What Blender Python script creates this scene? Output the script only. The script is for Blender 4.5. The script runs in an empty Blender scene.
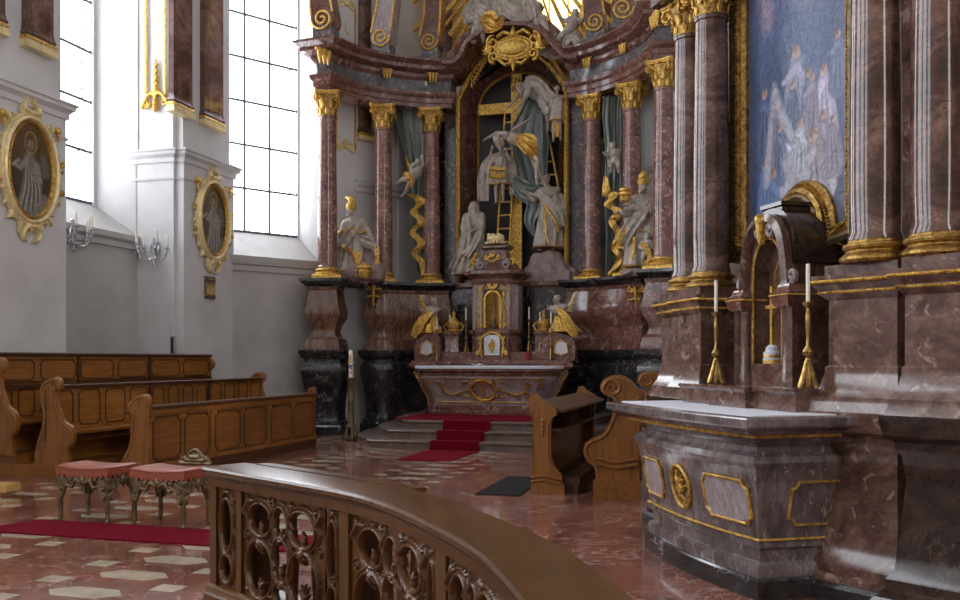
import bpy, bmesh, math, random
import numpy as np
from mathutils import Vector, Matrix
random.seed(7)
SC = bpy.context.scene
COL = SC.collection
PI = math.pi
FL = 895.0
CZ = 1.55
sin, cos = math.sin, math.cos
R = math.radians


class Frame:
    """a local system of axes: x to the right, y into the depth, z up"""
    def __init__(s, x, y, z, rot, k=1.0):
        s.x, s.y, s.z, s.rot, s.k = x, y, z, rot, k
        s.c, s.s = cos(rot), sin(rot)

    def w(s, p):
        a, b = p[0] * s.k, p[1] * s.k
        return Vector((s.x + a * s.c - b * s.s, s.y + a * s.s + b * s.c, s.z + p[2] * s.k))

    def at(s, px, py, v):
        """local point on the plane y = v seen at photo pixel px, py"""
        r = (px - 480) / FL
        v0 = v * s.k
        # X = x + a c - v s ; Y = y + a s + v c ; X = r Y
        a = (r * (s.y + v0 * s.c) - s.x + v0 * s.s) / (s.c - r * s.s)
        Y = s.y + a * s.s + v0 * s.c
        z = CZ + (360 - py) / FL * Y
        return (a / s.k, v, (z - s.z) / s.k)

    def atu(s, px, py, u):
        r = (px - 480) / FL
        u0 = u * s.k
        b = (r * (s.y + u0 * s.s) - s.x - u0 * s.c) / (-s.s - r * s.c)
        Y = s.y + u0 * s.s + b * s.c
        z = CZ + (360 - py) / FL * Y
        return (u, b / s.k, (z - s.z) / s.k)


W = Frame(0, 0, 0, 0)
NV = Frame(0, 0, 0, R(-16.2))
HA = Frame(.132, 17.97, 0, R(-16.2))
SA = Frame(2.389 * .951, 7.108 * .951, .076, R(-76), .951)
KS = {}


def cr(pts, n=6, closed=False):
    """catmull-rom through points"""
    P = [np.array(p, float) for p in pts]
    m = len(P)
    out = []
    rng = range(m) if closed else range(m - 1)
    for i in rng:
        if closed:
            a, b, c, d = P[i - 1], P[i], P[(i + 1) % m], P[(i + 2) % m]
        else:
            a = P[i - 1] if i else 2 * P[0] - P[1]
            b, c = P[i], P[i + 1]
            d = P[i + 2] if i + 2 < m else 2 * P[-1] - P[-2]
        for j in range(n):
            t = j / n
            out.append(tuple(.5 * (2 * b + (c - a) * t + (2 * a - 5 * b + 4 * c - d) * t * t + (3 * b - a - 3 * c + d) * t ** 3)))
    if not closed:
        out.append(tuple(P[-1]))
    return out


def offs(path, closed):
    """unit mitre normals (to the right of travel)"""
    n = len(path)
    N = []
    for i in range(n):
        a = path[i - 1] if (i or closed) else None
        b = path[i]
        c = path[(i + 1) % n] if (i < n - 1 or closed) else None
        ds = []
        if a is not None:
            d = (b[0] - a[0], b[1] - a[1]); l = math.hypot(*d) or 1; ds.append((d[0] / l, d[1] / l))
        if c is not None:
            d = (c[0] - b[0], c[1] - b[1]); l = math.hypot(*d) or 1; ds.append((d[0] / l, d[1] / l))
        nx = sum(d[1] for d in ds); ny = -sum(d[0] for d in ds)
        l = math.hypot(nx, ny) or 1
        nx, ny = nx / l, ny / l
        k = nx * ds[0][1] - ny * ds[0][0]
        k = 1 / max(k, .45)
        N.append((nx * k, ny * k))
    return N


class MB:
    def __init__(s):
        s.v = []; s.f = []

    def add(s, V, Fc):
        b = len(s.v)
        s.v += [tuple(map(float, p)) for p in V]
        s.f += [tuple(i + b for i in f) for f in Fc]
        return s

    def xf(s, M):
        s.v = [tuple(M @ Vector(p)) for p in s.v]
        return s

    def join(s, o, M=None):
        V = o.v if M is None else [tuple(M @ Vector(p)) for p in o.v]
        return s.add(V, o.f)

    def box(s, x0, x1, y0, y1, z0, z1):
        V = [(x, y, z) for z in (z0, z1) for y in (y0, y1) for x in (x0, x1)]
        return s.add(V, [(0, 2, 3, 1), (4, 5, 7, 6), (0, 1, 5, 4), (2, 6, 7, 3), (0, 4, 6, 2), (1, 3, 7, 5)])

    def lathe(s, prof, c=(0, 0, 0), n=24, sx=1, sy=1):
        V = []; Fc = []
        m = len(prof)
        for r, z in prof:
            for i in range(n):
                a = 2 * PI * i / n
                V.append((c[0] + r * cos(a) * sx, c[1] + r * sin(a) * sy, c[2] + z))
        for j in range(m - 1):
            for i in range(n):
                k = (i + 1) % n
                Fc.append((j * n + i, j * n + k, (j + 1) * n + k, (j + 1) * n + i))
        Fc.append(tuple(range(n))[::-1]); Fc.append(tuple((m - 1) * n + i for i in range(n)))
        return s.add(V, Fc)

    def loft(s, rings, caps=True, closed=False):
        n = len(rings[0]); m = len(rings)
        V = [p for r in rings for p in r]; Fc = []
        for j in range(m if closed else m - 1):
            q = (j + 1) % m
            for i in range(n):
                k = (i + 1) % n
                Fc.append((j * n + i, j * n + k, q * n + k, q * n + i))
        if caps and not closed:
            Fc.append(tuple(range(n))[::-1]); Fc.append(tuple((m - 1) * n + i for i in range(n)))
        return s.add(V, Fc)

    def sheet(s, rows, th=0.0, closed=False):
        """grid of points; th gives it thickness along local normals"""
        A = np.array(rows, float)
        m, n = A.shape[:2]
        if th:
            du = np.gradient(A, axis=1); dv = np.gradient(A, axis=0)
            N = np.cross(du, dv); N /= (np.linalg.norm(N, axis=2, keepdims=True) + 1e-9)
            B = A + N * th
        V = [tuple(p) for p in A.reshape(-1, 3)]
        Fc = []
        g = lambda j, i: j * n + i
        for j in range(m - 1):
            for i in range(n - 1):
                Fc.append((g(j, i), g(j, i + 1), g(j + 1, i + 1), g(j + 1, i)))
        if th:
            o = m * n
            V += [tuple(p) for p in B.reshape(-1, 3)]
            Fc += [tuple(o + q for q in f[::-1]) for f in list(Fc)]
            for j in range(m - 1):
                for i in (0, n - 1):
                    Fc.append((g(j, i), g(j + 1, i), o + g(j + 1, i), o + g(j, i)))
            for i in range(n - 1):
                for j in (0, m - 1):
                    Fc.append((g(j, i), g(j, i + 1), o + g(j, i + 1), o + g(j, i)))
        return s.add(V, Fc)

    def tube(s, path, r, n=8, flat=1.0, up=None):
        P = [Vector(p) for p in path]
        m = len(P)
        rs = [r] * m if not hasattr(r, '__len__') else list(r)
        if len(rs) != m:
            rs = list(np.interp(np.linspace(0, 1, m), np.linspace(0, 1, len(rs)), rs))
        rings = []
        t0 = (P[1] - P[0]).normalized()
        u = Vector(up) if up else (Vector((0, 0, 1)) if abs(t0.z) < .9 else Vector((1, 0, 0)))
        u = (u - t0 * u.dot(t0)).normalized()
        for i in range(m):
            t = (P[min(i + 1, m - 1)] - P[max(i - 1, 0)])
            if t.length < 1e-9: t = t0
            t = t.normalized()
            u = u - t * u.dot(t)
            u = u.normalized() if u.length > 1e-6 else t.orthogonal().normalized()
            b = t.cross(u)
            rings.append([P[i] + (u * cos(2 * PI * k / n) + b * sin(2 * PI * k / n) * flat) * max(rs[i], 1e-4) for k in range(n)])
        return s.loft(rings)

    def cap(s, p, q, r1, r2=None, n=10, k=3):
        """tapered capsule"""
        r2 = r1 if r2 is None else r2
        p = Vector(p); q = Vector(q); d = q - p
        L = d.length or 1e-6; d = d / L
        path = []; rs = []
        for i in range(k + 1):
            a = PI / 2 * (1 - i / k); path.append(p - d * r1 * sin(a)); rs.append(max(r1 * cos(a), r1 * .05))
        for i in range(k + 1):
            a = PI / 2 * i / k; path.append(q + d * r2 * sin(a)); rs.append(max(r2 * cos(a), r2 * .05))
        return s.tube(path, rs, n)

    def ell(s, c, r, n=12, M=None):
        if not hasattr(r, '__len__'): r = (r, r, r)
        o = MB()
        prof = [(max(sin(PI * i / (n // 2 + 2)), .02), -cos(PI * i / (n // 2 + 2))) for i in range(n // 2 + 3)]
        o.lathe(prof, n=n)
        T = Matrix.Translation(Vector(c)) @ (M.to_4x4() if M else Matrix.Identity(4)) @ Matrix.Diagonal((r[0], r[1], r[2], 1))
        return s.join(o, T)

    def prism(s, poly, a, b, plane='xz'):
        n = len(poly)
        f = {'xz': lambda p, d: (p[0], d, p[1]), 'xy': lambda p, d: (p[0], p[1], d), 'yz': lambda p, d: (d, p[0], p[1])}[plane]
        V = [f(p, a) for p in poly] + [f(p, b) for p in poly]
        Fc = [tuple(range(n)), tuple(range(2 * n - 1, n - 1, -1))] + [(i, i + n, (i + 1) % n + n, (i + 1) % n) for i in range(n)]
        return s.add(V, Fc)

    def sweep(s, path, prof, closed=False, z0=0):
        """closed profile [(offset, z)] along a horizontal path"""
        N = offs(path, closed)
        rings = [[(p[0] + N[i][0] * o, p[1] + N[i][1] * o, z0 + z) for o, z in prof] for i, p in enumerate(path)]
        return s.loft(rings, caps=not closed, closed=closed)

    def plan(s, poly, lev):
        """closed plan (counter-clockwise) stacked with offsets [(offset, z)]"""
        N = offs(poly, True)
        rings = [[(p[0] + N[i][0] * o, p[1] + N[i][1] * o, z) for i, p in enumerate(poly)] for o, z in lev]
        return s.loft(rings)

    def sweepv(s, path, prof, closed=False):
        """closed profile [(offset, y)] along a path in the xz plane"""
        N = offs(path, closed)
        rings = [[(p[0] + N[i][0] * o, y, p[1] + N[i][1] * o) for o, y in prof] for i, p in enumerate(path)]
        return s.loft(rings, caps=not closed, closed=closed)

    def relief(s, strokes, res=.012, t0=.01, amp=1.0, base=None, bounds=None, fn=None, back=True):
        S = []
        for st in strokes:
            P = np.array(st[0], float)[:, :2]
            w = st[1]
            w = np.full(len(P), w, float) if not hasattr(w, '__len__') else np.interp(np.linspace(0, 1, len(P)), np.linspace(0, 1, len(w)), w)
            S.append((P, w))
        if bounds is None:
            x0 = min((P[:, 0] - w).min() for P, w in S); x1 = max((P[:, 0] + w).max() for P, w in S)
            z0 = min((P[:, 1] - w).min() for P, w in S); z1 = max((P[:, 1] + w).max() for P, w in S)
            bounds = (x0 - res, x1 + res, z0 - res, z1 + res)
        x0, x1, z0, z1 = bounds
        nx = int((x1 - x0) / res) + 2; nz = int((z1 - z0) / res) + 2
        xs = x0 + np.arange(nx) * res; zs = z0 + np.arange(nz) * res
        X, Z = np.meshgrid(xs, zs)
        Fd = np.full(X.shape, -1.0); H = np.zeros(X.shape)
        if base is not None:
            Fd = np.maximum(Fd, base(X, Z))
        for P, w in S:
            for i in range(len(P) - 1):
                a, b = P[i], P[i + 1]; wa, wb = w[i], w[i + 1]; wm = max(wa, wb) + res
                i0 = max(int((min(a[0], b[0]) - wm - x0) / res), 0); i1 = min(int((max(a[0], b[0]) + wm - x0) / res) + 2, nx)
                j0 = max(int((min(a[1], b[1]) - wm - z0) / res), 0); j1 = min(int((max(a[1], b[1]) + wm - z0) / res) + 2, nz)
                if i1 <= i0 or j1 <= j0: continue
                x = X[j0:j1, i0:i1]; z = Z[j0:j1, i0:i1]
                d = b - a; L2 = d @ d + 1e-12
                t = np.clip(((x - a[0]) * d[0] + (z - a[1]) * d[1]) / L2, 0, 1)
                dist = np.hypot(x - a[0] - t * d[0], z - a[1] - t * d[1]); ww = wa + (wb - wa) * t
                Fd[j0:j1, i0:i1] = np.maximum(Fd[j0:j1, i0:i1], ww - dist)
                H[j0:j1, i0:i1] = np.maximum(H[j0:j1, i0:i1], ww * np.sqrt(np.clip(1 - (dist / (ww + 1e-9)) ** 2, 0, 1)))
        ins = Fd > 0
        fn = fn or (lambda x, z, d: (x, -d, z))
        V = []; Fc = []; nd = {}; ed = {}; bk = {}

        def node(j, i):
            k = (j, i)
            if k not in nd:
                nd[k] = len(V); V.append(fn(X[j, i], Z[j, i], t0 + amp * H[j, i]))
                if back: bk[nd[k]] = len(V); V.append(fn(X[j, i], Z[j, i], 0))
            return nd[k]

        def edge(a, b):
            k = (a, b) if a < b else (b, a)
            if k not in ed:
                a, b = k
                fa, fb = Fd[a], Fd[b]; t = fa / (fa - fb)
                x = X[a] + (X[b] - X[a]) * t; z = Z[a] + (Z[b] - Z[a]) * t
                ed[k] = len(V); V.append(fn(x, z, t0)); bk[ed[k]] = len(V); V.append(fn(x, z, 0))
            return ed[k]
        anyc = ins[:-1, :-1] | ins[1:, :-1] | ins[:-1, 1:] | ins[1:, 1:]
        for j, i in zip(*np.nonzero(anyc)):
            cs = [(j, i), (j, i + 1), (j + 1, i + 1), (j + 1, i)]
            poly = []; cross = []
            for q in range(4):
                a, b = cs[q], cs[(q + 1) % 4]
                if ins[a]: poly.append(node(*a))
                if ins[a] != ins[b]:
                    e = edge(a, b); poly.append(e); cross.append((e, ins[a]))
            if len(poly) >= 3:
                Fc.append(tuple(poly))
                if back: Fc.append(tuple(bk[p] for p in poly[::-1]))
            if len(cross) == 2:
                a, b = cross[0][0], cross[1][0]
                Fc.append((a, b, bk[b], bk[a]))
        return s.add(V, Fc)

    def mesh(s, name, k=1.0, sharp=32, recalc=True):
        me = bpy.data.meshes.new(name)
        A = np.array(s.v, float) * k
        me.from_pydata(A.tolist(), [], s.f)
        me.validate()
        if recalc:
            bm = bmesh.new(); bm.from_mesh(me)
            bmesh.ops.recalc_face_normals(bm, faces=bm.faces)
            bm.to_mesh(me); bm.free()
        me.shade_smooth()
        if sharp < 180: me.set_sharp_from_angle(angle=R(sharp))
        return me

    def build(s, name, mat, parent, sharp=32):
        k = KS.get(parent.name, 1.0) if parent else 1.0
        return link(name, s.mesh(name, k, sharp), mat, parent)


def link(name, me, mat, parent):
    o = bpy.data.objects.new(name, me); COL.objects.link(o)
    if mat and not len(me.materials): me.materials.append(mat)
    if parent:
        o.parent = parent
        KS[o.name] = KS.get(parent.name, 1.0)
    return o


def place(o, fr, pos, rot=0):
    o.location = fr.w(pos); o.rotation_euler = (0, 0, fr.rot + rot); KS[o.name] = fr.k


def thing(name, label, cat, fr, pos=(0, 0, 0), rot=0, group=None):
    o = bpy.data.objects.new(name, None); COL.objects.link(o); o.empty_display_size = .1
    place(o, fr, pos, rot)
    o['label'] = label; o['category'] = cat
    if group: o['group'] = group
    return o


def solo(name, label, cat, mb, mat, fr, pos=(0, 0, 0), rot=0, group=None, sharp=32, kind=None):
    o = link(name, mb.mesh(name, fr.k, sharp), mat, None)
    place(o, fr, pos, rot)
    o['label'] = label; o['category'] = cat
    if group: o['group'] = group
    if kind: o['kind'] = kind
    return o


def struct(name, mb, mat, fr=None, sharp=32, parent=None):
    fr = fr or W
    o = link(name, mb.mesh(name, fr.k, sharp), mat, None)
    place(o, fr, (0, 0, 0))
    o['kind'] = 'structure'
    return o


def dup(root, fr, pos, rot=0, label=None, group=None):
    r = root.copy(); COL.objects.link(r); place(r, fr, pos, rot)
    if label: r['label'] = label
    if group: r['group'] = group
    for ch in list(root.children):
        c = ch.copy(); COL.objects.link(c); c.parent = r
        for g in list(ch.children):
            d = g.copy(); COL.objects.link(d); d.parent = c
    return r


# ------------------------------------------------------------------ materials
def nodes(name):
    m = bpy.data.materials.new(name); m.use_nodes = True
    nt = m.node_tree; nt.nodes.clear()
    out = nt.nodes.new('ShaderNodeOutputMaterial'); b = nt.nodes.new('ShaderNodeBsdfPrincipled')
    nt.links.new(b.outputs[0], out.inputs[0])
    return m, nt, b


def N(nt, t, **k):
    n = nt.nodes.new('ShaderNode' + t)
    for a, v in k.items():
        if a.startswith('i_'):
            n.inputs[a[2:].replace('_', ' ')].default_value = v
        else: setattr(n, a, v)
    return n


def ramp(nt, stops, fac):
    r = nt.nodes.new('ShaderNodeValToRGB'); e = r.color_ramp.elements
    while len(e) < len(stops): e.new(.5)
    for q, (p, c) in zip(e, stops): q.position = p; q.color = (*c, 1) if len(c) == 3 else c
    nt.links.new(fac, r.inputs[0]); return r


def mix(nt, fac, a, b, mode='MIX'):
    m = nt.nodes.new('ShaderNodeMix'); m.data_type = 'RGBA'; m.blend_type = mode
    for s, v in ((m.inputs[0], fac), (m.inputs[6], a), (m.inputs[7], b)):
        if isinstance(v, (int, float)): s.default_value = v
        elif isinstance(v, tuple): s.default_value = (*v, 1)
        else: nt.links.new(v, s)
    return m.outputs[2]


def marble(name, stops, scale=1.5, rough=.2, vein=None, vscale=2.0, vw=.03, dist=2.5, spots=None, stretch=(1, 1, 1), coat=0):
    m, nt, b = nodes(name)
    tc = N(nt, 'TexCoord'); mp = N(nt, 'Mapping'); mp.inputs['Scale'].default_value = stretch
    mp.inputs['Rotation'].default_value = (.3, .5, .2)
    nt.links.new(tc.outputs['Object'], mp.inputs[0])
    n1 = N(nt, 'TexNoise', i_Scale=scale, i_Detail=8.0, i_Roughness=.62, i_Distortion=dist)
    nt.links.new(mp.outputs[0], n1.inputs['Vector'])
    col = ramp(nt, stops, n1.outputs[0]).outputs[0]
    n3 = N(nt, 'TexNoise', i_Scale=scale * 14, i_Detail=4.0, i_Roughness=.7)
    nt.links.new(mp.outputs[0], n3.inputs['Vector'])
    r3 = ramp(nt, [(.35, (.62, .62, .62)), (.65, (1.25, 1.25, 1.25))], n3.outputs[0])
    col = mix(nt, .8, col, r3.outputs[0], 'MULTIPLY')
    if spots:
        n4 = N(nt, 'TexNoise', i_Scale=spots[1], i_Detail=3.0, i_Roughness=.6, i_Distortion=.6)
        nt.links.new(mp.outputs[0], n4.inputs['Vector'])
        r4 = ramp(nt, [(spots[2], (0, 0, 0)), (spots[2] + .06, (1, 1, 1))], n4.outputs[0])
        col = mix(nt, r4.outputs[0], col, spots[0])
    if vein:
        n2 = N(nt, 'TexNoise', i_Scale=vscale, i_Detail=5.0, i_Roughness=.6, i_Distortion=1.0)
        nt.links.new(mp.outputs[0], n2.inputs['Vector'])
        r2 = ramp(nt, [(.5 - vw, (0, 0, 0)), (.5, (1, 1, 1)), (.5 + vw, (0, 0, 0))], n2.outputs[0])
        ml = N(nt, 'Math', operation='MULTIPLY'); nt.links.new(r2.outputs[0], ml.inputs[0])
        n5 = N(nt, 'TexNoise', i_Scale=vscale * 1.7); nt.links.new(mp.outputs[0], n5.inputs['Vector'])
        nt.links.new(ramp(nt, [(.45, (0, 0, 0)), (.6, (1, 1, 1))], n5.outputs[0]).outputs[0], ml.inputs[1])
        col = mix(nt, ml.outputs[0], col, vein)
    nt.links.new(col, b.inputs['Base Color'])
    b.inputs['Roughness'].default_value = rough
    b.inputs['Coat Weight'].default_value = coat; b.inputs['Coat Roughness'].default_value = .08
    return m


def plain(name, c, rough=.5, metal=0.0, nscale=0, namp=.25, bump=0, bscale=40, emit=None, es=1, stops=None, spec=None):
    m, nt, b = nodes(name)
    b.inputs['Base Color'].default_value = (*c, 1)
    b.inputs['Roughness'].default_value = rough; b.inputs['Metallic'].default_value = metal
    if spec is not None: b.inputs['Specular IOR Level'].default_value = spec
    tc = N(nt, 'TexCoord')
    if nscale:
        n1 = N(nt, 'TexNoise', i_Scale=nscale, i_Detail=6.0, i_Roughness=.6); nt.links.new(tc.outputs['Object'], n1.inputs['Vector'])
        lo = tuple(x * (1 - namp) for x in c); hi = tuple(min(1, x * (1 + namp)) for x in c)
        r = ramp(nt, stops or [(.3, lo), (.7, hi)], n1.outputs[0]); nt.links.new(r.outputs[0], b.inputs['Base Color'])
    if bump:
        n2 = N(nt, 'TexNoise', i_Scale=float(bscale), i_Detail=4.0); nt.links.new(tc.outputs['Object'], n2.inputs['Vector'])
        bp = N(nt, 'Bump', i_Strength=bump, i_Distance=.02); nt.links.new(n2.outputs[0], bp.inputs['Height']); nt.links.new(bp.outputs[0], b.inputs['Normal'])
    if emit:
        b.inputs['Emission Color'].default_value = (*emit, 1); b.inputs['Emission Strength'].default_value = es
    return m


def wood(name, c, rough=.35, axis=0, k=.45):
    m, nt, b = nodes(name)
    tc = N(nt, 'TexCoord'); mp = N(nt, 'Mapping'); sc = [9, 9, 9]; sc[axis] = .8
    mp.inputs['Scale'].default_value = sc; nt.links.new(tc.outputs['Object'], mp.inputs[0])
    n = N(nt, 'TexNoise', i_Scale=2.2, i_Detail=9.0, i_Roughness=.65, i_Distortion=.6); nt.links.new(mp.outputs[0], n.inputs['Vector'])
    lo = tuple(x * (1 - k) for x in c); hi = tuple(x * (1 + k * .7) for x in c)
    r = ramp(nt, [(.3, lo), (.52, c), (.75, hi)], n.outputs[0])
    n2 = N(nt, 'TexNoise', i_Scale=.9, i_Detail=3.0); nt.links.new(tc.outputs['Object'], n2.inputs['Vector'])
    r2 = ramp(nt, [(.3, (.7, .7, .7)), (.7, (1.15, 1.15, 1.15))], n2.outputs[0])
    nt.links.new(mix(nt, 1.0, r.outputs[0], r2.outputs[0], 'MULTIPLY'), b.inputs['Base Color'])
    bp = N(nt, 'Bump', i_Strength=.12, i_Distance=.01); nt.links.new(n.outputs[0], bp.inputs['Height']); nt.links.new(bp.outputs[0], b.inputs['Normal'])
    b.inputs['Roughness'].default_value = rough
    return m


Mt = {}
Mt['plaster'] = plain('white_plaster', (.78, .77, .77), .75, nscale=.9, stops=[(.25, (.50, .49, .49)), (.5, (.60, .59, .59)), (.75, (.67, .66, .66))], bump=.15, bscale=25)
Mt['wallgrey'] = plain('grey_stucco', (.5, .48, .47), .6, nscale=.8, stops=[(.3, (.33, .315, .305)), (.5, (.42, .40, .385)), (.7, (.49, .47, .455))], bump=.08, bscale=12)
Mt['gold'] = plain('gilding', (.80, .50, .12), .33, .82, nscale=22, stops=[(.30, (.20, .10, .02)), (.45, (.62, .36, .08)), (.62, (.84, .55, .15)), (.8, (1.0, .76, .34))], bump=.6, bscale=75)
Mt['darkgold'] = plain('dark_gilding', (.50, .31, .09), .36, .9, nscale=26, stops=[(.32, (.10, .055, .02)), (.5, (.40, .23, .06)), (.75, (.70, .46, .15))], bump=.5, bscale=80)  # darker gilding; on the capital bells it paints the shade behind the leaves
Mt['goldflat'] = plain('pale_gilding', (.80, .66, .36), .45, .45, nscale=9, namp=.2, bump=.2, bscale=50)
Mt['bronze'] = plain('dark_bronze', (.20, .15, .085), .42, .85, nscale=20, namp=.5, bump=.4, bscale=70)
Mt['brass'] = plain('old_brass', (.36, .23, .085), .33, 1.0, nscale=26, namp=.6, bump=.1, bscale=50)
Mt['stone'] = plain('pale_painted_stone', (.40, .35, .31), .36, nscale=7, stops=[(.3, (.24, .195, .16)), (.5, (.42, .36, .30)), (.75, (.58, .52, .45))], bump=.15, bscale=30)
Mt['skin'] = plain('pale_carved_skin', (.46, .37, .30), .36, nscale=9, namp=.25)
Mt['rock'] = plain('pinkish_carved_rock', (.30, .215, .20), .5, nscale=6, namp=.35, bump=.5, bscale=9)
Mt['cloth'] = plain('blue_grey_gilt_cloth', (.20, .235, .215), .34, nscale=6, namp=.2, spec=.9)
Mt['redm'] = marble('red_brown_marble', [(.25, (.055, .022, .018)), (.45, (.155, .064, .047)), (.6, (.225, .105, .08)), (.8, (.34, .205, .165))], 3.0, .14, vein=(.55, .45, .42), vscale=2.4, vw=.012, coat=.3)
Mt['colm'] = marble('speckled_red_column_marble', [(.3, (.09, .033, .028)), (.45, (.20, .083, .062)), (.6, (.28, .132, .10)), (.75, (.37, .21, .165))], 4.5, .11, spots=((.46, .31, .26), 16, .60), dist=1.0, coat=.5)
Mt['sacol'] = marble('brown_pink_column_marble', [(.3, (.045, .022, .016)), (.45, (.115, .058, .044)), (.55, (.18, .10, .08)), (.7, (.27, .17, .145))], 1.7, .13, vein=(.07, .03, .025), vscale=3.0, vw=.02, dist=1.8, coat=.2)
Mt['sam'] = marble('brown_violet_marble', [(.28, (.045, .022, .018)), (.45, (.12, .062, .046)), (.58, (.18, .104, .08)), (.75, (.29, .19, .155))], 2.2, .17, spots=((.32, .21, .175), 9, .62), vein=(.12, .05, .05), vscale=1.6, vw=.02, dist=3, coat=.3)
Mt['sadark'] = marble('dark_brown_marble', [(.3, (.018, .011, .009)), (.5, (.042, .026, .021)), (.7, (.075, .048, .04))], 2.6, .17, vein=(.13, .085, .06), vscale=1.8, vw=.006, coat=.3)
Mt['grey'] = marble('grey_blue_marble', [(.3, (.06, .055, .06)), (.5, (.12, .11, .115)), (.7, (.20, .185, .19))], 3.0, .16, vein=(.45, .36, .30), vscale=2.6, vw=.02, dist=3, coat=.3)
Mt['violet'] = marble('pale_violet_marble', [(.3, (.26, .20, .205)), (.5, (.38, .32, .325)), (.7, (.50, .43, .44))], 1.6, .2, vein=(.22, .12, .13), vscale=2.2, vw=.02, dist=2, stretch=(1, 1, .5))
Mt['mensa'] = marble('grey_violet_streaked_marble', [(.3, (.06, .045, .045)), (.48, (.135, .105, .105)), (.6, (.21, .17, .165)), (.75, (.35, .30, .295))], 3.0, .15, spots=((.34, .28, .25), 18, .62), dist=1.6, stretch=(1, 1, .4), coat=.4)
Mt['black'] = marble('black_veined_marble', [(.3, (.012, .011, .012)), (.55, (.03, .028, .03)), (.75, (.07, .062, .062))], 1.6, .13, vein=(.26, .22, .21), vscale=2.0, vw=.014, dist=3, coat=.4)
Mt['orangem'] = marble('orange_veined_marble', [(.28, (.04, .022, .016)), (.42, (.17, .075, .042)), (.5, (.28, .15, .095)), (.56, (.10, .05, .034)), (.66, (.20, .09, .055)), (.78, (.40, .28, .20))], 2.3, .17, dist=1.2, stretch=(2.2, 2.2, .5), coat=.3)
Mt['step'] = marble('pink_grey_step_stone', [(.3, (.09, .058, .048)), (.5, (.155, .105, .088)), (.7, (.22, .155, .135))], 5, .28)
Mt['wood'] = wood('brown_oak', (.26, .098, .021), .32, 1)
Mt['woodx'] = wood('brown_oak_cross_grain', (.27, .104, .023), .32, 2)
Mt['woodp'] = wood('light_oak_panel', (.31, .122, .026), .3, 1)
Mt['woodd'] = wood('dark_oak', (.085, .032, .010), .34, 1)
Mt['woodrail'] = wood('polished_rail_oak', (.10, .042, .015), .22, 0)
Mt['railwood'] = wood('carved_rail_oak', (.135, .053, .013), .30, 2)
Mt['woodnew'] = wood('yellow_pine', (.62, .36, .12), .4, 0, .15)
Mt['carpet'] = plain('crimson_carpet', (.14, .0015, .010), .95, nscale=60, namp=.25, bump=.3, bscale=300, spec=.1)
Mt['matdark'] = plain('black_mat', (.012, .011, .010), .85, nscale=40, namp=.4, spec=.2)
Mt['leather'] = plain('salmon_red_leather', (.27, .062, .032), .42, nscale=8, namp=.12, bump=.1, bscale=40)
Mt['linen'] = plain('white_altar_cloth', (.62, .62, .68), .7, nscale=6, namp=.04)
Mt['wax'] = plain('ivory_wax', (.80, .74, .62), .4)
Mt['glassrod'] = plain('cut_glass', (.55, .58, .62), .1, .3)
Mt['iron'] = plain('dark_iron', (.05, .05, .052), .4, .7)
Mt['lead'] = plain('grey_lead_bars', (.10, .11, .125), .6, .2)
Mt['silver'] = plain('silver', (.62, .62, .66), .25, 1.0, bump=.2)
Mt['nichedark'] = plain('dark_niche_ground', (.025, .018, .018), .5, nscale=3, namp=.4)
Mt['winlight'] = plain('daylit_leaded_glass', (.9, .93, .97), .4, emit=(.88, .93, 1.0), es=5.5)
Mt['winside'] = plain('daylit_nave_glass', (.9, .93, .97), .4, emit=(.86, .92, 1.0), es=4.0)
Mt['winright'] = plain('daylit_south_glass', (.9, .93, .97), .4, emit=(1.0, .97, .93), es=8.0)
Mt['yellowlight'] = plain('sunlit_amber_glass', (1, .8, .3), .4, emit=(1.0, .78, .28), es=4.0)
Mt['red'] = plain('red_glass', (.35, .01, .01), .15, spec=.8)


def bead(mb, pts, r=.008, step=.03, n=6):
    """string of gilt beads along a 3D path"""
    P = [Vector(p) for p in pts]
    acc = 0
    for a, b in zip(P[:-1], P[1:]):
        L = (b - a).length; t = acc
        while t < L:
            mb.ell(a + (b - a) * (t / L), (r * 1.3, r * 1.3, r), n); t += step
        acc = t - L
    return mb


def spiral(cx, cz, r, turns=1.6, a0=0, dr=1, k=.22, n=14):
    """points of a volute from the outside inwards"""
    m = int(n * turns)
    return [(cx + r * (1 - (1 - k) * i / m) * cos(a0 + dr * 2 * PI * turns * i / m), cz + r * (1 - (1 - k) * i / m) * sin(a0 + dr * 2 * PI * turns * i / m)) for i in range(m + 1)]


def oval(cx, cz, a, b, n=28, t0=0, t1=2 * PI):
    return [(cx + a * cos(t0 + (t1 - t0) * i / n), cz + b * sin(t0 + (t1 - t0) * i / n)) for i in range(n + 1)]


def leaf(x, z, ang, L, bend=.6, w=.02):
    """tapered curling leaf stroke"""
    pts = []; a = ang; px, pz = x, z
    for i in range(9):
        pts.append((px, pz)); px += cos(a) * L / 8; pz += sin(a) * L / 8; a += bend / 8 * (1 + i / 4)
    return (pts, [w * .5, w, w * 1.1, w * .8, w * .45, w * .2])
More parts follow.
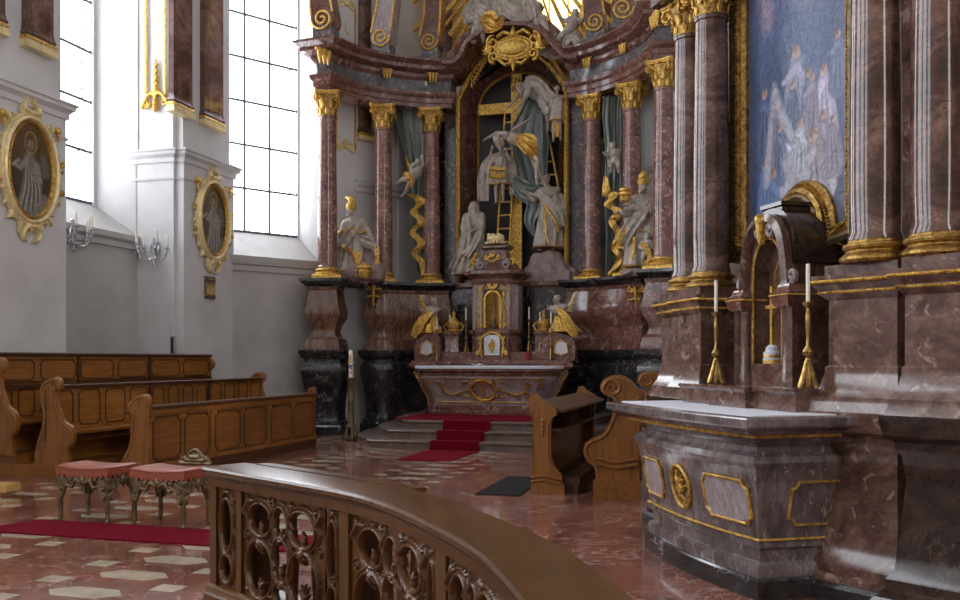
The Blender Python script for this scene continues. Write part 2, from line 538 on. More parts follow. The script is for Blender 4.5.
# ------------------------------------------------------------------ floor
def floor_mat():
    m, nt, b = nodes('red_marble_floor')
    L = nt.links.new
    tc = N(nt, 'TexCoord'); sp = N(nt, 'SeparateXYZ'); L(tc.outputs['Object'], sp.inputs[0])
    def mt(op, a, c=0.0, d=None):
        n = N(nt, 'Math', operation=op)
        for i, v in enumerate((a, c) if d is None else (a, c, d)):
            if isinstance(v, (int, float)): n.inputs[i].default_value = v
            else: L(v, n.inputs[i])
        return n.outputs[0]
    u, v = sp.outputs[0], sp.outputs[1]
    cen = lambda x, o, p: mt('SUBTRACT', mt('MULTIPLY', mt('FRACT', mt('DIVIDE', mt('ADD', x, -o + p / 2), p)), p), p / 2)
    x1 = mt('ABSOLUTE', cen(u, -4.2, 1.86)); y1 = mt('ABSOLUTE', cen(v, 5.0, .5))
    hexm = mt('MULTIPLY', mt('LESS_THAN', y1, .12), mt('LESS_THAN', mt('ADD', x1, mt('MULTIPLY', y1, .95)), .29))
    x2 = mt('ABSOLUTE', mt('SUBTRACT', x1, .465)); y2 = mt('ABSOLUTE', cen(v, 5.25, .5))
    sqm = mt('MULTIPLY', mt('LESS_THAN', y2, .085), mt('LESS_THAN', x2, .10))
    msk = mt('MAXIMUM', hexm, sqm)
    msk = mt('MULTIPLY', msk, mt('LESS_THAN', u, -3.62))
    # joints between the slabs
    j1 = mt('LESS_THAN', mt('ABSOLUTE', cen(u, -4.67, .93)), .006); j2 = mt('LESS_THAN', mt('ABSOLUTE', cen(v, 5.25, .5)), .006)
    big1 = mt('LESS_THAN', mt('ABSOLUTE', cen(mt('ADD', u, mt('MULTIPLY', v, .6)), 0, 1.3)), .007)
    left = mt('LESS_THAN', u, -3.62)
    jt = mt('ADD', mt('MULTIPLY', mt('MAXIMUM', j1, j2), left), mt('MULTIPLY', mt('MAXIMUM', big1, mt('LESS_THAN', mt('ABSOLUTE', cen(v, .2, .95)), .006)), mt('SUBTRACT', 1.0, left)))
    # slab to slab variation
    cb = N(nt, 'CombineXYZ'); L(mt('FLOOR', mt('DIVIDE', u, .93)), cb.inputs[0]); L(mt('FLOOR', mt('DIVIDE', v, .5)), cb.inputs[1])
    wn = N(nt, 'TexWhiteNoise'); L(cb.outputs[0], wn.inputs[0])
    n1 = N(nt, 'TexNoise', i_Scale=2.2, i_Detail=8.0, i_Roughness=.6, i_Distortion=2.0); L(tc.outputs['Object'], n1.inputs['Vector'])
    red = ramp(nt, [(.3, (.12, .042, .028)), (.5, (.21, .082, .058)), (.65, (.28, .125, .092)), (.8, (.40, .235, .18))], n1.outputs[0]).outputs[0]
    red = mix(nt, .55, red, ramp(nt, [(0, (.62, .62, .62)), (1, (1.28, 1.22, 1.2))], wn.outputs[0]).outputs[0], 'MULTIPLY')
    n2 = N(nt, 'TexNoise', i_Scale=1.5, i_Detail=6.0, i_Roughness=.65, i_Distortion=.8); L(tc.outputs['Object'], n2.inputs['Vector'])
    vein = ramp(nt, [(.488, (0, 0, 0)), (.5, (.8, .8, .8)), (.512, (0, 0, 0))], n2.outputs[0]).outputs[0]
    red = mix(nt, mt('MULTIPLY', vein, .6), red, (.62, .50, .44))
    n3 = N(nt, 'TexNoise', i_Scale=7.0, i_Detail=5.0); L(tc.outputs['Object'], n3.inputs['Vector'])
    cream = ramp(nt, [(.3, (.36, .30, .215)), (.7, (.50, .43, .32))], n3.outputs[0]).outputs[0]
    jt = mt('MULTIPLY', jt, mt('SUBTRACT', 1.0, msk))
    col = mix(nt, msk, red, cream)
    col = mix(nt, jt, col, (.05, .025, .02))
    L(col, b.inputs['Base Color'])
    L(ramp(nt, [(.3, (.07, .07, .07)), (.7, (.17, .17, .17))], n3.outputs[0]).outputs[0], b.inputs['Roughness'])
    b.inputs['Coat Weight'].default_value = .25; b.inputs['Coat Roughness'].default_value = .06
    return m


Mt['floor'] = floor_mat()
WT = 13.6
struct('floor', MB().box(-12.5, 6.6, -7, 22.5, -.3, 0), Mt['floor'], NV)

# left nave wall: pier, recess, window, pier
pl = Mt['plaster']
CORN = [(-.05, .04), (.03, .04), (.04, .09), (.035, .12), (.07, .16), (.10, .18), (.105, .23), (.13, .25), (.13, .28), (-.05, .30)]


def pier(v0, v1, nm):
    m = MB()
    m.plan([(-9.9, v0), (-9.9, v1), (-12.2, v1), (-12.2, v0)], [(0, 0), (0, 5.42), (-.06, 5.45), (-.06, WT)])
    # shallow side pilaster on the face towards the nave
    m.plan([(-10.08, v0 - .06), (-10.08, v0 + .1), (-10.9, v0 + .1), (-10.9, v0 - .06)], [(0, 0), (0, 5.42), (-.03, 5.45), (-.03, WT)])
    m.sweep([(-11.0, v0 - .06), (-10.08, v0 - .06), (-10.08, v0), (-9.9, v0), (-9.9, v1), (-12.2, v1)], CORN, z0=5.18)
    m.sweep([(-11.0, v0 - .06), (-10.08, v0 - .06), (-10.08, v0), (-9.9, v0), (-9.9, v1), (-12.2, v1)], [(-.02, 0), (.02, 0), (.03, .04), (-.02, .06)], z0=4.9)
    return struct(nm, m, pl, NV)


pier(8.2, 11.38, 'wall_left_pier')
pier(14.4, 16.1, 'wall_left_pillar')
m = MB()
m.box(-12.2, -10.86, 11.3, 14.5, 0, 3.72)
m.prism([(-12.2, 3.72), (-10.84, 3.72), (-10.80, 3.76), (-10.80, 3.86), (-10.88, 3.90), (-11.62, 4.46), (-12.2, 4.46)], 11.3, 14.5, 'xz')
m.prism([(-10.86, 3.60), (-10.82, 3.60), (-10.82, 3.66), (-10.86, 3.66)], 11.3, 14.5, 'xz')
struct('wall_left_under_window', m, Mt['wallgrey'], NV)
m = MB()
m.prism([(-12.2, 14.02), (-11.62, 14.05), (-10.9, 14.34), (-10.86, 14.34), (-10.86, 14.5), (-12.2, 14.5)], 3.86, WT, 'xy')
m.prism([(-12.2, 11.9), (-11.62, 11.9), (-10.9, 11.5), (-10.86, 11.3), (-12.2, 11.3)], 3.86, WT, 'xy')
m.box(-11.66, -11.56, 13.99, 14.09, 4.4, WT)
struct('wall_left_window_reveal', m, pl, NV)


def hexchain(mb, x, z0, z1, w=.075, h=.16, r=.010, y=0):
    z = z0
    while z < z1:
        p = [(x, z), (x + w, z + h * .25), (x + w, z + h * .75), (x, z + h), (x - w, z + h * .75), (x - w, z + h * .25)]
        for a, b in zip(p, p[1:] + p[:1]):
            mb.tube([(a[0], y, a[1]), (b[0], y, b[1])], r, 4)
        mb.tube([(x - w - .05, y, z + h * .75), (x - w, y, z + h * .75)], r, 4)
        z += h


def window(idx, fr, x0, x1, z0, z1, xs, zs, lead, hexes=True, mat='winlight'):
    g = MB().box(x0, x1, .02, .06, z0, z1)
    o = struct('window_%d' % idx, g, Mt[mat], fr)
    KS[o.name] = fr.k
    b = MB()
    for x in xs: b.box(x - .022, x + .022, -.02, .02, z0, z1)
    for z in zs: b.box(x0, x1, -.022, .018, z - .022, z + .022)
    b.box(x0 - .04, x0 + .03, -.03, .03, z0, z1); b.box(x1 - .03, x1 + .04, -.03, .03, z0, z1); b.box(x0, x1, -.03, .03, z0 - .04, z0 + .03)
    b.build('glazing_bars', Mt['lead'], o)
    if hexes:
        h = MB(); hexchain(h, lead, z0, z1); h.build('hexagonal_leading', Mt['lead'], o)
    return o


# window 1: frame whose x runs along the nave axis towards the altar; y outwards
w1 = NV.w((-11.62, 11.9, 0))
WF1 = Frame(w1.x, w1.y, 0, R(-16.2) + R(90))
zb = [4.48 + .93 * k for k in range(1, 10)]
window(1, WF1, 0, 2.12, 4.46, WT, [1.28], zb, 1.86)
WF2 = Frame(-5.01, 18.2, 0, R(41))
WG2 = Frame(*(WF2.w((0, .72, 0))[:2]), 0, R(41))
xs2 = [WG2.at(p, 200, 0)[0] for p in (244.5, 269.5)] + [-.35]
window(2, WG2, -1.0, 1.87, 4.29, WT, xs2, [4.29 + .93 * k for k in range(1, 10)], 1.68)
m = MB()
m.box(-1.1, 2.1, 0, 1.2, 0, 3.5)
m.prism([(0, 3.5), (-.04, 3.52), (-.06, 3.6), (-.06, 3.69), (.02, 3.72), (.72, 4.29), (1.2, 4.29), (1.2, 3.5)], -1.1, 2.1, 'yz')
m.prism([(-.0, 3.38), (-.04, 3.38), (-.04, 3.43), (0, 3.43)], -1.1, 2.1, 'yz')
struct('wall_apse_under_window', m, Mt['wallgrey'], WF2)
m = MB()
m.prism([(2.02, 0), (1.98, .06), (1.87, .70), (1.87, 1.2), (4.3, 1.2), (4.3, 0)], 0, WT, 'xy')
m.box(1.84, 1.92, .66, .76, 4.2, WT)
m.sweep([(4.2, 0), (2.02, 0)], [(a * -1 if False else a, b) for a, b in CORN][::-1], z0=5.18) if False else None
struct('wall_apse_left', m, pl, WF2)
# apse behind the high altar
m = MB()
AP = [(-2.75, 2.2), (-2.1, 3.4), (2.1, 3.4), (2.75, 2.2), (5.0, -1.2)]
m.plan(AP + [(6, -1.2), (6, 5.5), (-3.6, 5.5), (-3.6, 2.2)], [(0, 0), (0, WT)])
m.sweep([(-3.4, 1.2)] + AP, CORN, z0=5.3)
struct('wall_apse_back', m, pl, HA)
m = MB().box(.35, .9, 9.6, 16.4, 0, WT)
struct('wall_right_chancel', m, pl, NV)
# side altar wall and beyond
m = MB(); m.plan([(-2.3, .55), (6.5, .55), (6.5, 1.4), (-2.3, 1.4)][::1], [(0, -.08), (0, WT)])
struct('wall_right', m, Mt['sam'], SA)
m = MB(); m.plan([(2.35, -1.6), (6.6, -1.6), (6.6, 1.4), (2.35, 1.4)], [(0, -.08), (0, WT)])
# nave bays behind the viewer: wall with its tall windows, vault
m = MB()
m.box(-12.2, -10.2, 4.4, 8.3, 0, 3.8); m.box(-12.2, -10.2, 3.2, 4.4, 0, WT)
m.box(-12.2, -10.2, -.6, 3.3, 0, 3.8); m.box(-12.2, -10.2, -2.2, -.6, 0, WT); m.box(-12.2, -10.2, -7, -2.2, 0, 3.8)
struct('wall_left_nave', m, pl, NV)
for i, (a, b_) in enumerate(((4.4, 8.2), (-.6, 3.2), (-6.5, -2.2))):
    p = NV.w((-11.2, a, 0)); f = Frame(p.x, p.y, 0, R(73.8))
    window(3 + i, f, 0, b_ - a, 3.8, WT, [(b_ - a) / 3, (b_ - a) * 2 / 3], [3.8 + .93 * k for k in range(1, 10)], 0, False, 'winside')
m = MB().box(6.0, 6.6, -7, 5.2, 0, 3.8); m.box(6.0, 6.6, 4.6, 5.2, 3.8, WT); m.box(6.0, 6.6, .2, 1.4, 3.8, WT); m.box(6.0, 6.6, -4.2, -3, 3.8, WT)
struct('wall_right_nave', m, pl, NV)
for i, (a, b_) in enumerate(((1.4, 4.6), (-3, .2))):
    p = NV.w((6.3, b_, 0)); f = Frame(p.x, p.y, 0, R(-106.2))
    window(7 + i, f, 0, b_ - a, 3.8, WT, [(b_ - a) / 3, (b_ - a) * 2 / 3], [3.8 + .93 * k for k in range(1, 10)], 0, False, 'winright')
m = MB().box(-12.5, 6.6, -7, 22.5, WT, WT + .3)
struct('ceiling', m, pl, NV)

# marble pilasters with gilt bases on the piers
def pilaster(fr, x0, x1, y, z, label, th=.10, grp=None):
    t = thing('pilaster', label, 'pilaster', fr, ((x0 + x1) / 2, y, z), 0, grp)
    w = (x1 - x0) / 2
    MB().box(-w, w, -th, 0, .30, WT - z).build('shaft', Mt['sacol'], t)
    b = MB()
    b.plan([(-w, 0), (-w, -th), (w, -th), (w, 0)], [(.045, 0), (.045, .06), (.03, .075), (.035, .09), (.035, .11)])
    b.build('gilt_plinth', Mt['goldflat'], t)
    b = MB(); b.plan([(-w, 0), (-w, -th), (w, -th), (w, 0)], [(.025, .11), (.04, .13), (.035, .16), (.015, .18)])
    b.build('gilt_moulding', Mt['gold'], t)
    b = MB(); b.plan([(-w, 0), (-w, -th), (w, -th), (w, 0)], [(.02, .18), (.03, .21), (.01, .25), (0, .33)])
    b.build('base_moulding', Mt['sacol'], t)
    return t


for i, (a, b_, lab) in enumerate(((-3, 5, 'brown marble pilaster with gilt base cut by the left picture edge'), (27, 54, 'brown marble pilaster with gilt base above the nearer oval saint painting'),
                               (175, 194, 'brown marble pilaster left of two on the pillar before the tall window'), (206, 225, 'brown marble pilaster nearest the tall right window'))):
    p0 = NV.atu(a, 60, -9.9 + .16); p1 = NV.atu(b_, 60, -9.9 + .16)
    # frame whose x runs along the wall
    o = NV.w((-9.96, 0, 0)); f = Frame(o.x, o.y, 0, R(73.8))
    pilaster(f, p0[1] + .13, p1[1] + .13, 0, 6.07, lab)
# shallow marble pilasters on the apse wall
for (a, b_, lab) in ((-2.02, -1.82, 'dark marble pilaster on the apse wall behind the left drapery'), (1.80, 2.02, 'dark marble pilaster on the apse wall right of the altar picture')):
    pilaster(HA, a, b_, 3.4, 6.5, lab, .06)
f = WF2
pilaster(Frame(*f.w((3.0, 0, 0))[:2], 0, R(41)), 0, .30, 0, 6.5, 'reddish marble pilaster on the apse wall behind the first column', .08)

# camera
cam = bpy.data.cameras.new('camera'); co = bpy.data.objects.new('camera', cam); COL.objects.link(co)
co.location = (0, 0, CZ); co.rotation_euler = (PI / 2, 0, 0)
cam.sensor_width = 36; cam.lens = FL / 960 * 36; cam.shift_y = 60 / 960; cam.clip_end = 200
SC.camera = co
# daylight
wd = bpy.data.worlds.new('sky'); SC.world = wd; wd.use_nodes = True
bg = wd.node_tree.nodes['Background']; bg.inputs[0].default_value = (1.0, .93, .86, 1); bg.inputs[1].default_value = .3


def area(name, fr, pos, rx, rz, sx, sy, e, col, spread=180):
    l = bpy.data.lights.new(name, 'AREA'); l.shape = 'RECTANGLE'; l.size = sx; l.size_y = sy; l.energy = e; l.color = col; l.spread = R(spread)
    o = bpy.data.objects.new(name, l); COL.objects.link(o); o.location = fr.w(pos); o.rotation_euler = (rx, 0, fr.rot + rz)
    return o


SC.view_settings.view_transform = 'Standard'; SC.view_settings.look = 'None'; SC.view_settings.gamma = 1.0
SC.view_settings.use_curve_mapping = False; SC.view_settings.exposure = 0.42
# ------------------------------------------------------------------ columns
def capital_mb(r, h):
    m = MB(); core = MB()
    core.lathe([(r * .98, 0), (r * 1.1, .01 * h), (r * 1.1, .05 * h), (r, .07 * h), (r * 1.0, .3 * h), (r * 1.12, .62 * h), (r * 1.32, .84 * h)], n=24)
    a = r * 1.5
    pl_ = []
    for q in range(4):
        for t, d in ((-.82, 1.0), (-.4, .86), (0, .80), (.4, .86), (.82, 1.0)):
            x, y = a * d * 1.0, a * t
            g = q * PI / 2; pl_.append((x * cos(g) - y * sin(g), x * sin(g) + y * cos(g)))
    m.plan(pl_, [(-.02, .84 * h), (0, .87 * h), (0, .91 * h), (r * .08, .94 * h), (r * .08, h)])
    for row, (z0, hh, n, of, w) in enumerate(((.06, .36, 8, 0, .20), (.30, .38, 8, .5, .20))):
        for i in range(n):
            g = 2 * PI * (i + of) / n
            pts = []
            for t in np.linspace(0, 1, 7):
                rr = r * (1.03 + .10 * row + .32 * t ** 3); z = h * (z0 + hh * (t - .22 * t ** 5))
                if t == 1: z -= h * .07; rr += r * .05
                pts.append((rr * cos(g), rr * sin(g), z))
            m.tube(pts, [r * w * .55, r * w * .85, r * w * .95, r * w * .8, r * w * .7, r * w * .55, r * w * .3], 6, .5, up=(-sin(g), cos(g), 0))
    for q in range(4):
        g = PI / 4 + q * PI / 2
        for sd in (-1, 1):
            c = spiral(0, 0, r * .40, 1.4, PI / 2, -1, .25, 10)
            pts = [(r * 1.02 * cos(g + sd * .5), r * 1.02 * sin(g + sd * .5), .5 * h), (r * 1.2 * cos(g + sd * .3), r * 1.2 * sin(g + sd * .3), .7 * h)]
            R0 = r * 1.58
            for (x, z) in c:
                rr = R0 + x * .9
                pts.append((rr * cos(g + sd * .09), rr * sin(g + sd * .09), .70 * h + z))
            m.tube(pts, r * .10, 5)
        g = q * PI / 2
        m.ell((r * 1.38 * cos(g), r * 1.38 * sin(g), .9 * h), (r * .2, r * .2, r * .2), 6)
    return m, core


CAPS = {}


def column(name, label, fr, pos, r, H, caph, mat, group, square=True, rot=0, baseh=.24):
    t = thing(name, label, 'column', fr, pos, rot, group)
    key = (r, H, caph, mat, square)
    if key not in CAPS:
        k = fr.k
        b = MB()
        if square:
            b.plan([(-r * 1.5, -r * 1.5), (r * 1.5, -r * 1.5), (r * 1.5, r * 1.5), (-r * 1.5, r * 1.5)], [(0, 0), (0, .07), (-.015, .085)])
            z = .085
        else: z = 0
        hb = baseh - z
        b.lathe([(r * 1.3, z), (r * 1.40, z + hb * .12), (r * 1.40, z + hb * .25), (r * 1.28, z + hb * .36), (r * 1.14, z + hb * .46), (r * 1.14, z + hb * .55), (r * 1.26, z + hb * .62), (r * 1.29, z + hb * .72), (r * 1.24, z + hb * .82), (r * 1.08, z + hb * .88), (r * 1.06, baseh), (r * .9, baseh)], n=32)
        s = MB()
        L = H - caph - baseh
        prof = [(r * 1.08, baseh), (r * 1.08, baseh + .025), (r * 1.0, baseh + .05)]
        for i in range(1, 9):
            t_ = i / 8; prof.append((r * (1.0 + .02 * sin(PI * min(t_ * 1.6, 1)) - .12 * t_ ** 2), baseh + .05 + (L - .09) * t_))
        prof += [(r * .96, H - caph - .03), (r * .96, H - caph), (r * .8, H - caph)]
        s.lathe(prof, n=40)
        c, cc = capital_mb(r * .9, caph); c.xf(Matrix.Translation((0, 0, H - caph))); cc.xf(Matrix.Translation((0, 0, H - caph)))
        CAPS[key] = [q.mesh(nm, k) for q, nm in ((b, 'gilt_base'), (s, 'shaft'), (c, 'gilt_capital'), (cc, 'capital_bell'))]
    mb, ms, mc, mcc = CAPS[key]
    kb = 'gold' if square else 'darkgold'
    link('gilt_base', mb, Mt[kb], t); link('shaft', ms, Mt[mat], t); q = link('gilt_capital', mc, Mt['gold'], t); link('capital_bell', mcc, Mt['darkgold'], q)  # bell in darker gilding: shade between the leaves put into its colour
    return t


HC = [(-3.5, 0, 'red marble column farthest left on the high altar, beside the tall window'),
      (-2.75, 1.27, 'red marble column left of the hanging grey drapery with the winged putto'),
      (-1.83, 1.85, 'red marble column just left of the gilt framed crucifixion niche'),
      (1.83, 1.85, 'red marble column just right of the gilt framed crucifixion niche'),
      (2.75, 1.27, 'red marble column behind the robed statue that holds a gold vessel'),
      (3.5, 0, 'red marble column farthest right on the high altar, right of the robed statue')]
for u, v, lab in HC:
    column('altar_column', lab, HA, (u, v, 3.25), .205, 3.95, .52, 'colm', 'red marble columns of the high altar', rot=math.atan2(-u, 4) * .5)

# ------------------------------------------------------------------ entablature
WL = [(-3.74, -.22), (-3.3, -.26)] + cr([(-3.22, .05), (-2.98, .55), (-2.52, 1.08), (-2.0, 1.48), (-1.62, 1.66), (-1.28, 1.74)], 4) + [(-1.28, 2.5), (-1.9, 2.3), (-3.0, 1.65), (-3.74, .35)]
WR = [(-x, y) for x, y in WL][::-1]
t = thing('altar_entablature', 'curving brown and grey marble entablature over the high altar columns', 'entablature', HA, (0, 0, 7.2))
for Wp in (WL, WR):
    MB().plan(Wp, [(-.04, 0), (-.04, .09), (-.01, .10), (-.01, .20), (.03, .24), (.05, .29), (.05, .33)]).build('architrave', Mt['redm'], t)
    MB().plan(Wp, [(-.06, .33), (-.08, .45), (-.06, .60)]).build('frieze', Mt['grey'], t)
    MB().plan(Wp, [(-.03, .60), (.02, .66), (.02, .73), (.12, .77), (.20, .79), (.20, .87), (.24, .89), (.31, .95), (.32, .99), (.26, 1.02)]).build('cornice', Mt['redm'], t)
# gilt triple brackets
def bracket(px, py, v, k=1.0):
    x, y, z = HA.at(px, py, v)
    m = MB()
    for i in (-1, 0, 1):
        m.relief([([(i * .075 * k, .09 * k), (i * .07 * k, .02), (i * .06 * k, -.09 * k)], [.036 * k, .032 * k, .015])], .012, .01)
    m.relief([([(-.12 * k, .1 * k), (.12 * k, .1 * k)], .02 * k)], .012, .012)
    a = -math.atan2(x, 3.0) if abs(x) > 1.5 else 0
    m.xf(Matrix.Translation((x, y, z - 7.2)) @ Matrix.Rotation(-x * .28, 4, 'Z'))
    m.build('gilt_bracket', Mt['gold'], t)


for a in ((387, 74, .93), (433, 78, 1.50), (324, 57, -.40), (587, 63.5, 1.50), (623, 49, .93), (655, 20, -.40)): bracket(*a, k=1.5 if a[0] in (324, 655) else 1)
# arched gable cornice in the middle
gp = [HA.at(px, py, 1.5)[::2] for px, py in ((444, 66), (455, 66), (463, 60), (470, 46), (480, 38), (493, 31), (513, 28), (532, 30), (545, 39), (556, 52), (566, 61), (578, 61))]
gp = cr(gp, 4)
gp = [(x, z - 7.2) for x, z in gp]
m = MB().sweepv(gp, [(-.0, 1.30), (-.03, 1.30), (-.09, 1.33), (-.10, 1.42), (-.17, 1.46), (-.2, 1.56), (-.36, 1.60), (-.36, 2.4), (0, 2.4)])
m.build('gable_cornice', Mt['redm'], t)
fx = [(x, z - .3) for x, z in gp if abs(x) < 1.3]
pf = [(-1.3, .0)] + fx + [(1.3, .0)]
gi = cr([(-1.24, .05), (-1.22, .25), (-1.02, .62), (-.72, .98), (-.36, 1.22), (0, 1.30), (.36, 1.22), (.72, .98), (1.02, .62), (1.22, .25), (1.24, .05)], 3)
m = MB().prism(pf[:1] + fx + pf[-1:] + gi[::-1], 1.97, 2.3)
m.build('gable_field', Mt['sam'], t)

# ------------------------------------------------------------------ middle: frame, niche
t = thing('crucifixion_niche', 'dark arched niche with gilt ogee frame around the crucifixion group', 'niche', HA, (0, 2.1, 3.2))
fo = cr([(-1.24, .0), (-1.24, 1.5), (-1.24, 4.05), (-1.20, 4.3), (-1.0, 4.66), (-.72, 4.98), (-.36, 5.24), (0, 5.34), (.36, 5.24), (.72, 4.98), (1.0, 4.66), (1.20, 4.3), (1.24, 4.05), (1.24, 1.5), (1.24, 0)], 5)
m = MB().sweepv(fo, [(-.06, -.05), (-.06, -.10), (-.03, -.14), (.01, -.15), (.05, -.12), (.06, -.06), (.05, .05)])
bead(m, [(x, -.15, z) for x, z in fo], .022, .06)
m.build('gilt_moulding', Mt['gold'], t)
na = [(-.97, 0.15), (-.97, 4.12)] + oval(0, 4.12, .97, .84, 16, PI, 0) + [(.97, .15)]
m = MB().sweepv(na, [(-.03, .66), (-.03, .60), (0, .57), (.03, .60), (.03, .66)])
bead(m, [(x, .575, z) for x, z in na], .014, .05)
m.build('inner_gilt_arch', Mt['gold'], t)
ring_o = [(x, z) for x, z in fo]
no = oval(0, 4.12, .97, .84, 16, PI, 0)
# reveal surface between frame and arch
m = MB()
outer = cr([(-1.2, 0), (-1.2, 4.05), (-1.0, 4.6), (-.5, 5.1), (0, 5.3), (.5, 5.1), (1.0, 4.6), (1.2, 4.05), (1.2, 0)], 4)
inner = [(-.97, 0)] + [(-.97, 4.12 * i / 4) for i in range(1, 4)] + oval(0, 4.12, .97, .84, 24, PI, 0) + [(.97, 4.12 * i / 4) for i in (3, 2, 1)] + [(.97, 0)]
oi = np.array(outer); s_ = np.r_[0, np.cumsum(np.hypot(*np.diff(oi, axis=0).T))]
ii = np.array(inner); q_ = np.r_[0, np.cumsum(np.hypot(*np.diff(ii, axis=0).T))]
u_ = np.linspace(0, 1, 60)
O = [(np.interp(a * s_[-1], s_, oi[:, 0]), -.03, np.interp(a * s_[-1], s_, oi[:, 1])) for a in u_]
I = [(np.interp(a * q_[-1], q_, ii[:, 0]), .62, np.interp(a * q_[-1], q_, ii[:, 1])) for a in u_]
m.sheet([O, I], .02)
m.build('marble_reveal', Mt['redm'], t)
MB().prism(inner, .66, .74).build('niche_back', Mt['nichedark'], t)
# marble wall beside the frame
t = thing('altar_wall', 'grey and brown marble wall behind and beside the crucifixion niche', 'altar wall', HA, (0, 2.2, 3.25))
for s in (-1, 1):
    x0, x1 = sorted((s * 1.26, s * 1.62))
    MB().box(x0, x1, 0, .6, 0, 3.95).build('wall_panel', Mt['grey'], t)
    x0, x1 = sorted((s * 1.62, s * 1.86))
    MB().box(x0, x1, .15, .6, 0, 3.95).build('wall_strip', Mt['black'], t)
# cartouche over the niche
def cartouche(fr, pos, k, label):
    S = [(oval(0, 0, .30 * k, .16 * k), .035 * k), (oval(0, 0, .36 * k, .22 * k), .02 * k)]
    for s in (-1, 1):
        S += [(spiral(s * .40 * k, .14 * k, .13 * k, 1.3, PI / 2, -s), .028 * k), (spiral(s * .38 * k, -.14 * k, .11 * k, 1.3, -PI / 2, s), .026 * k)]
        S += [([(s * .05 * k, .26 * k), (s * .2 * k, .32 * k), (s * .3 * k, .24 * k)], .035 * k), ([(s * .02 * k, -.26 * k), (s * .16 * k, -.30 * k), (s * .28 * k, -.2 * k)], .03 * k)]
        for a in (.1, .5, .9, -.3, -.7): S.append(leaf(s * .42 * k, 0, a if s > 0 else PI - a, .22 * k, .8 * s, .03 * k))
    S += [([(0, -.28 * k), (0, -.42 * k)], [.06 * k, .02 * k]), ([(0, .26 * k), (0, .38 * k)], [.07 * k, .03 * k])]
    m = MB().relief(S, .014 * max(k, .6), .03 * k, 1.3)
    m.ell((0, -.04 * k, 0), (.29 * k, .10 * k, .155 * k), 16)
    return solo('gilt_cartouche', label, 'cartouche', m, Mt['gold'], fr, pos)


cartouche(HA, (HA.at(512, 47, 1.25)[0], 1.40, HA.at(512, 47, 1.3)[2]), 1.15, 'gilt rococo cartouche crowning the arched gable of the high altar')
for s, px, py in ((-1, 482, 52), (1, 546, 56)):
    x, y, z = HA.at(px, py, 1.55)
    S = []
    for i in range(7):
        a = -.9 + i * .1
        px_, pz_ = s * i * .055, -i * .085
        S.append(leaf(px_, pz_, (PI / 2 - a * 2) if s < 0 else a * 2, .14, .8 * s, .026)); S.append(leaf(px_, pz_, -1.2 if s > 0 else PI + 1.2, .16, -.6 * s, .028))
    solo('gilt_garland', 'gilt leafy garland on the %s slope of the altar gable' % ('left' if s < 0 else 'right'), 'garland', MB().relief(S, .012, .02, 1.4), Mt['gold'], HA, (x, 1.95, z))

# ------------------------------------------------------------------ pedestals
LEVB = [(.06, 0), (.06, .16), (.02, .20), (.02, .24), (-.03, .28), (-.05, .36), (-.03, .75), (.02, 1.05), (.06, 1.30), (.05, 1.42), (0, 1.50), (0, 1.56), (.07, 1.62), (.10, 1.70), (.10, 1.76)]
LEVR = [(0, 1.76), (.0, 1.86), (-.02, 1.92), (-.02, 1.98), (-.10, 2.04), (-.13, 2.14), (-.11, 2.26), (-.02, 2.42), (.0, 2.56), (-.04, 2.75), (-.08, 3.0), (-.06, 3.04), (-.06, 3.08)]
LEVC = [(-.04, 3.08), (.0, 3.11), (.05, 3.15), (.09, 3.19), (.09, 3.25)]


def pedestal(label, poly, mid, c):
    t = thing('altar_pedestal', label, 'pedestal', HA, (c[0], c[1], 0))
    P = [(x - c[0], y - c[1]) for x, y in poly]
    MB().plan(P, LEVB).build('black_marble_base', Mt['black'], t)
    MB().plan(P, LEVR).build('veined_marble_body', Mt[mid], t)
    MB().plan(P, LEVC).build('black_marble_cap', Mt['black'], t)
    return t


sq = lambda x, y, h, k=0: [(x + (cos(k) * a - sin(k) * b) * h, y + (sin(k) * a + cos(k) * b) * h) for a, b in ((-1, -1), (1, -1), (1, 1), (-1, 1))]
pedestal('orange and black veined marble pedestal farthest left on the high altar', sq(-3.52, 0, .37, .18), 'orangem', (-3.52, 0))
WLp = cr([(-3.02, .78), (-2.55, .80), (-2.2, 1.12), (-1.78, 1.38), (-1.25, 1.50)], 4) + [(-1.25, 2.5), (-2.0, 2.4), (-3.1, 1.6)]
pedestal('long curved dark marble pedestal carrying two left columns', WLp, 'orangem', (-2.2, 1.4))
WRp = [(-x, y) for x, y in WLp][::-1]
WRp = [(1.25, 1.50)] + cr([(1.78, 1.38), (2.2, 1.10), (2.6, .82), (3.0, .45)], 4) + [(3.5, .7), (3.1, 1.6), (2.0, 2.4), (1.25, 2.5)]
pedestal('long curved dark marble pedestal carrying two right columns', WRp, 'redm', (2.2, 1.4))
pedestal('red over black marble pedestal farthest right on the high altar', sq(3.52, 0, .37, -.18), 'redm', (3.52, 0))
t = thing('altar_substructure', 'dark marble wall behind the tabernacle, under the carved rock', 'altar wall', HA, (0, 2.0, 0))
MB().box(-1.3, 1.3, -.3, .5, 0, 3.12).build('marble_block', Mt['black'], t)
MB().plan([(-1.3, -.3), (1.3, -.3), (1.3, .5), (-1.3, .5)], [(0, 3.12), (.05, 3.17), (.05, 3.25)]).build('marble_cap', Mt['redm'], t)
m = MB().plan([(-3.2, -.12), (-2.9, .5), (-3.1, 1.0), (-3.35, .4)], [(.02, 3.08), (.06, 3.12), (.1, 3.19), (.1, 3.25)])
solo('marble_ledge', 'dark marble ledge bridging the two left pedestals under the seated statue', 'ledge', m, Mt['black'], HA, (0, 0, 0))
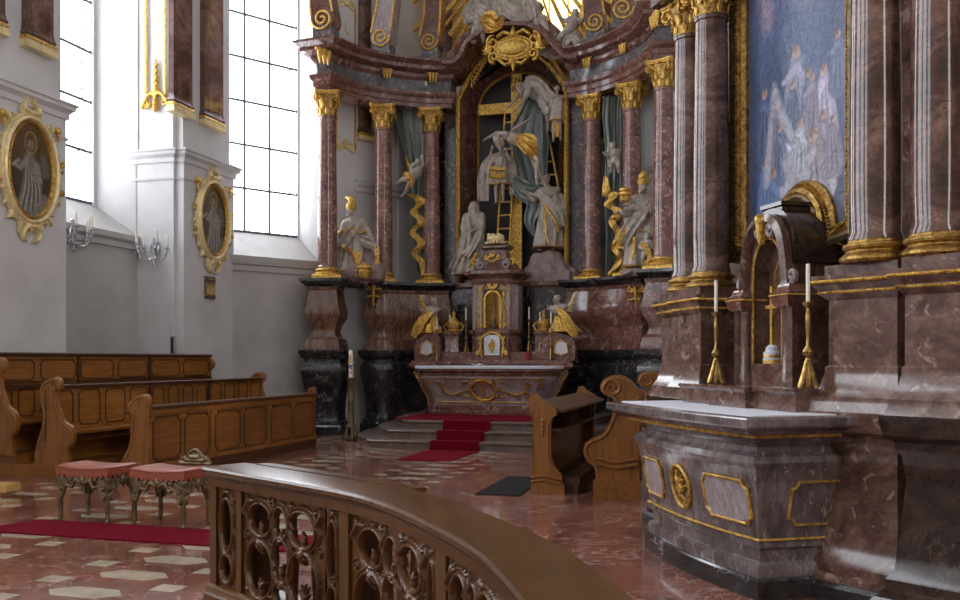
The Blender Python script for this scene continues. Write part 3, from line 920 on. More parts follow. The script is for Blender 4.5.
# gilt ornaments hanging on the pedestals
for px, py, v, w_ in ((374, 293, .78, 1.0), (637, 296, .62, 1.0)):
    x, y, z = HA.at(px, py, v)
    S = [([(0, .14), (0, -.28)], [.06, .02])]
    for s in (-1, 1):
        S += [leaf(0, .05, PI / 2 - s * .9, .22, -s * 1.2, .03), leaf(0, -.02, -PI / 2 + s * .8, .24, s * 1.0, .03), (spiral(s * .12, .12, .07, 1.2, PI / 2, -s), .02)]
    solo('gilt_ornament', 'gilt leaf ornament on the %s curved pedestal' % ('left' if px < 480 else 'right'), 'ornament', MB().relief(S, .012, .02, 1.5), Mt['gold'], HA, (x, v - .02, z), -x * .12)

# ------------------------------------------------------------------ steps and red carpet of the high altar
t = thing('altar_steps', 'three pink grey stone steps before the high altar', 'steps', HA, (0, 0, 0))
TP = cr([(-1.75, 1.0), (-1.6, -.5), (-1.32, -1.45), (-.92, -1.95)], 4) + [(-.9, -2.0), (1.4, -2.0)] + cr([(1.45, -1.95), (1.9, -1.45), (2.2, -.5), (2.35, 1.0)], 4)
for k, nm in ((0, 'top_step'), (1, 'middle_step'), (2, 'bottom_step')):
    o = .36 * k; z = .45 - .15 * k
    MB().plan(TP, [(o, z - .15), (o, z - .05), (o + .03, z - .035), (o + .035, z - .01), (o + .02, z)]).build(nm, Mt['step'], t)
cw0, cw1 = -.24, .64
prof = [(.3, .462), (-2.035, .462), (-2.045, .30), (-2.395, .312), (-2.40, .15), (-2.755, .162), (-2.765, .012), (-4.3, .012)]
prof2 = prof + [(y, z - .01) for y, z in prof[::-1]]
m = MB().prism(prof2, cw0, cw1, 'yz')
m.box(-1.3, cw0, -.18 - 1.6, .2, .452, .462); m.box(cw1, 1.5, -1.78, .2, .452, .462)
solo('stair_carpet', 'crimson carpet running down the steps of the high altar', 'carpet', m, Mt['carpet'], HA, (0, 0, 0))

# ------------------------------------------------------------------ high altar mensa
t = thing('altar_table', 'carved high altar table with gilt medallion and white cloth edge', 'altar', HA, (0, 0, .45))
MP = cr([(-1.12, .75), (-1.18, .3), (-1.1, -.02), (-.9, -.06)], 3) + cr([(-.85, -.06), (0, -.12), (.85, -.06)], 4) + cr([(.9, -.06), (1.1, -.02), (1.18, .3), (1.12, .75)], 3)
MB().plan(MP, [(.06, 0), (.06, .07), (.04, .09), (.04, .17), (.0, .20)]).build('red_marble_foot', Mt['redm'], t)
MB().plan(MP, [(-.01, .20), (-.01, .26), (.02, .32), (.06, .42), (.13, .55), (.22, .67), (.26, .74), (.26, .78)]).build('grey_marble_body', Mt['violet'], t)
MB().plan(MP, [(.26, .78), (.30, .80), (.31, .84), (.36, .88), (.36, .96)]).build('red_marble_slab', Mt['redm'], t)
MB().plan(MP, [(.375, .925), (.385, .93), (.385, .972), (.37, .985)]).build('white_altar_cloth', Mt['linen'], t)
def yfront(x, z):
    o = float(np.interp(z, [0, .2, .32, .42, .55, .67, .74], [0, -.01, .02, .06, .13, .22, .26]))
    return -(.11 - .05 * (x / .9) ** 2) - o
m = MB()
fm = lambda x, z, d: (x, yfront(x, z) - d, z)
g = [([(-1.24, .73), (1.24, .73)], .012), ([(-1.05, .255), (1.05, .255)], .012)]
for s in (-1, 1):
    g += [([(s * 1.24, .73), (s * 1.2, .6), (s * 1.08, .5), (s * 1.05, .36), (s * 1.0, .27)], .014), (spiral(s * 1.12, .66, .07, 1.2, 0, s), .012),
          (cr([(s * .34, .5), (s * .5, .44), (s * .66, .40), (s * .82, .46), (s * .92, .62)], 5), [.014, .022, .03, .024, .012]), (spiral(s * .92, .6, .06, 1.2, PI / 2, s), .014)]
    g += [leaf(s * .86, .5, -PI / 2 + s * .3, .13, s * .6, .02), leaf(s * .3, .66, 0 if s > 0 else PI, .2, -.6 * s, .02), leaf(s * .3, .36, 0 if s > 0 else PI, .18, .6 * s, .02)]
m.relief(g, .011, .008, 1.2, fn=fm)
m.build('gilt_festoon', Mt['gold'], t)
m = MB()
g = [(oval(0, .49, .25, .20), .03), (oval(0, .49, .19, .15), .012), ([(0, .6), (0, .38)], [.02, .035, .02]), ([(-.07, .52), (.07, .52)], .014)]
for a in range(10): g.append(leaf(.27 * cos(a * PI / 5), .49 + .22 * sin(a * PI / 5), a * PI / 5 + .5, .09, 1.2, .022))
for s in (-1, 1): g += [leaf(0, .42, PI / 2 - s * .6, .12, s, .02), leaf(0, .48, PI / 2 - s * 1.2, .12, s, .015)]
m.relief(g, .010, .012, 1.3, fn=fm)
m.build('gilt_medallion', Mt['gold'], t)
# curved shoulder consoles beside the table
for s in (-1, 1):
    t2 = thing('altar_console', 'scrolled pink marble console at the %s end of the high altar table' % ('left' if s < 0 else 'right'), 'console', HA, (s * 1.42, .55, .45))
    pr = cr([(-.12, 0), (-.10, .3), (.02, .5), (.10, .68), (.18, .8), (.20, .92)], 4)
    poly = [(s * x, z) for x, z in pr] + [(-s * .25, .92), (-s * .28, 0)]
    MB().prism(poly, -.35, .25).build('marble_scroll_body', Mt['redm'], t2)
    g = [([(s * a, z) for a, z in pr[2:-2]], .014), (spiral(s * .07, .78, .09, 1.4, 0, -s), .014)]
    MB().relief(g, .012, .006, 1.2, fn=lambda x, z, d: (x, -.352 - d, z)).build('gilt_edge', Mt['gold'], t2)
    MB().plan([(-.3, -.42), (.3, -.42), (.3, .3), (-.3, .3)], [(-.04, .92), (0, .96), (0, 1.02), (-.05, 1.05), (-.05, 1.09)]).build('marble_top', Mt['redm'], t2)
# stepped shelves behind the table
t = thing('altar_shelf', 'dark red marble shelf behind the high altar table carrying the candlesticks', 'shelf', HA, (0, .62, 1.42))
MB().plan([(-1.42, -.14), (1.42, -.14), (1.42, .5), (-1.42, .5)], [(-.03, -.45), (-.03, .03), (0, .05), (0, .10), (-.02, .12)]).build('lower_shelf', Mt['redm'], t)
MB().box(-1.2, 1.2, .1, .5, .12, .30).build('upper_shelf', Mt['redm'], t)
# ------------------------------------------------------------------ side altar (right)
dk = [(a, z) for a, z in ((.10, -.08), (.10, .08), (.07, .10), (.07, .16), (.03, .22), (.02, .34), (.0, .5), (-.02, .8), (.0, .94), (.03, .99), (.03, 1.03), (.08, 1.07), (.10, 1.15), (.10, 1.2))]
up = [(.08, 1.2), (.06, 1.26), (.06, 1.30), (.02, 1.36), (.0, 1.46), (.0, 1.50), (-.015, 1.515), (-.015, 1.96), (.0, 1.975), (.02, 2.0), (.02, 2.03), (.045, 2.06), (.05, 2.10), (.05, 2.13), (.0, 2.135), (.0, 2.2)]


def sped(label, poly, c, low='sadark'):
    t = thing('side_altar_pedestal', label, 'pedestal', SA, (c[0], c[1], -.08))
    P = [(x - c[0], y - c[1]) for x, y in poly]
    sh = lambda L: [(a, z + .08) for a, z in L]
    MB().plan(P, sh([(.14, -.08), (.14, .02), (.12, .05)])).build('black_skirting', Mt['black'], t)
    MB().plan(P, sh(dk)).build('lower_marble_plinth', Mt[low], t)
    MB().plan(P, sh(up)).build('upper_marble_body', Mt['sam'], t)
    N_ = offs(P, True)
    for z, o, r in ((2.012, .02, .012), (2.085, .055, .015)):
        g = MB(); q = [(p[0] + N_[i][0] * o, p[1] + N_[i][1] * o, z + .08) for i, p in enumerate(P)]
        bead(g, q + q[:1], r, .022, 5)
        g.build('gilt_bead_line', Mt['gold'], t)
    return t


e1 = np.array((.9, .434)); e2 = np.array((.434, -.9))
c2 = np.array((1.56, .20))
P1 = [(.88, -.22), (1.36, -.02), (1.36, .5), (.88, .5)]
P2 = [tuple(c2 - .21 * e1 + .20 * e2), tuple(c2 + 1.0 * e1 + .20 * e2), tuple(c2 + 1.0 * e1 - .3 * e2), tuple(c2 - .21 * e1 - .3 * e2)]
sped('marbled brown pedestal under the nearer inner column of the side altar', P1, (1.12, .1), 'sam')
sped('dark marbled pedestal at the right edge of the picture', P2, (1.7, .3))
P3 = [(-1.36, -.24), (-.88, -.24), (-.88, .5), (-1.36, .5)]
P4 = [(-1.86, -.16), (-1.36, -.18), (-1.36, .5), (-1.86, .5)]
sped('brown marble pedestal under the farther inner column of the side altar', P3, (-1.12, .1))
sped('brown marble pedestal at the far end of the side altar', P4, (-1.6, .1))
CC = [((1.12, 0), 'large polished brown column left of two beside the framed painting'), ((1.5, .17), 'large polished brown column at the right edge of the picture'),
      ((-1.12, 0), 'polished brown column just left of the large painting'), ((-1.61, .04), 'polished brown column half hidden, farther of the left pair')]
for (x, y), lab in CC:
    column('side_altar_column', lab, SA, (x, y, 2.2), .163, 2.8, .33, 'sacol', 'brown marble columns of the side altar', square=False, baseh=.15)
t = thing('side_altar_entablature', 'brown marble entablature above the side altar columns', 'entablature', SA, (0, 0, 5.0))
for P in ([(-1.86, -.26), (-.86, -.26), (-.86, .6), (-1.86, .6)], [(.86, -.26), (1.9, -.10), (1.9, .6), (.86, .6)]):
    MB().plan(P, [(0, .02), (0, .2), (.04, .26), (0, .28), (0, .5), (.06, .56), (.14, .62), (.16, .75)]).build('marble_block', Mt['sam'], t)

# altar body
t = thing('side_altar_table', 'grey violet marble side altar with gilt panels and blue white cloth', 'altar', SA, (0, -.4, -.08))
sh = lambda L: [(a, z + .08) for a, z in L]
FP = [(-.88, .42), (-.89, .2), (-.89, -.1)] + cr([(-.88, -.33), (-.45, -.385), (0, -.405), (.45, -.385), (.88, -.33)], 4) + [(.89, -.1), (.89, .2), (.88, .42)]
MB().plan(FP, sh([(.03, -.08), (.03, .05), (.02, .065)])).build('black_marble_foot', Mt['black'], t)
MB().plan(FP, sh([(.0, .065), (.01, .12), (.0, .15), (-.035, .17), (-.03, .25), (.0, .27), (.0, .29), (-.01, .32)])).build('moulded_base', Mt['mensa'], t)
LEV = [(-.01, .32), (.0, .40), (.035, .60), (.08, .80), (.10, .83), (.115, .86), (.10, .90), (.05, .925), (.04, .96), (.07, 1.0), (.12, 1.03), (.13, 1.06)]
MB().plan(FP, sh(LEV)).build('marble_body', Mt['mensa'], t)
SP = [(-.93, .42), (-.93, -.345), (-.5, -.375), (0, -.385), (.5, -.375), (.90, -.345), (.90, .42)]
MB().plan(SP, sh([(.17, 1.055), (.20, 1.07), (.22, 1.09), (.26, 1.105), (.27, 1.12), (.27, 1.165), (.26, 1.175), (.22, 1.178)])).build('marble_slab', Mt['mensa'], t)
MB().plan(SP, sh([(.16, 1.176), (.16, 1.184), (.15, 1.186)])).build('white_altar_cloth', Mt['linen'], t)
# gilt rope line below the slab and near the foot
Nf = offs(FP, True)
def fline(o, z): return [(p[0] + Nf[i][0] * o, p[1] + Nf[i][1] * o, z + .08) for i, p in enumerate(FP[1:-1], 1)]
g = MB(); q = fline(.138, 1.045); bead(g, q, .017, .034, 6); g.build('gilt_rope_moulding', Mt['gold'], t)
g = MB(); q = fline(.004, .325); g.tube(q, .009, 6); bead(g, q, .010, .022, 5); g.build('gilt_lower_line', Mt['gold'], t)
# wrap coordinates along the front: x -> front curve
fr_x = [p[0] for p in FP]; 
def wrap(x, z, d):
    o = float(np.interp(z - .08, [a[1] for a in LEV], [a[0] for a in LEV]))
    y = -(.405 - .075 * (min(abs(x), .88) / .88) ** 2)
    return (x, y - o - .004 - d, z)
def panel(x0, x1, z0, z1, c=.05, tx=.0):
    """outline with scooped corners"""
    P = []
    for (cx, cz, a0) in ((x0, z0, 0), (x1, z0, 0), (x1, z1, 0), (x0, z1, 0)):
        sx = 1 if cx == x0 else -1; sz = 1 if cz == z0 else -1
        P.append([(cx + sx * c, cz), (cx + sx * c * .8, cz + sz * c * .55), (cx + sx * c * .45, cz + sz * c * .85), (cx, cz + sz * c)])
    out = P[0][::-1] + P[1] + P[2][::-1] + P[3]
    return out + out[:1]
for x0, x1 in ((-.84, -.40), (.32, .84)):
    ol = panel(x0, x1, .50, .80)
    g = MB().relief([(ol, .011)], .007, .006, 1.2, fn=wrap)
    g.build('gilt_panel_frame', Mt['gold'], t)
    rows = []
    xs_ = np.linspace(x0 + .01, x1 - .01, 12)
    for z in np.linspace(.51, .79, 7): rows.append([wrap(x if .55 < z < .75 else float(np.clip(x, x0 + .05, x1 - .05)), z, -.001) for x in xs_])
    g = MB().sheet(rows, .006); g.build('pale_marble_inlay', Mt['violet'], t)
cxm = -.04
g = MB().relief([(oval(cxm, .65, .145, .165), .014)], .007, .008, 1.2, fn=wrap); g.build('gilt_oval_ring', Mt['gold'], t)
S = [([(cxm, .53), (cxm, .77)], [.012, .02, .012]), ([(cxm - .09, .62), (cxm + .09, .66)], [.01, .022, .01])]
for i in range(5): S.append(leaf(cxm, .66, PI / 2 + (i - 2) * .35, .10, .2 * (i - 2), .014))
for i in range(4): S.append(leaf(cxm, .60, -PI / 2 + (i - 1.5) * .45, .08, .2, .013))
S.append((oval(cxm, .64, .035, .03), .014))
g = MB().relief(S, .006, .012, 1.5, fn=wrap); g.build('gilt_emblem', Mt['gold'], t)
# side panel
sw = lambda x, z, d: (.892 + float(np.interp(z - .08, [a[1] for a in LEV], [a[0] for a in LEV])) + d, x, z)
g = MB().relief([(panel(-.12, .34, .50, .80), .010)], .007, .006, 1.2, fn=sw); g.build('gilt_panel_frame', Mt['gold'], t)
# marble plinth joining altar and wall
t = thing('side_altar_shelf', 'grey brown marble shelf behind the side altar slab under the candlesticks', 'shelf', SA, (0, -.1, 0))
MB().plan([(-.86, -.34), (-.30, -.34), (-.30, -.40), (.30, -.40), (.30, -.34), (.86, -.34), (.86, .3), (-.86, .3)], [(-.02, 1.10), (-.02, 1.30), (.0, 1.31), (.015, 1.33), (.015, 1.345), (0, 1.35)]).build('marble_ledge', Mt['sam'], t)
MB().box(-.82, .82, -.1, .5, 0, 1.1).build('marble_core', Mt['sadark'], t)

# painting and its frame
pcx = -.27; hw = .72
zb_, pt = 2.6, 5.4
t = thing('framed_painting', 'large blue toned altar painting of robed figures in carved gilt frame', 'painting', SA, (pcx, .30, zb_))
dxa = .15
arch = lambda r, n=16: oval(dxa, -.02, r, r, n, PI, 0)
ins_ = [(-hw, pt - zb_), (-hw, 0)] + [(x, z) for x, z in arch(.42)] + [(hw, 0), (hw, pt - zb_)]
m = MB().sweepv(ins_, [(-.01, .04), (-.01, -.03), (.02, -.06), (.045, -.04), (.06, -.08), (.09, -.06), (.10, .04)])
bead(m, [(x + (.075 if x > hw - .01 else -.075 if x < -hw + .01 else 0), -.08, z - (.075 if abs(x) < .71 else 0)) for x, z in ins_], .014, .03, 5)
m.build('gilt_frame', Mt['darkgold'], t)
m = MB().sweepv(ins_, [(.10, .05), (.10, -.10), (.13, -.12), (.16, -.10), (.17, .05)])
m.build('outer_frame', Mt['bronze'], t)


def canvas(name, mat_name, nx, nz, w, h, ops, bgf, shape=None):
    X, Z = np.meshgrid(np.linspace(-w / 2, w / 2, nx), np.linspace(0, h, nz))
    Cc = bgf(X / w + .5, Z / h)
    for op in ops:
        kind, P, wd_, c, soft, al = op
        P = np.array(P, float); D = np.full(X.shape, 9.0)
        wds = np.full(len(P), wd_, float) if not hasattr(wd_, '__len__') else np.array(wd_, float)
        if len(P) == 1: D = np.hypot(X - P[0, 0], Z - P[0, 1]) - wds[0]
        for i in range(len(P) - 1):
            a, b = P[i], P[i + 1]; d = b - a
            tt = np.clip(((X - a[0]) * d[0] + (Z - a[1]) * d[1]) / (d @ d + 1e-9), 0, 1)
            D = np.minimum(D, np.hypot(X - a[0] - tt * d[0], Z - a[1] - tt * d[1]) - (wds[i] + (wds[i + 1] - wds[i]) * tt))
        f = np.clip(.5 - D / soft, 0, 1)[..., None] * al
        Cc = Cc * (1 - f) + np.array(c) * f
    rng = np.random.RandomState(3)
    Cc = np.clip(Cc * (1 + rng.normal(0, .06, Cc.shape[:2] + (1,))), 0, 1)
    V = np.stack([X, np.zeros_like(X), Z], -1).reshape(-1, 3)
    me = bpy.data.meshes.new(name)
    idx = np.arange(nx * nz).reshape(nz, nx)
    Fc = np.stack([idx[:-1, :-1], idx[:-1, 1:], idx[1:, 1:], idx[1:, :-1]], -1).reshape(-1, 4)
    Cf = Cc.reshape(-1, 3)
    if shape is not None:
        keep = shape(V[:, 0], V[:, 2]); Fc = Fc[keep[Fc].all(1)]
    me.from_pydata(V.tolist(), [], Fc.tolist())
    ca = me.color_attributes.new('Col', 'FLOAT_COLOR', 'POINT')
    ca.data.foreach_set('color', np.c_[Cf, np.ones(len(Cf))].astype('f').ravel())
    if mat_name not in Mt:
        m, nt, b = nodes(mat_name)
        at = N(nt, 'VertexColor'); at.layer_name = 'Col'
        tc = N(nt, 'TexCoord'); n = N(nt, 'TexNoise', i_Scale=16.0, i_Detail=5.0, i_Distortion=1.0); nt.links.new(tc.outputs['Object'], n.inputs['Vector'])
        r = ramp(nt, [(.35, (.65, .65, .68)), (.65, (1.2, 1.2, 1.2))], n.outputs[0])
        nt.links.new(mix(nt, .7, at.outputs[0], r.outputs[0], 'MULTIPLY'), b.inputs['Base Color'])
        bp = N(nt, 'Bump', i_Strength=.5, i_Distance=.03); nt.links.new(n.outputs[0], bp.inputs['Height']); nt.links.new(bp.outputs[0], b.inputs['Normal'])
        b.inputs['Roughness'].default_value = .35
        Mt[mat_name] = m
    me.materials.append(Mt[mat_name])
    return me


def figure_ops(x, z, h, robe, skin=(.45, .30, .25), lean=0, arm=None):
    """painted robed figure standing at x, z with height h"""
    s = h
    dark = tuple(c * .45 for c in robe); lt = tuple(min(1, c * 1.5) for c in robe)
    top = (x + lean * s, z + s * .8)
    o = [('s', [(x, z + .06 * s), (x + lean * s * .5, z + .45 * s), (top[0], z + .74 * s)], [.26 * s, .21 * s, .12 * s], robe, .05 * s, .95)]
    for i in (-2, -1, 0, 1, 2):
        o.append(('s', [(x + i * .075 * s, z), (x + i * .05 * s + lean * s * .5, z + .4 * s), (top[0] + i * .03 * s, z + .7 * s)], [.018 * s, .014 * s, .006 * s], dark if i % 2 else lt, .03 * s, .7))
    o.append(('s', [(top[0], z + .87 * s)], .070 * s, skin, .03 * s, 1)); o.append(('s', [(top[0] - .02 * s, z + .91 * s)], .05 * s, (.12, .08, .07), .04 * s, .7))
    a = arm or ((.2, .55),)
    for ax, az in a: o.append(('s', [(top[0], z + .7 * s), (x + ax * s * .6, z + .62 * s), (x + ax * s, z + az * s)], [.055 * s, .05 * s, .03 * s], lt, .03 * s, .9))
    return o


def pbg(x, z):
    r = np.stack([.055 + .05 * z, .075 + .075 * z, .14 + .13 * z], -1)
    n = (np.sin(x * 9 + z * 4) * np.sin(z * 7 - x * 3) * .5 + .5)[..., None]
    return r * (.7 + .5 * n)


P_ = []
B1, B2, B3 = (.15, .16, .24), (.24, .24, .31), (.09, .12, .21)
P_ += [('s', [(-.6, .05), (.1, .15), (.7, .1)], .12, (.09, .10, .17), .1, .8)]
P_ += figure_ops(-.45, .75, .62, B3, arm=((.15, .75),)) + figure_ops(-.30, .62, .6, (.30, .24, .34), lean=.05)
P_ += figure_ops(.0, .85, .75, B2, lean=.03, arm=((-.22, .6), (.2, .5))) + figure_ops(.2, .8, .55, B3) + figure_ops(.42, .7, .62, (.40, .36, .46), lean=-.04, arm=((-.2, .5),))
P_ += figure_ops(-.18, .42, .5, (.42, .42, .50), lean=.08, arm=((.35, .55),)) + figure_ops(.40, .30, .62, (.46, .42, .46), lean=-.05, arm=((-.3, .5),)) + figure_ops(-.45, .18, .55, (.14, .20, .36))
rq = random.Random(12)
for i in range(7):
    c_ = rq.choice([(.20, .13, .17), (.12, .15, .24), (.26, .25, .30), (.22, .19, .25), (.08, .11, .19)])
    P_ += figure_ops(rq.uniform(-.6, .6), rq.uniform(.35, 1.15), rq.uniform(.35, .55), c_, lean=rq.uniform(-.1, .1), arm=((rq.uniform(-.3, .3), rq.uniform(.45, .75)),))
P_ += figure_ops(-.35, .02, .62, (.12, .17, .30), lean=.05) + figure_ops(.30, .02, .85, (.27, .24, .27), lean=-.05, arm=((-.25, .45),)) + figure_ops(.05, .42, .55, (.33, .33, .38), lean=.06)
P_ += [('s', [(-.42, .5), (-.30, 1.32), (-.22, 1.1), (.02, .72)], [.05, .03, .05, .05], (.38, .38, .44), .04, .85), ('s', [(-.1, .62), (-.02, .45), (.1, .38)], [.08, .1, .08], (.34, .33, .38), .05, .8)]
P_ += [('s', [(-.35, .22), (.1, .34), (.4, .32)], .03, (.30, .32, .42), .03, .8), ('s', [(-.2, .12), (.3, .22)], .05, (.42, .42, .52), .04, .7)]
P_ += [('s', [(-.1, 2.2), (.2, 2.0), (.5, 2.3)], [.15, .2, .1], (.24, .24, .34), .2, .6), ('s', [(-.4, 1.9), (-.5, 2.4)], [.08, .14], (.42, .30, .36), .12, .6)]
me = canvas('painted_canvas', 'oil_painting', 190, 330, hw * 2 * .951, (pt - zb_ + .02) * .951, [(k, [(a * .951, b * .951) for a, b in P], (np.array(w_) * .951), c, s_ * .951, al) for k, P, w_, c, s_, al in P_], pbg,
            shape=lambda x, z: np.hypot(x - dxa * .951, z + .02) > .42 * .951)
link('painted_canvas', me, None, t)
# carved spandrels and arch ring below the painting
t = thing('carved_gilt_arch', 'carved gilt arch and scrolled bracket rising into the large painting', 'frame ornament', SA, (pcx + dxa, .28, zb_ - .02))
ao = oval(0, 0, .35, .34, 20, PI, -.3)
m = MB().sweepv(ao, [(-.02, .06), (-.02, -.08), (.01, -.10), (.05, -.08), (.05, .06)][::-1])
m.build('arch_moulding', Mt['darkgold'], t)
S = []
for s in (1, -1):
    for i in range(6):
        a = PI / 2 - s * (.3 + i * .27)
        S.append(leaf(.26 * cos(a), .26 * sin(a), a + PI, .07, 1.5, .02)); S.append((oval(.24 * cos(a), .24 * sin(a), .02, .02, 8), .012))
    S += [(spiral(s * .36, -.16, .07, 1.4, PI / 2, -s), .016), leaf(s * .34, -.22, -PI / 2, .2, s * .6, .03), leaf(s * .42, -.12, 0 if s > 0 else PI, .18, -s * .5, .03), ([(s * .3, -.1), (s * .29, -.5)], [.03, .02]), ([(s * .3, -.09), (s * .62, -.10)], .02)]
MB().relief(S, .008, .02, 1.6, fn=lambda x, z, d: (x, -.02 - d, z)).build('carved_leaves', Mt['darkgold'], t)

# shrine (small marble aedicule with a niche)
t = thing('marble_shrine', 'small pink marble shrine with gilt beaded niche on the side altar', 'shrine', SA, (-.02, .16, 1.35))
k_ = .47
ar = [(-.215, .17), (-.215, .86)] + oval(0, .86, .215, .25, 14, PI, 0) + [(.215, .86), (.215, .17)]
outer = cr([(-.40, .0), (-.40, .60), (-.385, .68)], 3) + cr([(-.33, .74), (-.30, .95), (-.25, 1.12), (-.16, 1.22), (0, 1.27), (.16, 1.22), (.25, 1.12), (.30, .95), (.33, .74)], 4) + cr([(.385, .68), (.40, .60), (.40, 0)], 3)
MB().prism(outer + [(.215, 0)] + ar[::-1] + [(-.215, 0)], -.26, .1).build('front_wall', Mt['sam'], t)
MB().box(-.215, .215, -.26, -.02, 0, .17).build('niche_sill', Mt['sam'], t)
MB().box(-.22, .22, -.12, -.06, .1, 1.12).build('niche_back', Mt['sam'], t)
MB().sweepv(outer, [(-.02, -.26), (-.02, -.32), (.03, -.34), (.05, -.30), (.05, -.26)]).build('scrolled_moulding', Mt['sam'], t)
g = MB(); bead(g, [(x * .97, -.268, z) for x, z in ar], .010, .02, 6); g.build('outer_bead_line', Mt['gold'], t)
ar2 = [(-.12, .17), (-.12, .80)] + oval(0, .80, .12, .16, 12, PI, 0) + [(.12, .80), (.12, .17)]
g = MB(); bead(g, [(x, -.125, z) for x, z in ar2], .009, .018, 6); g.build('inner_bead_line', Mt['gold'], t)
for s in (-1, 1):
    MB().lathe([(.055, 0), (.055, .06), (.045, .08), (.042, .55), (.05, .58)], (s * .30, -.28, 0), 16).build('half_column', Mt['sam'], t)
    MB().plan(sq(s * .33, -.26, .09), [(0, .58), (.02, .61), (.03, .68), (0, .70), (-.02, .74)]).build('side_capital', Mt['redm'], t)
    g = MB(); q = [(s * .33 + a * .12, -.26 + b * .12, .66) for a, b in ((-1, -1), (1, -1), (1, 1))]; bead(g, q, .008, .018, 5); g.build('capital_bead_line', Mt['gold'], t)
    mm = MB().tube([(x, -.28, z) for x, z in spiral(s * .07, 1.17, .07, 1.3, PI / 2, -s)], .02, 7, 1.5); mm.build('top_volute', Mt['violet'], t)
    mm = MB().tube([(x, -.28, z) for x, z in spiral(s * .36, .80, .05, 1.2, -PI / 2, s)], .018, 7, 1.5); mm.build('side_volute', Mt['violet'], t)
MB().relief([([(0, 1.25), (0, 1.08)], [.04, .02]), leaf(0, 1.2, PI / 2 + .5, .1, .8, .02), leaf(0, 1.2, PI / 2 - .5, .1, -.8, .02)], .008, .02, 1.5, fn=lambda x, z, d: (x, -.3 - d, z)).build('gilt_keystone', Mt['gold'], t)
# curved hood running back to the wall
hd = cr([(-.30, .9), (-.27, 1.12), (-.16, 1.25), (0, 1.29), (.16, 1.25), (.27, 1.12), (.30, .9)], 4)
MB().sweepv(hd, [(-.04, -.24), (.02, -.24), (.02, .12), (-.04, .12)]).build('curved_hood', Mt['sadark'], t)
MB().plan([(-.13, -.22), (.13, -.22), (.13, .1), (-.13, .1)], [(0, 1.25), (0, 1.33), (.02, 1.34), (.02, 1.37)]).build('top_block', Mt['sadark'], t)
for s in (-1, 1):
    MB().plan([(s * .34 - .09, -.16), (s * .34 + .09, -.16), (s * .34 + .09, .15), (s * .34 - .09, .15)], [(0, 0), (0, .55), (.03, .6), (.03, .66), (0, .7)]).build('side_wall', Mt['sam'], t)

for ch in t.children:
    if ch.type == 'MESH':
        for q in ch.data.vertices:
            if q.co.z > .16: q.co.z = .16 + (q.co.z - .16) * 1.06
# altar cross in the niche
x, y, z = SA.at(772.5, 363, .03)
t = thing('altar_cross', 'slim gilt cross on a banded white and gold foot in the niche', 'cross', SA, (SA.at(772.5, 363, -.04)[0], -.04, 1.52))
m = MB(); m.box(-.014, .014, -.014, .014, .1, .62); m.box(-.085, .085, -.012, .012, .44, .47); m.build('cross_bars', Mt['gold'], t)
MB().lathe([(.075, 0), (.075, .04), (.07, .045), (.07, .09), (.055, .1), (.05, .13), (.03, .15)], (0, 0, 0), 20).build('banded_foot', Mt['linen'], t)
MB().lathe([(.077, 0), (.077, .03)], (0, 0, 0), 20).build('lower_gilt_band', Mt['gold'], t)
MB().lathe([(.073, .05), (.073, .07)], (0, 0, 0), 20).build('upper_gilt_band', Mt['gold'], t)


def candlestick(name, label, fr, pos, h, ch, r=.064, mat='brass', group=None, cr_=.014):
    t = thing(name, label, 'candlestick', fr, pos, 0, group)
    m = MB()
    for i in range(3):
        a = i * 2 * PI / 3 + .5
        m.tube([(r * 1.0 * cos(a), r * 1.0 * sin(a), .012), (r * .75 * cos(a), r * .75 * sin(a), h * .07), (r * .4 * cos(a), r * .4 * sin(a), h * .22), (r * .2 * cos(a), r * .2 * sin(a), h * .32)], [r * .28, r * .36, r * .26, r * .2], 8)
        m.ell((r * 1.0 * cos(a), r * 1.0 * sin(a), r * .22), r * .22, 8)
    m.lathe([(r * .5, h * .03), (r * .55, h * .1), (r * .3, h * .25), (r * .2, h * .33)], n=12)
    m.build('tripod_foot', Mt[mat], t)
    MB().lathe([(r * .2, h * .3), (r * .34, h * .33), (r * .2, h * .36), (r * .55, h * .40), (r * .6, h * .43), (r * .3, h * .48), (r * .2, h * .5), (r * .2, h * .6), (r * .28, h * .7), (r * .26, h * .86), (r * .18, h * .9), (r * .2, h * .93), (r * .2, h * .94)], n=14).build('turned_stem', Mt[mat], t)
    MB().lathe([(r * .2, h * .93), (r * .62, h * .97), (r * .66, h), (r * .6, h), (r * .3, h * .965), (r * .2, h * .965)], n=16).build('drip_pan', Mt[mat], t)
    c = MB().lathe([(cr_, h * .965), (cr_, h * .965 + ch), (cr_ * .4, h * .965 + ch + .004)], n=12); c = c.build('candle', Mt['wax'], t)
    MB().cap((0, 0, h * .965 + ch), (0, 0, h * .965 + ch + .02), .003, None, 5).build('wick', Mt['black'], c)
    return t


a = SA.at(808, 387, -.36); candlestick('candlestick', 'tall old brass candlestick with white candle right of the marble shrine', SA, (a[0], -.36, 1.35), .60, .28)
a = SA.at(716, 386, -.34); candlestick('candlestick', 'tall old brass candlestick with white candle left of the marble shrine', SA, (a[0], -.34, 1.35), .60, .28)
# ------------------------------------------------------------------ choir stalls
def pframe(mb, s, x, v0, v1, z0, z1, c=.05, r=.011, d=.012):
    """raised moulding with cut corners on a face whose normal is s*x"""
    P = panel(v0, v1, z0, z1, c)
    mb.tube([(x + s * d * .5, a, b) for a, b in P], r, 6)


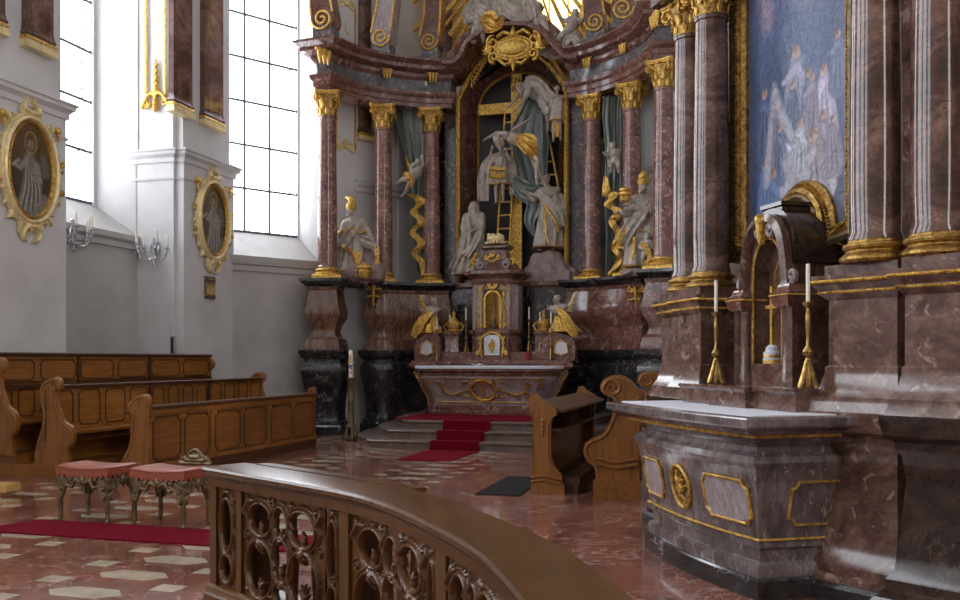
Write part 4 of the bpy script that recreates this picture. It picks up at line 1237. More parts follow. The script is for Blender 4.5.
def end_outline(kind):
    if kind == 'desk':
        p = [(0, 0), (0, .80), (.03, .86), (.03, .93), (-.06, 1.0), (-.18, .985), (-.28, .90), (-.31, .86), (-.29, .80), (-.25, .74), (-.26, .50), (-.30, .36), (-.40, .22), (-.46, .12), (-.48, 0)]
    elif kind == 'pew':
        p = [(-.16, 0), (-.16, .12), (-.12, .28), (-.05, .46), (-.03, .62), (-.07, .78), (-.09, .90), (-.03, 1.03), (.09, 1.09), (.20, 1.08), (.25, 1.02), (.24, .95), (.18, .92), (.19, .78), (.24, .66), (.32, .54), (.42, .48), (.46, .38), (.42, .26), (.36, .2), (.38, .12), (.38, 0)]
    return cr(p[1:-1], 3)[0:] and [p[0]] + cr(p[1:-1], 3) + [p[-1]]


def end_panel(mb, s, kind, y0, y1):
    P = [(s * x, z) for x, z in end_outline(kind)]
    mb.prism(P, y0, y1, 'xz')
    # carved band following the edge and scroll on top
    cx = sum(p[0] for p in P) / len(P)
    for yy, dd in ((y0, -1), (y1, 1)):
        N_ = offs(P, True)
        ar = sum(P[i][0] * P[(i + 1) % len(P)][1] - P[(i + 1) % len(P)][0] * P[i][1] for i in range(len(P)))
        sg = -1 if ar > 0 else 1
        q = [(P[i][0] + sg * N_[i][0] * .03, yy, P[i][1] + sg * N_[i][1] * .03) for i in range(2, len(P) - 2)]
        mb.tube(q, .016, 6)
    if kind == 'pew':
        mb.tube([(s * x, (y0 + y1) / 2, z) for x, z in spiral(.165, 1.0, .085, 1.3, PI * .5, -1, .3)], .028, 8, 1.5)
    else:
        mb.tube([(s * x, (y0 + y1) / 2, z) for x, z in spiral(-.03, .92, .07, 1.2, PI * .6, -1, .3)], .022, 8, 1.5)
        mb.tube([(s * x, (y0 + y1) / 2, z) for x, z in spiral(-.25, .86, .055, 1.1, PI * .4, 1, .3)], .020, 8, 1.5)
    return mb


def pew(label, u, v0, v1, z0, ztop, s, splits, npan, group, endk=1.0, seat=True, upper=False):
    """back at u, seat towards s*x, panels facing the seat side"""
    t = thing('choir_pew', label, 'pew', NV, (u, v0, z0), 0, group)
    L = v1 - v0; H = ztop - z0
    xx = lambda a, b: tuple(sorted((s * a, s * b)))
    a, b = xx(-.045, 0)
    m = MB().box(a, b, 0, L, .02, H - .05); m.build('back_board', Mt['woodp'], t)
    m = MB(); a, b = xx(-.07, .05)
    m.prism([(s * -.07, H - .05), (s * .03, H - .05), (s * .05, H - .035), (s * .05, H - .01), (s * .03, H), (s * -.07, H)], -.01, L + .01, 'xz'); m.build('top_rail', Mt['woodd'], t)
    br = [0] + [q - v0 for q in splits] + [L]
    m = MB()
    zt = H - .08
    zb_ = .48 if seat else .12
    rows_ = [(zb_, zt)] if not upper else [(zt - .30, zt - .02), (.48, zt - .42)]
    for q0, q1 in zip(br[:-1], br[1:]):
        for (ra, rb), nn in zip(rows_, (npan, 4)):
            w_ = (q1 - q0) / nn
            for i in range(nn):
                pframe(m, s, s * .0, q0 + w_ * i + .06, q0 + w_ * (i + 1) - .06, ra, rb, .045)
        a, b = xx(0, .03); m.box(a, b, q0 - .03, q0 + .03, .3, H - .05)
    if upper:
        a, b = xx(0, .05); m.box(a, b, 0, L, zt - .42, zt - .36); a, b = xx(0, .03); m.box(a, b, 0, L, zt - .34, zt - .32)
    m.build('panel_moulding', Mt['woodd'], t)
    if seat:
        a, b = xx(0, .42)
        m = MB(); m.box(a, b, .02, L - .02, .40, .435); m.build('seat', Mt['wood'], t)
        a, b = xx(.30, .33)
        MB().box(a, b, .02, L - .02, .30, .40).build('seat_apron', Mt['woodd'], t)
    for y0, y1 in ((-.03, .03), (L - .03, L + .03)):
        m = end_panel(MB(), s, 'pew', y0, y1)
        sx_ = -.16 * s if y0 > 1 else 0
        for k_ in range(len(m.v)): m.v[k_] = (m.v[k_][0] + sx_, m.v[k_][1], m.v[k_][2] * H * endk / 1.0)
        m.build('carved_end', Mt['woodx'], t)
    return t


def desk(label, u, v0, v1, ztop, s, splits, group, npan=2, shelf=True):
    """kneeling desk: panels face -s side (the aisle), book board slopes to the seat side s"""
    t = thing('kneeling_desk', label, 'desk', NV, (u, v0, 0), 0, group)
    L = v1 - v0; H = ztop
    xx = lambda a, b: tuple(sorted((s * a, s * b)))
    a, b = xx(0, .04); MB().box(a, b, 0, L, .14, H - .04).build('front_board', Mt['wood'], t)
    a, b = xx(-.02, .06); MB().box(a, b, 0, L, 0, .14).build('plinth', Mt['woodd'], t)
    m = MB(); mm_ = MB(); br = [0] + [q - v0 for q in splits] + [L]
    for q0, q1 in zip(br[:-1], br[1:]):
        w_ = (q1 - q0 - .06) / npan
        for i in range(npan):
            pframe(mm_, -s, 0, q0 + .03 + w_ * i + .05, q0 + .03 + w_ * (i + 1) - .05, .22, H - .16, .06, .012)
            a, b = xx(-.004, .004)
            for yy, zz in ((q0 + .03 + w_ * i + .05, H - .18), (q0 + .03 + w_ * (i + 1) - .05, .24)):
                m.ell((0, yy, zz), (.014, .04, .04), 8)
        a, b = xx(-.02, 0); m.box(a, b, q0 - .035, q0 + .035, .14, H - .04)
    a, b = xx(-.02, 0); m.box(a, b, 0, L, .14, .19); m.box(a, b, 0, L, H - .12, H - .05)
    m.build('panelling', Mt['woodp'], t); mm_.build('panel_moulding', Mt['woodd'], t)
    m = MB().prism([(s * -.05, H - .05), (s * -.06, H - .02), (s * -.04, H), (s * .06, H), (s * .34, H - .09), (s * .34, H - .12), (s * .05, H - .04)], -.01, L + .01, 'xz')
    m.build('book_board', Mt['woodd'], t)
    a, b = xx(.04, .32); m = MB().box(a, b, .02, L - .02, H - .34, H - .315)
    for q in br[1:-1] + [L * .25, L * .75]: m.box(a, b, q - .012, q + .012, H - .315, H - .12)
    m.build('book_shelf', Mt['woodd'], t)
    a, b = xx(.30, .52); m = MB(); m.box(a, b, .05, L - .05, .10, .19); a, b = xx(.45, .5); m.box(a, b, .05, L - .05, 0, .1); m.build('kneeler', Mt['woodd'], t)
    return t


G1 = 'left choir stalls'
v = lambda px, u: NV.atu(px, 400, u)[1]
u0 = -7.34
t = desk('front kneeling desk of the left choir stalls with carved panels', u0, 9.92, 14.63, .96, -1, [v(212, u0), v(268, u0)], G1)
for y0 in (0, 4.71):
    m = end_panel(MB(), 1, 'desk', y0 - .03, y0 + .03)
    m.v = [(x, y, z * (1.10 if y0 == 0 else 1.06)) for x, y, z in m.v]
    if y0: m.v = [(x * .6, y, z) for x, y, z in m.v]
    m.build('carved_end', Mt['woodx'], t)
u1 = -8.75
pew('second row pew of the left choir stalls behind the kneeling desk', u1, 9.7, 15.2, .18, 1.22, 1, [v(150, u1), v(208, u1)], 4, G1)
u2 = -9.50
pew('high panelled rear pew of the left choir stalls against the white pier', u2, 9.55, 14.63, .30, 1.655, 1, [v(78, u2), v(149, u2)], 2, G1, endk=.86, upper=True)
m = MB().box(-9.75, -8.30, 9.62, 15.3, 0, .18); m.box(-9.74, -9.18, 9.63, 14.8, .18, .30)
solo('stall_platform', 'low dark wooden platform under the left choir stalls', 'platform', m, Mt['wood'], NV)
ur = -2.30
G2 = 'right choir stalls'
t = desk('kneeling desk of the right choir stalls with open book shelf', ur, 10.2, 13.4, 1.06, 1, [11.3, 12.35], G2)
for y0 in (0, 3.2):
    m = MB().prism([(-.04, 0), (-.04, .10), (.0, .2), (-.02, .34), (-.02, .84), (-.05, .98), (-.07, 1.06), (-.03, 1.15), (.02, 1.16), (.08, 1.10), (.26, .98), (.27, .92), (.21, .88), (.20, .80), (.20, .42), (.25, .30), (.33, .22), (.33, .14), (.36, .10), (.36, 0)], y0 - .035, y0 + .035)
    for zz in (.14, .19): m.tube([(x, y0 - .045, zz + .02 * sin(x * 14)) for x in np.linspace(-.03, .33, 8)], .014, 6)
    m.tube([(.20, y0 - .04, .84), (.17, y0 - .04, .8), (.17, y0 - .04, .42), (.22, y0 - .04, .3)], .012, 6)
    m.tube([(x, y0, z) for x, z in spiral(.0, 1.08, .06, 1.2, PI / 2, -1, .3)], .02, 7, 1.6)
    for q in range(4): m.ell((.10, y0 - .04, .84 - .05 * q), (.03 - .004 * q, .015, .03), 8)
    m.build('carved_end', Mt['woodx'], t)
ub = -1.08
t = pew('pew of the right choir stalls with tall scrolled end, beside the side altar', ub, 9.95, 13.7, .22, 1.15, -1, [11.2, 12.4], 3, G2)
for ch in list(t.children):
    if ch.name.startswith('carved_end'): bpy.data.objects.remove(ch)
for y0 in (0, 3.75):
    o = [(.02, 0), (.02, .62), (.05, .72), (.05, .86), (.09, .92), (.07, .99), (0, 1.02), (-.06, 1.09), (-.16, 1.155), (-.28, 1.16), (-.39, 1.10), (-.41, 1.0), (-.35, .94), (-.27, .90), (-.26, .80), (-.30, .66), (-.38, .52), (-.5, .46), (-.58, .40), (-.60, .30), (-.56, .20), (-.48, .14), (-.46, .02), (-.46, 0)]
    o = [(x, z * 1.0) for x, z in [o[0]] + cr(o[1:-1], 3) + [o[-1]]]
    m = MB().prism(o, y0 - .035, y0 + .035)
    N_ = offs(o, True)
    ar = sum(o[i][0] * o[(i + 1) % len(o)][1] - o[(i + 1) % len(o)][0] * o[i][1] for i in range(len(o)))
    sg = -1 if ar > 0 else 1
    m.tube([(o[i][0] + sg * N_[i][0] * .035, y0 - .04, o[i][1] + sg * N_[i][1] * .035) for i in range(3, len(o) - 3)], .012, 6)
    m.tube([(x, y0 - .03, z) for x, z in spiral(-.27, 1.02, .105, 1.5, PI, -1, .2)], .020, 7, 1.6)
    m.tube([(x, y0 - .03, z) for x, z in cr([(-.2, 1.1), (-.05, 1.0), (.02, .95), (.0, .9), (-.08, .88), (-.15, .92)], 4)], .016, 7)
    m.tube([(x, y0 - .045, .16 + .02 * cos(x * 13)) for x in np.linspace(-.44, .0, 9)], .02, 6)
    m.tube([(x, y0 - .045, .22 + .02 * cos(x * 13)) for x in np.linspace(-.46, .0, 9)], .014, 6)
    m.build('carved_end', Mt['woodx'], t)
m = MB().box(-1.56, -1.04, 9.86, 13.9, 0, .22)
solo('stall_plinth', 'brown wooden plinth under the right choir pew', 'plinth', m, Mt['wood'], NV)

# ------------------------------------------------------------------ carpets and mat
m = MB().box(-6.55, -3.2, 6.5, 7.12, .002, .014)
m.v = [(x + (-.12 if (x < -5 and y < 6.8) else .06 if x < -5 else 0), y, z) for x, y, z in m.v]
solo('carpet_runner', 'crimson carpet runner lying across the floor in front of the stools', 'carpet', m, Mt['carpet'], NV)
mp = []
for px, py in ((475, 494.5), (520, 496), (544, 478), (508, 477)):
    Y = FL * CZ / (py - 360); mp.append(((px - 480) / FL * Y, Y))
solo('floor_mat', 'black floor mat beside the right choir desk', 'mat', MB().plan(mp, [(0, .001), (0, .012)]), Mt['matdark'], W)

# light wooden kneeler at the left edge
p = [(-4.95, 9.85), (-5.02, 9.42)]
t = thing('small_kneeler', 'light yellow wooden kneeler cut off by the left picture edge', 'kneeler', W, (-5.66, 10.3, 0), R(-12))
MB().box(-.65, .33, -.12, .12, .05, .135).build('board', Mt['woodnew'], t)
for x in (-.5, .22): MB().box(x - .03, x + .03, -.1, .1, 0, .05).build('leg', Mt['woodnew'], t)

# ------------------------------------------------------------------ communion rail
RP = cr([(-1.775, 5.80), (-1.48, 5.51), (-.745, 4.77), (-.452, 4.35), (-.204, 3.83), (0, 3.30), (.085, 2.94), (.146, 2.61), (.20, 2.2), (.23, 1.7)], 14)
RA = np.array(RP); RS = np.r_[0, np.cumsum(np.hypot(*np.diff(RA, axis=0).T))]
RN = np.array(offs(RP, False))


def rail(s, off):
    x = np.interp(s, RS, RA[:, 0]); y = np.interp(s, RS, RA[:, 1]); nx = np.interp(s, RS, RN[:, 0]); ny = np.interp(s, RS, RN[:, 1])
    l = math.hypot(nx, ny)
    return float(x + nx / l * off), float(y + ny / l * off)


def s_at(px):
    r = RA[:, 0] / RA[:, 1] - (px - 480) / FL
    i = np.where(np.diff(np.sign(r)))[0][0]; f = r[i] / (r[i] - r[i + 1])
    return RS[i] + f * (RS[i + 1] - RS[i])


t = thing('communion_rail', 'curved carved oak communion rail in the foreground with openwork panels', 'communion rail', W, (0, 0, 0))
sub = [rail(s, 0) for s in np.linspace(0, RS[-1], 90)]
MB().sweep(sub, [(0, .785), (0, .80), (.02, .81), (.03, .825), (.03, .845), (.02, .858), (-.02, .862), (-.285, .862), (-.30, .85), (-.30, .80), (-.27, .785)]).build('top_rail', Mt['woodrail'], t)
sub2 = [rail(s, 0) for s in np.linspace(.02, RS[-1], 90)]
MB().sweep(sub2, [(-.03, .735), (-.01, .74), (-.005, .76), (.0, .79), (-.27, .79), (-.26, .735)]).build('frieze_rail', Mt['railwood'], t)
MB().sweep(sub2, [(.03, 0), (.03, .05), (.01, .07), (.005, .09), (-.02, .105), (-.24, .105), (-.28, .07), (-.30, .05), (-.30, 0)]).build('base_rail', Mt['railwood'], t)
sb = [rail(s, -.30) for s in np.linspace(.15, s_at(352) + .12, 30)]
MB().sweep(sb, [(.02, .84), (.02, .866), (-.075, .866), (-.085, .858), (-.075, .84)]).build('folding_board', Mt['woodrail'], t)


def rmap(s0, off, sg=1):
    return lambda x, z, d: (*rail(s0 + x, off + sg * d), z)


def panel_strokes(w, h, seed, narrow=False):
    """holes (cx, cz, a, b) and carved strokes"""
    rnd = random.Random(seed)
    if narrow:
        holes = [(w / 2, h * .62, w * .25, h * .25), (w / 2, h * .2, w * .23, h * .12)]
    else:
        holes = [(w * .25, h * .76, w * .13, h * .13), (w * .505, h * .76, w * .07, h * .13), (w * .76, h * .75, w * .14, h * .14),
                 (w * .24, h * .29, w * .16, h * .25), (w * .505, h * .42, w * .085, h * .19), (w * .77, h * .29, w * .16, h * .24), (w * .505, h * .12, w * .07, h * .09)]
    S = []
    q = w if not narrow else w * 1.8
    rw = .013
    for i, (cx, cz, a, b) in enumerate(holes):
        S.append((oval(cx, cz, a + .016, b + .016), rw))
        if b > h * .1 and not narrow: S.append((oval(cx, cz, a + .045, b + .040, t0=rnd.uniform(0, 6), t1=rnd.uniform(0, 6) + 4), .009))
    if not narrow:
        for (cx, cz, a, b) in holes[:6]:
            # carved leaf bosses and little upright slats in the openings
            for k in range(5): S.append(leaf(cx + (k - 2) * .008, cz - b * .9, PI / 2 + (k - 2) * .22, b * rnd.uniform(.5, .95), (k - 2) * .3, .009))
        for (cx, cz) in ((w * .25, h * .53), (w * .76, h * .53)):
            for k in range(9): S.append(leaf(cx, cz, k * .7 + rnd.random(), .07, .9, .013))
            S.append((oval(cx, cz, .012, .012, 8), .02))
        for cx in (.06, .4, .62, .95):
            S.append((cr([(w * cx, h * .98), (w * cx + .02, h * .9), (w * cx - .01, h * .82), (w * cx + .02, h * .74)], 5), [.006, .014, .018, .008]))
            S.append((spiral(w * cx, h * .58, .03, 1.2, PI / 2, 1), .008))
        for cx, cz in ((.12, .95), (.36, .97), (.62, .97), (.9, .95), (.08, .06), (.93, .06), (.38, .05), (.65, .05)):
            for k in range(3): S.append(leaf(w * cx, h * cz - (.03 if cz > .5 else -.02), (PI / 2 if cz > .5 else -PI / 2) + (k - 1) * .8, .045, (k - 1) * .8, .011))
    else:
        S.append((cr([(w * .2, h * .88), (w * .5, h * .97), (w * .8, h * .88)], 4), .010))
        S += [(spiral(w * .22, h * .88, .02, 1.2, 0, -1), .007), (spiral(w * .78, h * .88, .02, 1.2, PI, 1), .007)]
        S += [leaf(w * .5, h * .93, PI / 2 + .4, .05, 1, .012), leaf(w * .5, h * .93, PI / 2 - .4, .05, -1, .012), (spiral(w * .5, h * .36, .035, 1.3, PI / 2, 1), .010)]
        S.append((cr([(w * .85, h * .6), (w * .95, h * .5), (w * .8, h * .4), (w * .9, h * .3)], 4), .010))
        for k in range(4): S.append(leaf(w * .5, h * .04, PI / 2 + (k - 1.5) * .7, .06, .5, .010))
    return holes, S


def carved(s0, s1, seed, narrow=False, res=.0065):
    w = s1 - s0; z0, z1 = .10, .742; h = z1 - z0
    holes, S = panel_strokes(w, h, seed, narrow)

    def base(X, Z):
        b_ = np.minimum(np.minimum(X, w - X), np.minimum(Z, h - Z)) + .001
        for cx, cz, a, b in holes:
            e = (1 - np.sqrt(((X - cx) / a) ** 2 + ((Z - cz) / b) ** 2)) * min(a, b)
            b_ = np.minimum(b_, -e)
        return b_
    f = rmap(s0, -.055)
    m = MB().relief(S, res, .014, 2.3, base=base, bounds=(0, w, 0, h), fn=lambda x, z, d: f(x, z + z0, d))
    m.build('carved_panel', Mt['railwood'], t)
    for i in range(1 if narrow else 4):
        m = MB(); q = rail(s0 + w * (i + .5) / (1 if narrow else 4), -.20); m.tube([(q[0], q[1], z0 - .02), (q[0], q[1], z0 + .2), (q[0], q[1], z0 + .45), (q[0], q[1], z1 + .02)], [.016, .026, .014, .020], 8); m.build('rear_baluster', Mt['railwood'], t)


def post(s0, s1):
    pts = [rail(s, 0) for s in (s0, s1)]
    N_ = offs(pts, False)
    m = MB().sweep([rail(s, 0) for s in np.linspace(s0, s1, 3)], [(-.02, .10), (-.02, .745), (-.25, .745), (-.25, .10)])
    m.build('post', Mt['railwood'], t)


brk = [210, 213, 233, 238, 319, 324, 336, 345, 431, 441, 520]
S_ = [s_at(b) for b in brk]
post(.01, S_[1]); carved(S_[1], S_[2], 1, True); post(S_[2], S_[3]); carved(S_[3], S_[4], 2); carved(S_[5] - .02, S_[6], 3, True); post(S_[6], S_[7])
carved(S_[7], S_[8] - .1, 4); carved(S_[8] - .10, S_[8], 5, True); post(S_[8], S_[9])
carved(S_[9], S_[9] + .62, 6); carved(S_[9] + .62, S_[9] + .74, 8, True); post(S_[9] + .74, S_[9] + .80); carved(S_[9] + .80, S_[9] + 1.4, 7, res=.009); post(S_[9] + 1.4, S_[9] + 1.46)

# ------------------------------------------------------------------ stools
def stool(label, pos, rot, crest=False):
    t = thing('ornate_stool', label, 'stool', W, pos, rot, 'pair of ornate bronze stools')
    w, d, H = .28, .175, .50
    for sx in (-1, 1):
        for sy in (-1, 1):
            m = MB().tube([(sx * w, sy * d, H - .02), (sx * w, sy * d, H - .18), (sx * w, sy * d, .12), (sx * w, sy * d, .05), (sx * (w + .008), sy * (d + .008), .022), (sx * (w + .012), sy * (d + .015), .012)], [.03, .023, .021, .021, .026, .020], 8)
            m.ell((sx * w, sy * d, H - .08), (.034, .034, .05), 8)
            m.build('leg', Mt['bronze'], t)

    def apron(L, fn, nm):
        S = [([(-L, -.012), (L, -.012)], .012), (cr([(-L, -.17), (-L * .9, -.2), (-L * .78, -.15), (-L * .68, -.11), (-L * .45, -.12), (-L * .3, -.07), (0, -.095), (L * .3, -.07), (L * .45, -.12), (L * .68, -.11), (L * .78, -.15), (L * .9, -.2), (L, -.17)], 4), .013)]
        for s in (-1, 1):
            for k in range(5):
                S.append((spiral(s * L * (.12 + .2 * k), -.05 - .012 * (k % 2) - .02 * (k > 2), .028, 1.3, k * 1.3, s if k % 2 else -s), .009))
            S.append((spiral(s * L * .88, -.11, .03, 1.3, 1, s), .009)); S.append((spiral(s * L * .72, -.08, .02, 1.2, 2, -s), .009))
            S.append((spiral(s * L * .9, -.17, .018, 1.2, 1, s), .009))
        S.append(leaf(0, -.03, -PI / 2, .10, .3, .022)); 
        MB().relief(S, .0065, .010, 1.3, fn=fn).build(nm, Mt['bronze'], t)
    apron(w, lambda x, z, q: (x, -d - .008 - q, H + z * 1.3), 'front_apron')
    apron(w, lambda x, z, q: (x, d + .008 + q, H + z * 1.3), 'rear_apron')
    apron(d, lambda x, z, q: (w + .008 + q, x, H + z * 1.3), 'side_apron'); apron(d, lambda x, z, q: (-w - .008 - q, x, H + z * 1.3), 'side_apron')
    # saddle cushion
    rows = []
    for j in np.linspace(-1, 1, 13):
        row = []
        for i in np.linspace(-1, 1, 21):
            e = (1 - abs(i) ** 8) * (1 - abs(j) ** 8)
            z = H + .022 + .028 * e ** .5 + .022 * (i * i - .4) + .01 * math.cos(i * 6) * (1 - j * j) * .4
            row.append((i * (w + .035), j * (d + .035), z))
        rows.append(row)
    m = MB().sheet(rows, 0)
    bot = [[(x, y, H + .018 + .016 * (x / w) ** 2) for x, y, z in r] for r in rows]
    m.sheet(bot, 0)
    n0 = 0
    ring_t = rows[0] + [r[-1] for r in rows[1:]] + rows[-1][::-1][1:] + [r[0] for r in rows[::-1][1:-1]]
    ring_b = bot[0] + [r[-1] for r in bot[1:]] + bot[-1][::-1][1:] + [r[0] for r in bot[::-1][1:-1]]
    m.loft([ring_t, ring_b], caps=False)
    cush = m.build('cushion', Mt['leather'], t, 60)
    # scalloped valance
    V = MB()
    per = [(-w - .03, -d - .03), (w + .03, -d - .03), (w + .03, d + .03), (-w - .03, d + .03), (-w - .03, -d - .03)]
    for a, b in zip(per[:-1], per[1:]):
        L = math.hypot(b[0] - a[0], b[1] - a[1]); n = int(round(L / .055)); pts = []
        for i in range(n * 6 + 1):
            f = i / (n * 6); x = a[0] + (b[0] - a[0]) * f; y = a[1] + (b[1] - a[1]) * f
            k = 1 + .02 * 0; zz = H - .040 - .032 * abs(sin(PI * i / 6)) + .016 * (x / w) ** 2
            pts.append((x, y, zz))
        rows = [[(x, y, H + .022 + .016 * (x / w) ** 2) for x, y, z in pts], [(x * 1.02, y * 1.03, z) for x, y, z in pts]]
        V.sheet(rows, .006)
    V.build('scalloped_valance', Mt['leather'], cush)
    if crest:
        S = [(cr([(-.17, 0), (-.15, .04), (-.10, .06), (-.06, .10), (0, .13), (.06, .10), (.10, .06), (.15, .04), (.17, 0)], 4), .014), ([(-.17, .0), (.17, 0)], .02), ([(-.10, .03), (.10, .03)], .024), ([(-.04, .06), (.04, .06)], .03)]
        for s in (-1, 1):
            for k in range(3): S.append((spiral(s * (.03 + .045 * k), .05 - .012 * k + .02 * (k == 0), .024, 1.3, k, s), .009))
        S.append(leaf(0, .02, PI / 2, .1, .2, .02))
        MB().relief(S, .006, .012, 1.3, fn=lambda x, z, q: (x + .10, d + .05 - q, H + .06 + z)).build('back_crest', Mt['bronze'], t)
    return t


stool('bronze stool with salmon leather cushion, the left one of the pair', (-3.70, 8.66, 0), R(-20))
stool('bronze stool with salmon leather cushion and crested back, beside the communion rail', (-2.90, 8.42, 0), R(-21), True)

# paschal candle
x, y, z = HA.at(351, 441, -1.5)
Y = FL * CZ / (440 - 360); pos = ((351 - 480) / FL * Y, Y, 0)
t = thing('paschal_candle', 'tall decorated paschal candle on a pierced bronze stand beside the dark pedestal', 'candle', W, pos)
MB().lathe([(.10, .0), (.13, .02), (.13, .05), (.08, .07)], n=16).build('base_plate', Mt['bronze'], t)
for i in range(5):
    a = i * 2 * PI / 5
    MB().tube([(.115 * cos(a), .115 * sin(a), .03), (.11 * cos(a), .11 * sin(a), .16), (.08 * cos(a), .08 * sin(a), .24), (.065 * cos(a), .065 * sin(a), .3)], [.02, .018, .016, .016], 7).build('foot_rib', Mt['bronze'], t)
MB().lathe([(.06, .24), (.075, .28), (.062, .32), (.062, .72), (.068, .74), (.068, .78), (.062, .8), (.065, 1.12), (.085, 1.16), (.10, 1.20), (.10, 1.215), (.05, 1.2)], n=18).build('pierced_column', Mt['bronze'], t)
c = MB().lathe([(.042, 1.19), (.042, 1.72), (.03, 1.74), (.01, 1.745)], n=18).build('candle', Mt['wax'], t)
Mt['cblue'] = plain('blue_wax', (.03, .06, .22), .5); Mt['cred'] = plain('red_wax', (.42, .03, .02), .5); Mt['cyel'] = plain('yellow_wax', (.6, .35, .05), .5)
cf = lambda x, z, d: ((.042 + d) * sin(x / .042), -(.042 + d) * cos(x / .042), z)
MB().relief([([(-.03, 1.30), (.03, 1.30)], .010), ([(-.03, 1.335), (.03, 1.335)], .006)], .005, .003, .3, fn=cf).build('red_wax_band', Mt['cred'], t)
MB().relief([([(-.02, 1.42), (.02, 1.44)], .02), ([(0, 1.39), (.02, 1.38)], .012), ([(-.02, 1.40), (-.01, 1.5)], [.012, .004])], .005, .003, .3, fn=cf).build('blue_wax_figure', Mt['cblue'], t)
MB().relief([(oval(0, 1.55, .028, .06, 14), .007), ([(0, 1.65), (0, 1.5)], .008)], .005, .003, .3, fn=cf).build('yellow_wax_arch', Mt['cyel'], t)
# ------------------------------------------------------------------ sculpture tools
def sculpt(mb, name, mat, parent, vox=.016, smooth=2, k=None):
    k = KS.get(parent.name, 1.0)
    me = mb.mesh(name, k, 180, recalc=True)
    o = bpy.data.objects.new('tmp', me); COL.objects.link(o)
    r = o.modifiers.new('r', 'REMESH'); r.mode = 'VOXEL'; r.voxel_size = vox
    if smooth:
        s = o.modifiers.new('s', 'SMOOTH'); s.iterations = smooth; s.factor = .5
    dg = bpy.context.evaluated_depsgraph_get()
    me2 = bpy.data.meshes.new_from_object(o.evaluated_get(dg))
    bpy.data.objects.remove(o); bpy.data.meshes.remove(me)
    me2.name = name; me2.materials.clear(); me2.shade_smooth()
    return link(name, me2, Mt[mat], parent)


def hand(m, w, d, k, curl=.5, side=1):
    """palm, four unequal bent fingers and a thumb; w wrist, d direction"""
    w = Vector(w); d = Vector(d).normalized()
    up = Vector((0, 0, 1)) if abs(d.z) < .8 else Vector((0, -1, 0))
    s = d.cross(up).normalized() * side; n = s.cross(d).normalized()
    p = w + d * .045 * k
    m.cap(w, w + d * .075 * k, .024 * k, .030 * k, 8, 2)
    m.cap(p - s * .022 * k, p + s * .022 * k, .018 * k, None, 8, 2)
    for i, L in enumerate((.062, .072, .068, .052)):
        a = w + d * .085 * k + s * (i - 1.5) * .021 * k
        d1 = (d + s * (i - 1.5) * .12 - n * curl * .5).normalized(); d2 = (d1 - n * curl).normalized()
        b = a + d1 * L * .5 * k; c = b + d2 * L * .5 * k
        m.cap(a, b, .0105 * k, .0095 * k, 6, 2); m.cap(b, c, .0095 * k, .008 * k, 6, 2)
    a = w + d * .03 * k - s * .025 * k; b = a + (d * .6 - s * .7).normalized() * .035 * k; c = b + (d - s * .2 - n * .3).normalized() * .03 * k
    m.cap(a, b, .012 * k, .011 * k, 6, 2); m.cap(b, c, .011 * k, .009 * k, 6, 2)


def head(m, c, f, k, beard=False, hair=True):
    """head centred at c looking towards f"""
    c = Vector(c); f = Vector(f).normalized()
    up = (Vector((0, 0, 1)) - f * f.z).normalized() if abs(f.z) < .95 else Vector((0, 1, 0)); s = f.cross(up)
    M = Matrix((s, f, up)).transposed()
    P = lambda x, y, z: c + (s * x + f * y + up * z) * k
    m.ell(c + up * .02 * k, (.075 * k, .092 * k, .098 * k), 14, M)
    m.ell(P(0, .02, -.045), (.055 * k, .062 * k, .068 * k), 12, M)
    m.cap(P(0, .085, .015), P(0, .105, -.022), .010 * k, .016 * k, 6, 2)
    m.cap(P(-.035, .072, .028), P(.035, .072, .028), .013 * k, None, 6, 2)
    m.cap(P(-.018, .080, -.055), P(.018, .080, -.055), .008 * k, None, 6, 2)
    m.ell(P(0, .072, -.09), (.022 * k, .02 * k, .018 * k), 8, M)
    for q in (-1, 1): m.ell(P(q * .078, -.005, -.005), (.012 * k, .02 * k, .032 * k), 8, M)
    if beard:
        for i in range(-2, 3): m.cap(P(i * .022, .06, -.085), P(i * .012, .075, -.16 + abs(i) * .015), .022 * k, .01 * k, 6, 2)
    return P


def hair_mb(P, k, L=.1, curls=24, seed=1):
    m = MB(); rnd = random.Random(seed)
    for i in range(curls):
        a = rnd.uniform(0, 2 * PI); z = rnd.uniform(-.02, .11)
        r = math.sqrt(max(0, 1 - ((z - .02) / .105) ** 2))
        y = -.095 * abs(cos(a)) * r + .02 if z < .06 else .085 * cos(a) * r - .01
        m.ell(P(.08 * sin(a) * r, y, z), (.026 * k,) * 3, 7)
    if L > .1:
        for i in range(-3, 4): m.cap(P(i * .024, -.07, .0), P(i * .026, -.06, -L), .025 * k, .014 * k, 6, 2)
    return m


